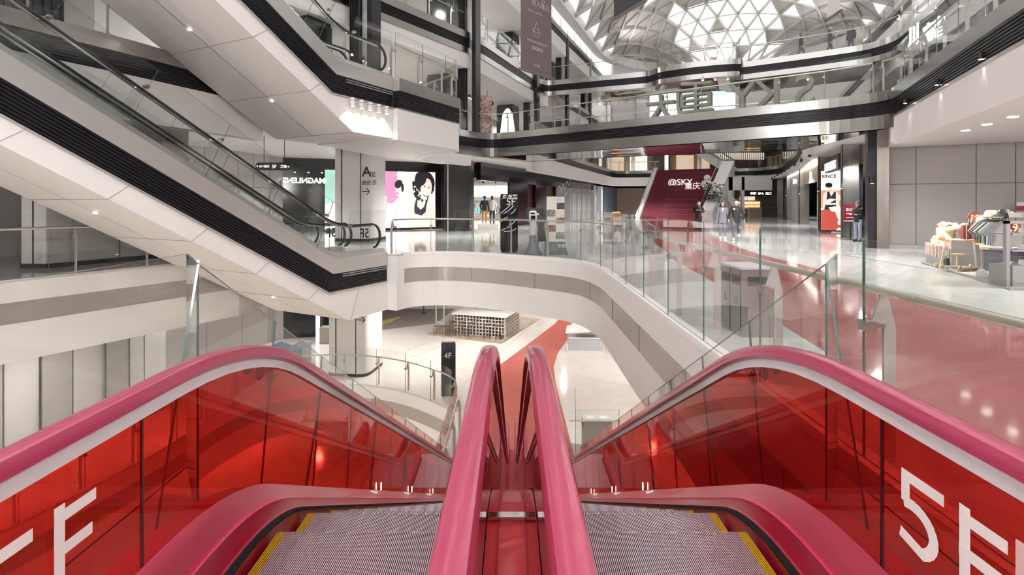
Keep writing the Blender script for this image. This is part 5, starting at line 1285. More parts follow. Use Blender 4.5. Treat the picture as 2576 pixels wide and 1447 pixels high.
    for Lg in (L, R):
        e = MB(); a = Lg[2]; e.lathe([(.045, 0), (.055, .02), (.052, .07), (.04, .11)], (a.x, a.y + .0, a.z - .085), 12, 0, .9, 1.15); e.lathe([(.045, 0), (.056, .015), (.05, .05), (.03, .075)], (a.x, a.y - .11, a.z - .085), 12, 0, .9, 1.7); e.build('shoe', [shoes or PRINTW], root, smooth=60)
    if phone:
        wq = (LA[2] + RA[2]) / 2; e = MB(); e.box(wq + V((0, -.08, .06)), (.075, .01, .15), rx=.5); tag(e.build('phone', [BLKM], root), 'phone', 'phone') if False else e.build('phone', [BLKM], root)
    root.scale = (k, k, k); return root, dict(ch=ch, pel=pel)
DEN = cloth('denim'); BLZ = mat('grey_blazer', (.17, .18, .21), .8); JKT = mat('black_jacket', (.012, .012, .013), .75); PANT = mat('charcoal_trousers', (.10, .10, .13), .8)
P_ = gp(1852, 604); r_, j = person('person in a black jacket with white chest stripes walking toward the camera', (P_.x, P_.y, .004), -.40, 1.78, JKT, PANT, PRINTW, 'short', dict(ll=.30, rl=-.38, larm=((-.09, .02, -.27), (-.02, -.09, -.23)), rarm=((.09, .05, -.27), (.04, -.06, -.24))), jacket_len=.05)
m = MB(); c = j['ch']; m.b2(-.115, -.05, -.145, -.128, c.z + .03, c.z + .055).b2(-.115, -.05, -.145, -.128, c.z - .015, c.z + .012); m.build('chest_stripes', [PRINTW], r_)
P_ = gp(1818, 601); person('person in a grey blazer and white top walking beside the one in the black jacket', (P_.x, P_.y, .004), -.40, 1.68, BLZ, mat('slate_trousers', (.20, .19, .25), .8), PRINTW, 'bob', dict(ll=.04, rl=.10, larm=((-.07, .03, -.27), (-.02, -.03, -.25)), rarm=((.07, .03, -.27), (.02, -.04, -.25))), jacket_len=.10, blazer=True, female=True)
P_ = gp(1757, 588.5); person('person in black looking down at a phone near the foot of the maroon stairs', (P_.x, P_.y, .004), -.3, 1.70, JKT, BLKM, BLKM, 'short', dict(larm=((-.10, .0, -.25), (.20, -.16, .10)), rarm=((.10, 0, -.25), (-.20, -.16, .10)), ll=.12, rl=-.05), phone=True)
P_ = gp(2158, 607.5); person('person with long dark hair in a black sweatshirt and jeans standing by the black shop', (P_.x, P_.y, .004), -1.25, 1.68, JKT, DEN, BLKM, 'long', dict(larm=((-.04, -.02, -.27), (.06, -.17, .03)), rarm=((.04, -.02, -.27), (-.10, -.17, .03))), female=True)
for k, (px, py, lab, sw_) in enumerate(((2015, 137, 'striding person in black on the upper bridge, leftmost of three', .35), (2088, 127, 'person in dark top and pale cap on the upper bridge, middle of three', -.25), (2141, 121, 'dark-clad person on the upper bridge, rightmost of three', .15))):
    P_ = gp(px, py, z7); n_ = 1.0; u_ = Vector((P_.x, P_.y)) ; P2 = Vector((P_.x * 1.04, P_.y * 1.04))
    rr__, j = person(lab, (P2.x, P2.y, z7 + .004), 1.1 if k != 2 else -1.2, 1.74, JKT, PANT, BLKM, 'short', dict(ll=sw_, rl=-sw_))
    if k == 1:
        m = MB(); m.lathe([(.15, 0), (.10, .02), (.09, .08), (.02, .11)], (0, -.02, 1.70), 14); m.build('cap', [PRINTW], rr__)
P_ = gp(680, 988, -10.8); person('person seen through the left red glass on the lowest floor', (P_.x, P_.y, -10.796), .8, 1.74, mat('rust_top', (.35, .06, .03), .8), mat('rust_trousers', (.30, .05, .03), .8), BLKM, 'short', dict(ll=.3, rl=-.35))
MANN = mat('mannequin_dark', (.05, .045, .04), .4)
q = dp(1219, 500, 31.8); person('black mannequin in mustard shorts inside the lit clothing shop', (q.x, q.y, .31), .1, 1.72, BLKM, cloth('mustard'), PRINTW, 'short', dict(larm=((-.10, .0, -.26), (.08, -.05, -.22))), cat='mannequin', name='mannequin', skin=MANN)
m = MB(); m.b2(q.x - .4, q.x + .4, q.y - .3, q.y + .3, .006, .31); solo('display_plinth', m, [WHITE2], 'white plinth under the mannequin in mustard shorts', 'plinth')
q = dp(1238, 500, 32.2); person('mannequin in a white top beside the one in mustard shorts', (q.x, q.y, .31), .1, 1.72, PRINTW, BLKM, BLKM, 'short', None, cat='mannequin', name='mannequin', skin=MANN)
m = MB(); m.b2(q.x - .33, q.x + .4, q.y - .3, q.y + .3, .006, .31); solo('display_plinth', m, [WHITE2], 'white plinth under the mannequin in a white top', 'plinth')
# ------------------------------------------------------------------ free-standing things on the middle floor
# black floor totem
r_ = thing('floor_totem', 'tall glossy black floor totem with 5F and white curved lines by the curved edge', 'totem', (-.10, 17.15, 0), .06)
m = MB(); m.extr([(-.29, -.09, .06), (.29, -.09, .06), (.29, -.09, 1.90), (.26, -.09, 1.95), (-.26, -.09, 1.95), (-.29, -.09, 1.90)], (0, .18, 0)); m.build('body', [BLK], r_)
m = MB(); m.b2(-.26, .26, -.07, .07, 0, .06); m.build('base', [BLKM], r_)
text_mb('5F', .32, (-.10, -.095, 1.58), (1, 0, 0), UP, .003).build('floor_number', [PRINTW], r_); text_mb('盘龙荟', .17, (-.23, -.095, 1.78), (1, 0, 0), UP, .003, bold=.004).build('caption', [PRINTW], r_)
m = MB()
for pts in ([(-.28, 1.30), (-.1, 1.45), (.05, 1.58)], [(-.2, 1.28), (0, 1.40), (.15, 1.56)], [(.05, 1.28), (.15, 1.35), (.22, 1.45)], [(-.25, 1.02), (-.18, 1.12), (-.05, 1.18)], [(-.28, .73), (-.1, .80), (.1, .95), (.28, 1.12)], [(-.18, .70), (-.02, .70), (.14, .73), (.24, .80)]):
    for a, b in zip(pts, pts[1:]): m.beam((a[0], -.092, a[1]), (b[0], -.092, b[1]), .004, .022)
m.build('white_lines', [PRINTW], r_)
# delivery robot like dispenser
p = gp(1341, 640); r_ = thing('service_robot', 'slim grey and white bell-footed service robot beside the black totem', 'robot', (.67, 16.4, 0), 0)
m = MB(); m.lathe([(.27, 0), (.28, .05), (.24, .10), (.16, .28), (.12, .45), (.105, .62)], (0, 0, 0), 20, sy=.8); m.build('skirt_base', [mat('robot_grey', (.17, .17, .20), .35)], r_, smooth=60)
m = MB(); m.lathe([(.105, .55), (.115, .75), (.115, 1.0), (.09, 1.06)], (0, 0, 0), 18, sy=.7); m.build('body', [LGREY], r_, smooth=60)
m = MB(); m.lathe([(.07, 1.06), (.12, 1.09), (.13, 1.2), (.12, 1.36), (.08, 1.40)], (0, 0, 0), 18, sy=.6); m.build('head', [WHITE2], r_, smooth=60)
m = MB(); m.b2(-.07, .07, -.085, -.07, 1.12, 1.24).b2(-.08, .06, -.085, -.07, 1.29, 1.34); m.build('screen', [BLK], r_)
r_ = thing('folding_sign', 'small dark leaning folding sign right behind the service robot', 'sign', (.98, 17.3, 0), 0)
m = MB(); m.extr([(-.12, -.02, .35), (.18, -.02, .35), (.05, -.02, 1.22), (-.12, -.02, 1.25)], (0, .02, 0)); m.build('board', [DGREY], r_); m = MB(); m.beam((-.1, 0, 0), (-.1, 0, .4), .02, .02).beam((.14, 0, 0), (.14, 0, .4), .02, .02); m.build('leg', [BLKM], r_)
# advert column stand
r_ = thing('display_stand', 'cream display stand with product pictures on a flared dark grey foot', 'display stand', (1.38, 16.3, 0), .02)
m = MB(); m.add([(-.37, -.17, 0), (.37, -.17, 0), (.37, .17, 0), (-.37, .17, 0), (-.36, -.16, .12), (.36, -.16, .12), (.36, .16, .12), (-.36, .16, .12), (-.28, -.08, .42), (.28, -.08, .42), (.28, .08, .42), (-.28, .08, .42)],
    [(3, 2, 1, 0), (0, 1, 5, 4), (1, 2, 6, 5), (2, 3, 7, 6), (3, 0, 4, 7), (4, 5, 9, 8), (5, 6, 10, 9), (6, 7, 11, 10), (7, 4, 8, 11), (8, 9, 10, 11)]); m.build('flared_foot', [mat('stand_grey', (.13, .13, .145), .45)], r_)
m = MB(); m.b2(-.28, .28, -.05, .05, .42, 1.85); m.build('cream_panel', [mat('stand_cream', (.62, .60, .54), .5)], r_); m = MB(); m.b2(-.285, .285, -.06, .06, 1.85, 1.87); m.build('top_edge', [BLKM], r_)
rs = random.Random(2)
for k, (x, z, w_, h_, c) in enumerate(((.04, 1.45, .24, .20, (.05, .05, .07)), (-.28, 1.22, .27, .21, (.22, .20, .18)), (.02, 1.0, .26, .18, (.30, .16, .14)), (-.28, .74, .28, .21, (.25, .15, .13)), (.0, .5, .28, .22, (.28, .26, .25)))):
    m = MB(); m.b2(x, x + w_, -.056, -.05, z, z + h_); m.build('product_picture', [mat('picture_%d' % k, c, .5, var=(30, .9))], r_)
text_mb('1.88', .16, (-.08, -.053, 1.69), (1, 0, 0), UP, .002).build('caption', [mat('pale_print', (.4, .42, .4), .5)], r_)
text_mb('天街', .13, (.05, -.125, .24), (1, 0, 0), UP, .004).build('foot_caption', [PRINTW], r_)
# black rack sign by the shop
r_ = thing('notice_stand', 'low dark notice board inside the entrance behind the black totem', 'notice', (1.25, 27.6, 0), 0)
m = MB(); m.b2(-.45, .45, -.04, .04, .45, 1.35).b2(-.04, .04, -.03, .03, 0, .45).b2(-.3, .3, -.15, .15, 0, .03); m.build('board', [BLKM], r_); m = MB(); m.b2(-.3, .2, -.046, -.04, .98, 1.06).b2(-.3, .3, -.046, -.04, .75, .78).b2(-.35, .3, -.046, -.04, .62, .65); m.build('text_lines', [PRINTW], r_)

# litter bins
def bin_(loc, rz, label, wx=.40, wy=.62, h=.84, tiles=False):
    r_ = thing('litter_bin', label, 'bin', loc, rz); m = MB(); m.b2(0, wx, 0, wy, 0, h)
    m.build('cabinet', [mat('bin_grey', (.30, .275, .26), .3, .6)], r_)
    m = MB(); m.b2(-.01, wx + .01, -.01, wy + .01, h, h + .025); m.build('lid', [LGREY], r_)
    for k in range(2):
        m = MB(); m.b2(-.006, .03, .04 + k * (wy / 2), wy / 2 - .04 + k * (wy / 2), h - .20, h - .09); m.build('opening', [BLKM], r_)
        c = Vector((-.007, wy / 4 + k * wy / 2, h * .5)); m = MB()
        for t in range(3):
            a = c + Vector((0, math.cos(2.09 * t + 1.57) * .055, math.sin(2.09 * t + 1.57) * .055)); b = c + Vector((0, math.cos(2.09 * t + 3.66) * .055, math.sin(2.09 * t + 3.66) * .055)); m.beam(a, b, .003, .009)
        m.build('recycling_mark', [PRINTB], r_)
        m = MB(); m.b2(-.006, 0, .02 + k * (wy / 2), .024 + k * (wy / 2), .03, h - .02); m.build('door_gap', [BLKM], r_)
    m = MB(); m.b2(wx * .2, wx * .8, -.007, .02, h - .20, h - .09); m.build('opening', [BLKM], r_)
    return r_
bin_((2.84, 6.36, 0), 0, 'grey two-slot litter bin standing on the middle floor right behind the balustrade')
b2 = bin_((2.0, 14.75, -5.4), -1.571, 'brown litter bin with two white lid labels on the lower floor', .42, .8, .95)
for k in range(2):
    m = MB(); m.b2(.10, .30, .1 + k * .38, .32 + k * .38, .976, .98); m.build('lid_label', [PRINTW], b2)
g_ = thing('glass_corner_guard', 'clear glass corner guard around the litter bin on the lower floor', 'glass screen', (2.3, 14.2, -5.4), 0)
for a, b in (((1.75, 14.15), (2.95, 14.15)), ((1.75, 14.15), (1.95, 15.9)), ((2.95, 14.15), (2.6, 12.4))):
    m = MB().sweep([a, b], [(-.006, -5.4), (-.006, -4.05), (.006, -4.05), (.006, -5.4)], mis=[0, 1, 0, 1], mi=1); m.build('glass_panel', [CLEAR, EDGE], g_, world=True)
m = MB(); m.tube([(1.6, 14.22, -4.38), (3.0, 14.22, -4.38)], .028, 8); m.build('handrail', [RAILW], g_, world=True)

# hanging direction signs
def hang_sign(px0, px1, py, d, h_, ztop, label, texts, rz=0.0):
    a = dp(px0, py, d); b = dp(px1, py, d); w_ = (b - a).length; c = (a + b) / 2
    r_ = thing('hanging_sign', label, 'sign', tuple(c), rz); pts = [(math.cos(t) * h_ / 2 + (w_ / 2 - h_ / 2 if math.cos(t) > 0 else -(w_ / 2 - h_ / 2)), 0, math.sin(t) * h_ / 2) for t in [2 * math.pi * (i + .5) / 24 for i in range(24)]]
    m = MB().extr([(x, -.05, z) for x, y, z in pts], (0, .10, 0)); m.build('board', [BLKM], r_)
    for sx in (-1, 1): m = MB(); m.tube([(sx * w_ * .28, 0, h_ / 2), (sx * w_ * .28, 0, ztop - c.z)], .012, 6); m.build('rod', [BLKM], r_)
    for x, t, s in texts: text_mb(t, s, (x * w_ / 2, -.055, -s * .36), (1, 0, 0), UP, .003, 'CENTER').build('sign_text', [LIT], r_)
    return r_
hang_sign(646, 734, 419, 19.0, .29, 4.1, 'black pill-shaped hanging sign reading 5F left of the pale column', ((-.60, '↑ SKY重庆', .10), (.02, '5F', .17), (.62, '卫梯→', .12)), .1)
hang_sign(1168, 1243, 258, 33.0, .36, 9.5, 'black pill-shaped hanging sign with toilet symbols in the floor above', ((0, '卫♿ⓘ 梯→', .24),), .35)
# exit sign on the left wall
# ------------------------------------------------------------------ pop-up stall on the right
SG = mat('stall_grey', (.24, .235, .23), .45); SGD = mat('stall_dark_grey', (.13, .13, .16), .5); CRM = mat('cream_plastic', (.66, .54, .36), .45, var=(12, .15)); ORG = mat('terracotta', (.50, .16, .06), .5); PNKB = mat('pale_pink_card', (.66, .50, .50), .6, var=(22, .3)); YLW = mat('pale_yellow', (.66, .56, .30), .5, var=(14, .2))
def P0(px, py, z=0): q = gp(px, py, z); return (q.x, q.y)
mat_poly = [P0(2318, 663), P0(2540, 731), P0(2640, 731), (12.9, 9.6), (16.5, 12.2), P0(2400, 636)]
m = MB().prism(mat_poly, 0.0, .035); o = solo('floor_plate', m, [SG], 'low grey floor plate under the clothing and toy stall', 'floor plate')
m = MB().prism([(Vector(p) - Vector((12.6, 12.3))) * .95 + Vector((12.6, 12.3)) for p in map(Vector, mat_poly)], .035, .04); o = m.build('carpet', [mat('stall_carpet', (.52, .46, .43), .9, var=(12, .12))], o, world=False); o.location = -o.parent.location
def ob(name, label, cat, px0, px1, py0, py1, d, dep, m_, group=None, zb=None, rz=0):
    """box whose front face spans the given pixels at depth d"""
    a = dp(px0, py1, d); b = dp(px1, py0, d); z0 = a.z if zb is None else zb
    mb = MB(); mb.b2(a.x, b.x, d, d + dep, z0, b.z); return solo(name, mb, m_, label, cat, group)
d0 = Vector((.62, .78))
def block(poly, z0, z1): return MB().prism(poly, z0, z1)
pl1 = [P0(2330, 660.5, .04), P0(2373, 675, .04), (Vector(P0(2373, 675, .04)) + Vector((1.35, 1.0))), (Vector(P0(2330, 660.5, .04)) + Vector((1.35, 1.0)))]
solo('display_plinth', block([tuple(Vector(p)) for p in pl1], .04, .27), [SG], 'lowest grey plinth of the stall carrying pink boxes', 'plinth')
a = Vector(P0(2393, 676, .04)); b = a + Vector((1.02, -.62)); c = b + Vector((.75, 1.1)); e = a + Vector((.75, 1.1))
solo('display_plinth', block([tuple(a), tuple(b), tuple(c), tuple(e)], .04, .74), [mat('plinth_warm', (.42, .39, .36), .45)], 'taller warm grey plinth of the stall carrying suitcases', 'plinth')
# pink gift boxes on the low plinth
A_ = Vector(P0(2330, 660.5, .04)); B_ = Vector(P0(2373, 675, .04)); u_ = (B_ - A_)
for k in range(5):
    c = A_ + u_ * (.1 + k * .2) + Vector((.16, .14)); m = MB(); m.box((c.x, c.y, .27 + .15), (.17, .14, .30), -.6, 0); m.box((c.x - .01, c.y - .075, .27 + .12), (.09, .012, .12), -.6, 1)
    solo('gift_box', m, [[PNKB, CRM][k % 2], PRINTW], 'pink and cream gift box in the front row of the low plinth', 'box', 'gift boxes on the low plinth')
rs = random.Random(9)
for k in range(6):
    c = A_ + u_ * (k * .2) + Vector((.62, .45)); m = MB(); m.box((c.x, c.y, .27 + .19), (.2, .16, .38), rs.uniform(-.8, -.4), 0); m.ball((c.x, c.y, .27 + .42), .07, (1, 1, .8), 10, 1)
    solo('toy_box', m, [rs.choice([PNKB, CRM, PRINTW]), rs.choice([YLW, PRINTW, ORG])], 'toy box with a round plush lid in the second row of the stall', 'box', 'toy boxes in the second row', smooth=40)
for k in range(7):
    c = A_ + Vector((1.25, .95)) + u_ * (k * .17 - .15); m = MB(); m.box((c.x, c.y, .27 + .36), (.2, .18, .60 + .1 * (k % 2)), -.6, 0); m.ball((c.x, c.y, .27 + .74 + .05 * (k % 2)), .08, (1, 1, .7), 10, 1)
    solo('toy_box', m, [rs.choice([PNKB, CRM, LGREY]), rs.choice([YLW, PRINTW, ORG, SGD])], 'stacked toy box with a soft toy on top at the rear of the stall', 'box', 'stacked toy boxes at the rear', smooth=40)
# suitcases on the taller plinth
for k, (f, w_, mt, lab) in enumerate(((.22, .12, mat('suitcase_red', (.28, .04, .03), .4), 'narrow dark red case left of the pale yellow suitcases'), (.50, .26, YLW, 'pale yellow suitcase in the middle of the taller plinth'), (.84, .30, YLW, 'pale yellow suitcase at the right end of the taller plinth'))):
    c = a + (b - a) * f + Vector((.25, .28)); r_ = thing('suitcase', lab, 'suitcase', (c.x, c.y, .74), math.atan2(-.62, 1.02))
    m = MB(); m.b2(-w_ / 2, w_ / 2, -.11, .11, .02, .36); m.build('shell', [mt], r_); m = MB(); m.tube([(-.05, 0, .36), (-.05, 0, .40), (.05, 0, .40), (.05, 0, .36)], .012, 6); m.build('handle', [PRINTW], r_)
    m = MB(); m.b2(-.012, .012, -.115, .115, .02, .37); m.build('strap', [PRINTW], r_)
# soft toys and duffels above
for k in range(8):
    q = a + (b - a) * (.05 + k * .13) + Vector((.55, .75)); m = MB(); m.ball((q.x, q.y, .95 + .04 * (k % 3)), .12, (1.1, 1, .8), 12, 0); m.ball((q.x + .06, q.y - .06, 1.03 + .04 * (k % 3)), .06, (1, 1, 1), 10, 1); m.cyl((q.x, q.y, .74), .08, .2, 10, 0)
    solo('soft_toy', m, [rs.choice([CRM, YLW, SGD, PNKB]), rs.choice([PRINTW, ORG, CRM])], 'round soft toy in the row behind the suitcases', 'soft toy', 'soft toys behind the suitcases', smooth=50)
# scooters
def scooter(loc, rz, label, seat=False):
    r_ = thing('kick_scooter', label, 'scooter', loc, rz)
    m = MB(); m.b2(-.32, .30, -.06, .06, .07, .10); m.build('deck', [CRM], r_)
    for x, y in ((-.34, 0), (.30, -.12), (.30, .12)):
        m = MB(); m.extr([(x + .065 * math.cos(t), y - .02, .075 + .065 * math.sin(t)) for t in [2 * math.pi * i / 16 for i in range(16)]], (0, .04, 0)); m.build('wheel', [CRM], r_); m = MB(); m.extr([(x + .025 * math.cos(t), y - .025, .075 + .025 * math.sin(t)) for t in [2 * math.pi * i / 10 for i in range(10)]], (0, .05, 0)); m.build('wheel_hub', [ORG], r_)
    m = MB(); m.beam((.28, 0, .10), (.18, 0, .70), .035, .035); m.build('steering_post', [PRINTW if not seat else CRM], r_)
    m = MB(); m.beam((.18, -.17, .70), (.18, .17, .70), .03, .03); m.build('handlebar', [ORG], r_)
    if seat:
        m = MB(); m.beam((-.05, 0, .10), (-.05, 0, .36), .03, .03); m.lathe([(.02, -.02), (.08, 0), (.08, .03), (.02, .04)], (-.05, 0, .36), 12, 0, 2.0, .7); m.build('seat', [CRM], r_)
    return r_
q = P0(2400, 681, .04); scooter((q[0] + .1, q[1] + .1, .04), 2.85, 'cream ride-on scooter with a seat in front of the taller plinth', True)
q = P0(2452, 684, .04); scooter((q[0], q[1] + .15, .04), .35, 'cream kick scooter with terracotta bars right of the ride-on one')
# rolling drawer trolley
q = Vector(P0(2470, 700, .04)); w1 = Vector((.98, -.86)).normalized(); w2 = Vector((.66, .75)); r_ = thing('drawer_trolley', 'dark grey two-row drawer trolley on pale castors under the clothes rack', 'trolley', (q.x, q.y, .04), math.atan2(w1.y, w1.x))
m = MB(); m.b2(0, 1.15, 0, .6, .16, .62); m.build('carcass', [SG], r_); m = MB(); m.b2(-.03, 1.18, -.03, .63, .62, .68); m.build('top_board', [LWOOD], r_)
for i in range(2):
    for j in range(2): m = MB(); m.b2(.03 + i * .56, .56 + i * .56, -.02, .0, .19 + j * .22, .39 + j * .22); dr = m.build('drawer', [SGD], r_); m = MB(); m.ball((.30 + i * .56, -.03, .29 + j * .22), .014, n=8); m.build('knob', [CHROME], dr)
for x in (.0, 1.1): m = MB(); m.extr([(x + .10 * math.cos(t), -.08, .09 + .10 * math.sin(t)) for t in [2 * math.pi * i / 18 for i in range(18)]], (0, .06, 0)); m.build('castor', [LGREY], r_)
m = MB(); m.tube([(0, -.05, .09), (1.1, -.05, .09)], .03, 8); m.build('axle_bar', [LGREY], r_)
# clothes rack with garments
ra = dp(2484, 547, 12.6); rb_ = dp(2536, 549, 10.9)
r_ = thing('clothes_rack', 'steel clothes rack holding the row of T-shirts', 'clothes rack', (rb_.x, rb_.y, .04), 0)
m = MB(); m.tube([ra, rb_], .018, 8); m.build('hanging_rail', [CHROME], r_, world=True)
for q_ in (ra, rb_):
    m = MB(); m.tube([(q_.x, q_.y, .72), q_], .018, 8); m.build('upright', [CHROME], r_, world=True)
# garments: torso + sleeves, hung square to the rail
dirr = (rb_ - ra).normalized(); nx = Vector((dirr.y, -dirr.x, 0)).normalized()
gl = ['pink', 'white', 'black', 'sand', 'black', 'white', 'teal', 'black', 'white', 'grey', 'denim', 'grey']
names = {'pink': 'pink', 'white': 'white', 'black': 'black', 'sand': 'sand-coloured', 'teal': 'teal', 'grey': 'grey', 'denim': 'denim blue'}
cnt = {}
for k, c in enumerate(gl):
    cnt[c] = cnt.get(c, 0) + 1
    o = ra.lerp(rb_, (k + .4) / len(gl)); m = MB(); L_ = .62 + .06 * (k % 3)
    def T(u, v, w_=0): return o + nx * (-u) + Vector((0, 0, v - .05)) + dirr * w_
    pts = [(-.07, -.02), (-.22, -.06), (-.40, -.28), (-.33, -.36), (-.24, -.26), (-.25, -L_), (.25, -L_), (.24, -.26), (.33, -.36), (.40, -.28), (.22, -.06), (.07, -.02)]
    fr_ = [T(u, v, -.022) for u, v in pts]; m.extr(fr_, dirr * .044)
    m.tube([T(-.18, -.05), T(0, .0), T(.18, -.05)], .008, 5, 1); m.tube([T(0, .0), T(0, .05)], .004, 5, 1)
    grp = None
    if gl.count(c) > 1: lab = names[c] + ' T-shirt hanging among the others on the stall rack'; grp = names[c] + ' T-shirts on the stall rack'
    else: lab = names[c] + ' T-shirt hanging on the stall rack'
    solo('t_shirt', m, [cloth(c), BLKM], lab, 'T-shirt', grp)
# hats on a shelf board above the rack
bd = dp(2500, 545, 12.2); m = MB(); m.beam(dp(2478, 541, 12.9), dp(2576, 541, 10.2), .05, .10); solo('stall_header', m, [mat('taupe_board', (.40, .36, .32), .5)], 'taupe rail board running behind the hats above the clothes rack', 'board')
def hat(p, col, lab, s=1.0):
    m = MB(); m.lathe([(.20 * s, 0), (.205 * s, .01), (.12 * s, .06), (.11 * s, .12), (.09 * s, .155), (.02, .165)], p, 18, 0, 1.15, 1); m.box((p[0] + .03, p[1] - .125 * s, p[2] + .09), (.06, .01, .04), 0, 1); solo('bucket_hat', m, [col, PRINTW], lab, 'hat', smooth=50)
q = dp(2494, 546, 12.3); hat((q.x, q.y, q.z - .0), YLW, 'pale yellow bucket hat lying on top of the clothes rack'); q = dp(2528, 545, 11.2); hat((q.x, q.y, q.z), BLKM, 'black bucket hat lying on top of the clothes rack, right of the yellow one')
# round number signs, bags, masks
q = dp(2452, 549, 13.0); r_ = thing('round_sign', 'round dark red sign with cream figures at the left end of the clothes rack', 'sign', tuple(q), 0)
m = MB(); m.extr([(.17 * math.cos(t), 0, .17 * math.sin(t)) for t in [2 * math.pi * i / 24 for i in range(24)]], (0, .03, 0)); m.build('disc', [mat('sign_red', (.25, .03, .03), .5)], r_); text_mb('88', .26, (0, -.006, -.09), (1, 0, 0), UP, .004, 'CENTER', bold=.006).build('figure', [CRM], r_)
m = MB(); m.beam((0, .04, 0), (.25, .04, -.25), .02, .02); m.build('bracket', [SG], r_)
q = dp(2553, 572, 10.3); r_ = thing('round_sign', 'round dark red sign with a cream 9 on the shoe shelf at the right edge', 'sign', tuple(q), 0)
m = MB(); m.extr([(.13 * math.cos(t), 0, .13 * math.sin(t)) for t in [2 * math.pi * i / 24 for i in range(24)]], (0, .03, 0)); m.build('disc', [MATS['sign_red']], r_); text_mb('9', .22, (0, -.006, -.08), (1, 0, 0), UP, .004, 'CENTER', bold=.006).build('figure', [CRM], r_)
q = dp(2470, 556, 12.8); m = MB(); m.ball(q, .13, (1, .8, 1.1), 14, 0); m.ball(q + Vector((.15, .02, .03)), .10, (1, .8, 1), 12, 0); solo('plush_bag', m, [PRINTW], 'white heart-shaped plush bag left of the T-shirts', 'bag', smooth=60)
for k, (px, py) in enumerate(((2444, 566), (2452, 568))):
    q = dp(px, py, 12.9); r_ = thing('hanging_bag', ['sand-coloured skateboard-shaped bag with black rim, left end of the rack', 'sand-coloured bag hanging right of the black-rimmed one'][k], 'bag', tuple(q), .15)
    m = MB(); m.extr([(.05 * math.cos(t), 0, .16 * math.sin(t)) for t in [2 * math.pi * i / 20 for i in range(20)]], (0, .05, 0)); m.build('pouch', [cloth('sand')], r_)
    m = MB(); m.tube([(.055 * math.cos(t), .02, .165 * math.sin(t)) for t in [2 * math.pi * i / 20 for i in range(20)]], .012, 6, closed=True); m.build('rim', [BLKM], r_); m = MB(); m.tube([(0, .02, .16), (.02, .04, .28)], .006, 5); m.build('loop', [BLKM], r_)
# yellow crates behind, plain drawings only
for k, (p0, p1, y0, y1) in enumerate(((2488, 2520, 634, 656), (2522, 2545, 636, 660))):
    a_ = dp(p0, y1, 11.6); b3 = dp(p1, y0, 11.6); m = MB(); m.b2(a_.x, b3.x, 11.6, 11.95, .72, b3.z + .14); solo('yellow_crate', m, [YLW], ['yellow card crate on the drawer trolley behind the shirts, left one', 'yellow card crate on the drawer trolley behind the shirts, right one'][k], 'crate')
# shelf tower with shoes at the right edge
sx0 = dp(2532, 640, 9.9).x
r_ = thing('shoe_shelf', 'grey shelf tower carrying pairs of pale trainers at the right edge', 'shelving', (sx0, 9.9, .04), 0)
m = MB(); m.b2(0, .07, 0, .07, 0, 1.27); m.build('post', [SG], r_); m = MB(); m.b2(.7, .76, .1, .16, .4, 1.27); m.build('post', [LGREY], r_)
m = MB(); m.b2(.12, 1.4, .0, .5, 0, .40); m.build('cabinet', [SG], r_); m = MB(); m.b2(0, 1.4, 0, .14, 1.22, 1.27); m.build('top_bar', [SG], r_)
for zz in (.68, 1.0): m = MB(); m.b2(.12, 1.4, .0, .5, zz, zz + .025); m.build('shelf_board', [SG], r_)
def shoe(p, rz, label, grp):
    r2 = thing('trainer', label, 'shoe', p, rz, grp); m = MB(); m.lathe([(.04, 0), (.048, .01), (.046, .025)], (0, 0, 0), 14, 0, 3.0, 1.0); m.build('sole', [PRINTW], r2)
    m = MB(); m.add([(-.12, -.035, .025), (-.12, .035, .025), (.13, -.035, .025), (.13, .035, .025), (-.11, -.025, .11), (-.11, .025, .11), (-.01, -.025, .10), (-.01, .025, .10), (.12, -.025, .05), (.12, .025, .05)],
        [(0, 2, 8, 6, 4), (1, 5, 7, 9, 3), (0, 4, 5, 1), (2, 3, 9, 8), (4, 6, 7, 5), (6, 8, 9, 7)]); m.build('upper', [mat('trainer_upper', (.62, .60, .57), .6)], r2)
    m = MB()
    for i in range(4): m.beam((.0 + i * .025, -.02, .10 - i * .011), (.0 + i * .025, .02, .10 - i * .011), .006, .006)
    m.build('laces', [BLKM], r2); return r2
for i, zz in enumerate((.44, .745, 1.065)):
    for j in range(3): shoe((sx0 + .25 + j * .30, 10.1 + .04, zz), .5, ['pale trainer on the lowest shelf of the tower', 'pale trainer on the middle shelf of the tower', 'pale trainer on the top shelf of the tower'][i], ['trainers on the lowest shelf', 'trainers on the middle shelf', 'trainers on the top shelf'][i])
# ------------------------------------------------------------------ upper floors: letters, banners, spots
LETM = mat('letter_side_olive', (.30, .30, .25), .5); 
def big_letter(ch, px, label, size, m_=LETM, z=z6, dd=1.1):
    # stand on the lower bridge, seen from behind
    a = Vector((5.97, 22.9)); b = Vector((11.7, 18.6)); dr = (a - b).normalized()     # reading direction runs to the left
    k = (px - CX) / F; t = None
    d_ = (b - a).normalized(); n_ = Vector((-d_.y, d_.x)); o = a + n_ * dd
    t = (k * o.y - o.x) / (d_.x - k * d_.y); q = o + d_ * t
    r_ = thing('standing_letter', label, 'letter', (q.x, q.y, z), 0)
    mb = text_mb(ch, size, (q.x, q.y, z + .03), (-d_.x, -d_.y, 0), UP, .17, 'CENTER', bold=.0); mb.build('letter_body', [m_], r_, world=True)
    m = MB(); m.box((0, 0, .015), (.9, .35, .03), math.atan2(d_.y, d_.x)); m.build('foot_plate', [GREY], r_)
big_letter('庆', 1672, 'large back-to-front Chinese character at the left end of the standing letters', 1.9)
big_letter('重', 1752, 'large back-to-front Chinese character, second from the left of the standing letters', 1.9)
big_letter('Y', 1868, 'large letter Y standing on the lower bridge', 1.75)
big_letter('K', 1930, 'large letter K seen from behind on the lower bridge', 1.75)
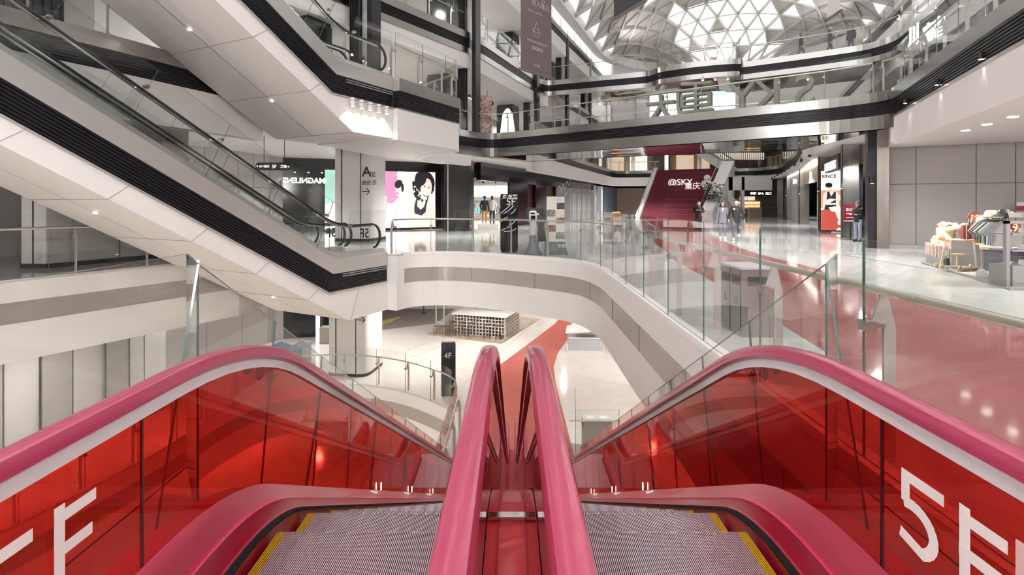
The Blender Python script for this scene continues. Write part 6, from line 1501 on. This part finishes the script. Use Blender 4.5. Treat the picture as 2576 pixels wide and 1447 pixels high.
big_letter('S', 2025, 'large letter S seen from behind, rightmost of the standing letters', 1.75)
# bright screen wall behind the letters
s0_ = dp(1636, 300, 32); s1_ = dp(1850, 300, 32)
r_ = thing('advert_wall', 'white lit advert wall behind the standing letters with a pale blue caption', 'advert wall', (s0_.x, 32, z6), 0)
m = MB(); m.b2(s0_.x, s1_.x, 32, 32.15, z6 + .1, z6 + 3.1); m.build('lit_face', [emis('advert_white', (.95, .93, .92), 1.05)], r_, world=True)
m = MB(); m.b2(s0_.x - .08, s1_.x + .08, 32.0, 32.2, z6, z6 + .1); m.build('base', [BLKM], r_, world=True)
m = MB(); q = dp(1787, 236, 31.97); m.b2(q.x, q.x + .95, 31.96, 31.99, q.z - .12, q.z + .16); m.build('blue_caption', [emis('pale_blue', (.45, .75, .85), 1.0)], r_, world=True)
text_mb('TUVIPAI', .36, (dp(1792, 280, 31.97).x, 31.97, z6 + .42), (1, 0, 0), UP, .003).build('caption', [mat('pale_grey_print', (.6, .6, .62), .5)], r_, world=True)
# banners
def banner(px0, px1, pyt, pybL, pybR, dL, dR, label, m_, texts, rod=True):
    ztop = dp(px0, pyt, dL).z; a = dp(px0, pybL, dL); b = dp(px1, pybR, dR); r_ = thing('hanging_banner', label, 'banner', tuple((a + b) / 2), 0)
    hz = Vector((b.x - a.x, b.y - a.y, 0)).normalized(); A2 = Vector((a.x, a.y, ztop)); B2 = Vector((b.x, b.y, ztop)); n_ = hz.cross(Vector(UP)) * .01
    zb = (a.z + b.z) / 2; m = MB(); m.extr([Vector((a.x, a.y, zb)), Vector((b.x, b.y, zb)), B2, A2], n_); m.build('cloth', [m_], r_, world=True)
    m = MB(); m.tube([Vector((a.x, a.y, zb)) - hz * .1, Vector((b.x, b.y, zb)) + hz * .1], .05, 8); m.build('bottom_rod', [mat('rod_brown', (.15, .12, .12), .5)], r_, world=True)
    m = MB()
    for q in (A2, B2): m.tube([q, q + Vector((0, 0, 3.0))], .008, 4)
    m.build('wire', [BLKM], r_, world=True)
    W_ = (B2 - A2).length
    for u, v, t, s in texts:
        text_mb(t, s, Vector((a.x, a.y, zb)) + hz * (u * W_) + Vector((0, 0, v)) + (n_ * -1 if n_.y > 0 else n_) * 2.2, hz, UP, .002, 'CENTER').build('print', [mat('banner_print', (.55, .50, .49), .6)], r_, world=True)
    return r_, a, hz, W_, zb, n_
BR_, a_, hz_, W_, zb_, n_ = banner(1310, 1387, -60, 197, 176, 20.0, 21.5, 'large taupe fabric banner with a pot drawing hanging at the left of the atrium', mat('taupe_fabric', (.155, .125, .125), .75),
    ((.5, 3.05, '闷着吃', .36), (.62, 2.72, '点入味儿', .30), (.45, 2.42, 'Simmer for real flavour', .10), (.5, 1.22, 'THREE-SAUCE SIMMER POT', .105), (.52, .93, '◎◎◎◎', .20), (.5, .28, '捞王锅', .12)))
m = MB(); c = Vector((a_.x, a_.y, zb_)) + hz_ * (W_ * .48) + Vector((0, 0, 1.72)) + (n_ * -1 if n_.y > 0 else n_) * 2.2
def C2(x, y): return c + hz_ * x + Vector((0, 0, y))
m.tube([C2(.24 * math.cos(t), .06 * math.sin(t)) for t in [2 * math.pi * i / 20 for i in range(20)]], .010, 5, closed=True)
m.tube([C2(.22 * math.cos(t), -.04 + .2 * math.sin(t)) for t in [math.pi + math.pi * i / 10 for i in range(11)]], .010, 5)
m.tube([C2(-.16, .06), C2(-.06, .14), C2(-.02, .33), C2(.0, .36), C2(.03, .33), C2(.06, .14), C2(.16, .06)], .010, 5); m.build('pot_drawing', [MATS['banner_print']], BR_, world=True)
banner(1545, 1621, -60, 50, 2, 17.0, 15.5, 'dark charcoal banner hanging under the lattice roof, right of the taupe one', mat('charcoal_fabric', (.035, .037, .042), .6), ((.75, .35, 'D', .3),))
banner(2082, 2113, -60, 34, 44, 19.0, 18.2, 'narrow white banner with a red streak near the top right of the roof', mat('white_fabric', (.72, .71, .69), .7), ())
q = dp(2104, 22, 18.3); m = MB(); m.extr([q + Vector((0, -.1, -.25)), q + Vector((.08, -.12, .0)), q + Vector((.02, -.1, .4)), q + Vector((-.06, -.1, .1))], (0, .006, 0)); 
# cylinder spots lighting the upper escalator flank
for k in range(5):
    px, py = 868 + k * 26.5, 240 + k * 6.7; E_up = UPC + PAIR_U * (.35 + k * .34) + PAIR_R * .13
    r_ = thing('cylinder_spot', ['leftmost', 'second from left', 'middle', 'fourth from left', 'rightmost'][k] + ' white cylinder spotlight of five under the upper black louvre', 'spotlight', (E_up.x, E_up.y, 4.26), 0)
    m = MB(); m.cyl((0, 0, 0), .062, .15, 14).cyl((0, 0, .17), .062, .06, 14).cyl((0, 0, .14), .03, .04, 10); m.build('housing', [PRINTW], r_); m = MB(); m.cyl((0, 0, -.008), .05, .008, 14); m.build('lens', [LAMP], r_)
    m = MB(); m.beam((0, 0, .2), (-PAIR_R.x * .16, -PAIR_R.y * .16, .2), .03, .03); m.build('bracket', [PRINTW], r_)
    spot((E_up.x, E_up.y, 4.22), 45, 100, (E_up.x - PAIR_R.x * .10, E_up.y - PAIR_R.y * .10, 3.5), r=.03)
for k in range(3):
    q = Vector((12.2 + k * .75, 33.2 - k * .12)); r_ = thing('cylinder_spot', ['left', 'middle', 'right'][k] + ' white cylinder spotlight of three under the bulge of the upper bridge', 'spotlight', (q.x, q.y - .35, 9.45), 0)
    m = MB(); m.cyl((0, 0, 0), .09, .24, 14); m.build('housing', [PRINTW], r_); m = MB(); m.cyl((0, 0, -.01), .07, .01, 12); m.build('lens', [LAMP], r_)
for k, (px, py) in enumerate(((2492, 106), (2376, 176), (2294, 225), (2230, 263))):
    t = [.12, .38, .66, .96][k]
    best = min(P6v[iR + 1:], key=lambda p: abs((p.x / p.y * F + CX) - px)); 
    # interpolate along the right gallery edge
    A, B = Vector((7.0, 4.1)), Vector((12.2, 16.0)); kx = (px - CX) / F; dd_ = B - A; s_ = (kx * A.y - A.x) / (dd_.x - kx * dd_.y); q = A + dd_ * s_ + Vector((-.15, .06))
    r_ = thing('cylinder_spot', ['nearest', 'second nearest', 'third nearest', 'farthest'][k] + ' black spotlight of four on the louvre above the pale right wall', 'spotlight', (q.x, q.y, 4.62), 0)
    m = MB(); m.cyl((0, 0, 0), .05, .14, 14); m.build('housing', [BLKM], r_); m = MB(); m.cyl((0, 0, -.008), .04, .008, 14); m.build('lens', [LAMP], r_); m = MB(); m.beam((0, 0, .1), (.16, -.06, .16), .025, .025); m.build('bracket', [BLKM], r_)
    spot((q.x, q.y, 4.58), 6, 60, (q.x, q.y, 0), r=.03)
# recessed downlights of the right ceiling and others
for k, (px, py) in enumerate(((2548, 294), (2483, 313), (2429, 328))):
    q = dp(px, py, F * (3.65 - H) / (CY - py)); m = MB(); m.cyl((q.x, q.y, 3.635), .10, .02, 20); solo('downlight', m, [LAMP], ['round recessed downlight nearest the camera in the right ceiling', 'middle of three recessed downlights in the right ceiling', 'recessed downlight nearest the grey wall top in the right ceiling'][k], 'downlight')
# spots on the 6F/7F gallery ceilings
for k in range(8):
    x, y = -6.5 + k * 1.1, 24 + k * 3.2; m = MB(); m.cyl((x - 1.2, y + .6, z7 - 1.92), .08, .02, 14); solo('downlight', m, [LAMP], 'small downlight in the ceiling of the floor behind the tall columns', 'downlight', 'downlights in the left gallery ceiling')
# back walls of the galleries
wall((-17, 4), (-12.6, 15.5), z6, z7 - 1.9, PANEL2, 'wall_left')
for k in range(4):
    a = Vector((-16.4, 5.6)) + Vector((1.15, 3.0)) * (k * .92); m = MB(); m.box((a.x + .1, a.y, z6 + 1.45), (.12, 1.6, 2.9), -.37)
    for q in range(8): m.box((a.x + .2 + .36 * (q - 3.5) * .2 * 1.0, a.y + (q - 3.5) * .2, z6 + 1.45), (.1, .05, 2.9), -.37)
    solo('dark_window', m, [BLACK], ['first', 'second', 'third', 'fourth'][k] + ' dark fluted opening from the left in the top left wall', 'window')
wall((-12.6, 15.5), (-12, 24), z6, z7 - 1.9, WHITE, 'wall_left'); wall((-12, 24), (-5, 36), z6, z7 - 1.9, mat('shop_warm', (.45, .36, .30), .6), 'wall_left'); wall((-5, 36), (4, 60), z6, z7 - 1.9, PANEL2, 'wall_left')
wall((-16, 16), (-5, 36), z7, z8 - 1.9, WHITE, 'wall_left'); wall((-5, 36), (4, 60), z7, z8 - 1.9, WHITE, 'wall_left')
for k, (x, y) in enumerate(((-3.1, 29.6), (.6, 38.8), (-7.3, 20.6), (4.2, 47))):
    for zz, nm in ((z6, 'lower'), (z7, 'upper')):
        m = MB(); m.box((x - .9, y, zz + 1.65), (1.3, 1.3, 3.4), -.4); m.box((x - .9, y, zz + 3.5), (1.25, 1.25, .3), -.4)
        solo('square_pillar', m, [BLK], 'black square pillar on the %s left gallery, %s' % (nm, ['beside the corner column', 'near the left end of the upper bridge', 'behind the upper escalator landing', 'beyond the upper bridge'][k]), 'pillar')
# shop things seen on 6F behind the bridge corner
m = MB(); m.lathe([(.05, 0), (.4, .05), (.45, .5), (.38, 1.0), (.3, 1.6), (.1, 1.9)], (dp(1277, 320, 31).x, 31.0, z6), 16); solo('white_sculpture', m, [emis('white_glow_shade', (.9, .9, .9), 1.0)], 'white rounded standing lamp behind the balustrade at the left end of the lower bridge', 'lamp', smooth=60)
q = dp(1222, 300, 30.5); m = MB(); m.b2(q.x - .35, q.x + .35, 30.5, 30.7, z6, z6 + 2.6); solo('pattern_panel', m, [mat('red_white_pattern', (.55, .36, .33), .6, var=(7, .8))], 'red and white patterned panel behind the column at the left of the lower bridge', 'panel')
# right gallery 6F / 7F glass shop fronts
wall((10.9, -1), (14.6, 7.6), z6, z7 - 1.8, mat('smoky_front', (.12, .12, .135), .12), 'wall_right', side=-1); wall((14.6, 7.6), (17.6, 19), z6, z7 - 1.8, MATS['smoky_front'], 'wall_right', side=-1); wall((17.6, 19), (22.6, 30), z6, z7 - 1.8, MATS['smoky_front'], 'wall_right', side=-1)
rsg = thing('shop_sign', 'white Chinese shop letters high on the dark glass front at the upper right', 'shop sign', (16.6, 15.5, 7.8), 0)
q = dp(2285, 118, 17.6); text_mb('川', .75, q, (-.25, -.97, 0), UP, .02, bold=.02).build('letter_row', [LIT], rsg, world=True); q = dp(2322, 108, 16.6); text_mb('南宿', .62, (q.x, q.y, q.z), (-.25, -.97, 0), UP, .02, bold=.02).build('letter_row', [LIT], rsg, world=True)
wall((21, 8), (26, 20), z7, z8 - 1.9, WHITE, 'wall_right', side=-1); wall((26, 20), (40, 54), z7, z8 - 1.9, PANEL2, 'wall_right', side=-1)

# ------------------------------------------------------------------ lower floor
wall((-14.5, 9), (-14.5, 21.5), -5.4, -1.8, PANEL2, joints_x=(.22, .30, .42, .60, .78, .9), joints_z=(-2.7,), jm=BLKM)
wall((-14.5, 21.5), (-11.8, 26.5), -5.4, -1.8, PANEL, joints_x=(.3, .6, .85))
for k, y in enumerate((14.0, 16.3, 18.8)):
    r_ = thing('recessed_door', ['grey service door nearest the camera on the lower left wall', 'second grey service door on the lower left wall', 'third grey service door on the lower left wall'][k], 'door', (-14.46, y, -5.4), 0)
    m = MB(); m.b2(0, .03, -.55, .55, 0, 2.5); m.build('door_leaf', [PANEL], r_); m = MB(); m.b2(.03, .05, -.58, -.55, 0, 2.5).b2(.03, .05, .55, .58, 0, 2.5).b2(.03, .05, -.58, .58, 2.5, 2.53); m.build('door_frame', [DGREY], r_); m = MB(); m.cyl((.06, .45, 1.05), .02, .12, 8); m.build('handle', [CHROME], r_)
wall((-11.8, 26.5), (-8.4, 27.6), -5.4, -1.8, BLK)
m = MB(); m.b2(-9.9, -9.75, 25.9, 26.05, -5.4, -1.8); solo('white_post', m, [LIT], 'thin bright white post at the shop edge on the lower floor, left of the column', 'post')
# blue glass counter / bench
q = gp(765, 905, -5.4); m = MB(); m.extr([(-10.2, 21.6, -5.4), (-8.9, 21.8, -5.4), (-8.9, 21.8, -4.6), (-9.3, 21.8, -4.5), (-9.7, 21.7, -4.65), (-10.2, 21.6, -4.45)], (0, 1.0, 0)); solo('blue_bench', m, [mat('steel_blue', (.13, .22, .27), .25)], 'steel-blue curved counter on the lower floor left of the pale column', 'counter')
# kiosk on a wooden deck
dk = [(-4.46, 27.3), (-.54, 25.6), (1.6, 30.8), (-3.0, 33.0)]
solo('kiosk_deck', MB().prism(dk, -5.4, -5.33), [WOOD], 'wooden deck under the lattice-front bar on the lower floor', 'deck')
kf = Vector((-3.05, 27.35)); ke = Vector((-.36, 26.5)); kd = (ke - kf).normalized(); kn = Vector((.33, .944)); KL = (ke - kf).length
bar_ = thing('bar_counter', 'L-shaped bar faced with a pale square lattice, on the wooden deck', 'bar counter', (kf.x, kf.y, -5.33), 0)
TIL = mat('lattice_tile', (.58, .54, .49), .5)
def latt(a, d_, L, n_out, nx_, nz_):
    m = MB(); z0, z1 = -5.33, -4.28
    for i in range(nx_ + 1):
        p = a + d_ * (L * i / nx_); m.box((p.x, p.y, (z0 + z1) / 2), (.05, .14, z1 - z0), math.atan2(d_.y, d_.x))
    for j in range(nz_ + 1):
        z = z0 + (z1 - z0) * j / nz_; p = a + d_ * (L / 2); m.box((p.x, p.y, z), (L, .14, .04), math.atan2(d_.y, d_.x))
    return m
latt(kf, kd, KL, None, 16, 6).build('front_lattice', [TIL], bar_, world=True); latt(ke, kn, 2.1, None, 12, 6).build('side_lattice', [TIL], bar_, world=True)
m = MB(); b0 = kf + kn * .12; b1 = ke + kn * .12; m.prism([tuple(b0), tuple(b1 - kd * .1), tuple(b1 + kn * 2.0 - kd * .1), tuple(b0 + kn * 2.0)], -5.33, -4.3); m.build('dark_core', [mat('core_brown', (.10, .085, .075), .6)], bar_, world=True)
m = MB(); m.prism([tuple(kf - kn * .15 - kd * .1), tuple(ke - kn * .15 + kd * .15), tuple(ke + kn * 2.1 + kd * .15), tuple(kf + kn * 2.1 - kd * .1)], -4.28, -4.22); m.build('worktop', [mat('worktop_white', (.78, .76, .73), .3)], bar_, world=True)
m = MB(); c = kf.lerp(ke, .45) + kn * 1.4; m.box((c.x, c.y, -3.9), (1.2, .5, .6), math.atan2(kd.y, kd.x)); m.build('coffee_machine', [LGREY], bar_, world=True)
m = MB(); c = kf.lerp(ke, .85) + kn * 1.5; m.box((c.x, c.y, -3.95), (.8, .4, .55), math.atan2(kd.y, kd.x)); m.build('black_cabinet', [BLKM], bar_, world=True)
def stool():
    r_ = thing('bar_stool', 'bar stool', 'bar stool', (0, 0, 0)); m = MB(); m.cyl((0, 0, .70), .17, .035, 18); m.build('seat', [mat('stool_brown', (.16, .08, .05), .5)], r_)
    for i in range(4):
        t = math.pi / 4 + i * math.pi / 2; m = MB(); m.tube([(.12 * math.cos(t), .12 * math.sin(t), .70), (.20 * math.cos(t), .20 * math.sin(t), 0)], .011, 6); m.build('leg', [BLKM], r_)
    m = MB(); m.tube([(.175 * math.cos(t), .175 * math.sin(t), .25) for t in [2 * math.pi * i / 16 for i in range(16)]], .008, 5, closed=True); m.build('foot_ring', [BLKM], r_)
    m = MB(); m.tube([(-.16, -.1, .70), (-.17, -.14, .95), (0, -.19, 1.0), (.17, -.14, .95), (.16, -.1, .70)], .009, 6).tube([(-.05, -.17, .70), (-.05, -.18, .98)], .006, 5).tube([(.05, -.17, .70), (.05, -.18, .98)], .006, 5); m.build('back_hoop', [BLKM], r_); return r_
st0 = stool(); pos = [(.93, .50, 'rightmost bar stool in front of the lattice bar'), (.72, .50, 'bar stool second from the right end of the lattice bar'), (.40, .42, 'bar stool third from the right, under the middle of the bar'), (.20, .40, 'bar stool fourth from the right in front of the bar'), (.02, .42, 'leftmost bar stool, beside the low bench')]
for k, (t, o_, lab) in enumerate(pos):
    c = kf.lerp(ke, t) - kn * o_
    if k == 0: st0.location = (c.x, c.y, -5.33); st0['label'] = lab; st0['group'] = 'bar stools at the lattice bar'
    else: dup(st0, (c.x, c.y, -5.33), .1 * k, lab, 'bar stools at the lattice bar')
r_ = thing('low_bench', 'small black-framed bench with brown seat at the left end of the bar', 'bench', (-3.75, 27.1, -5.33), -.3)
m = MB(); m.b2(-.35, .35, -.16, .16, .42, .47); m.build('seat', [MATS['stool_brown']], r_)
for sx in (-1, 1): m = MB(); m.tube([(sx * .33, -.14, 0), (sx * .33, -.14, .42), (sx * .33, .14, .42), (sx * .33, .14, 0), (sx * .33, -.14, 0)], .012, 6); m.build('frame_loop', [BLKM], r_)
r_ = thing('portal_stand', 'tall pale square portal standing at the left corner of the wooden deck', 'frame', (-4.1, 27.55, -5.33), 0)
for x in (0, .42): m = MB(); m.b2(x, x + .05, 0, .06, 0, 3.5); m.build('upright', [SATIN], r_)
m = MB(); m.b2(0, .47, 0, .05, .55, .6); m.build('crossbar', [SATIN], r_); m = MB(); m.b2(.05, .42, .02, .04, .6, 3.5); m.build('pane', [CLEARS], r_)
# low fluted cabinet, tables in the cafe behind
for k, (x, y) in enumerate(((-2.6, 33.2), (-1.2, 34.0), (-5.6, 32.6))):
    r_ = thing('cafe_table', ['small round dark table behind the bar, left', 'small round dark table behind the bar, right', 'small round dark table on the grey rug'][k], 'table', (x, y, -5.4), 0); m = MB(); m.cyl((0, 0, .72), .35, .03, 20); m.build('tabletop', [DGREY], r_); m = MB(); m.cyl((0, 0, 0), .03, .72, 8).cyl((0, 0, 0), .22, .02, 16); m.build('pedestal', [BLKM], r_)
struct('floor', MB().prism([(-8.2, 27.8), (-4.4, 29.9), (-3.8, 34), (-9, 34)], -5.4, -5.39), [mat('rug_grey_brown', (.24, .21, .19), .8, var=(4, .1))])
solo('patterned_rug', MB().prism([gp(953, 812, -5.4).xy.to_tuple(), gp(1000, 797, -5.4).xy.to_tuple(), gp(1010, 800, -5.4).xy.to_tuple(), gp(955, 822, -5.4).xy.to_tuple()], -5.4, -5.38), [mat('yellow_rug', (.58, .42, .16), .9, var=(9, .6))], 'yellow and black patterned rug right of the lower column', 'rug')
m = MB(); m.b2(-9.6, -8.9, 25.6, 26.1, -5.4, -4.6); solo('display_cabinet', m, [mat('taupe_box', (.30, .27, .25), .5)], 'taupe display cabinet in the shop left of the lower column', 'cabinet')
for k in range(4): m = MB(); m.box((-9.5 + k * .28, 26.3, -3.7), (.05, .4, .8)); solo('hanging_garment', m, [cloth(['white', 'grey', 'black', 'sand'][k])], ['white', 'grey', 'black', 'sand-coloured'][k] + ' garment hanging in the shop left of the lower column', 'garment')
# 4F totem
r_ = thing('floor_totem', 'tall black floor totem with a white 4F on the lower floor', 'totem', (-2.32, 18.75, -5.4), .1)
m = MB(); m.extr([(-.26, -.09, .04), (.26, -.09, .04), (.26, -.09, 1.90), (.23, -.09, 1.95), (-.23, -.09, 1.95), (-.26, -.09, 1.90)], (0, .18, 0)); m.build('body', [BLK], r_)
m = MB(); m.b2(-.23, .23, -.07, .07, 0, .04); m.build('base', [BLKM], r_); text_mb('4F', .28, (-.02, -.095, 1.40), (1, 0, 0), UP, .003, 'CENTER').build('floor_number', [PRINTW], r_)
# pale tiled counter
r_ = thing('tiled_counter', 'pale tiled low counter with white canopy beside the coral path on the lower floor', 'counter', (3.5, 24.2, -5.4), -.10)
m = MB(); m.b2(-.85, .78, -.0, .9, .06, .62); m.build('tiled_body', [mat('pale_blue_grey_tile', (.55, .56, .60), .4)], r_)
m = MB()
for i in range(9): m.b2(-.85 + i * .204 - .003, -.85 + i * .204 + .003, -.006, 0, .06, .62)
for j in range(4): m.b2(-.85, .78, -.006, 0, .06 + j * .18, .066 + j * .18)
m.build('tile_joints', [GREY], r_); m = MB(); m.b2(-.92, .85, -.08, 1.0, 0, .06).b2(-.88, .80, -.03, .06, .62, .67).b2(-.85, .78, .82, .9, .62, .95); m.build('white_trim', [WHITE2], r_)
m = MB(); m.extr([(-.98, -.12, .86), (.78, .0, .98), (.8, .9, 1.1), (-.9, .8, 1.0)], (0, 0, .05)); m.build('canopy_top', [WHITE2], r_)
m = MB(); m.b2(-.84, -.80, .0, .04, .62, .95).b2(.70, .74, .0, .04, .62, .98); m.build('canopy_post', [SATIN], r_)
# 4F edge ledge at the foot of escalators
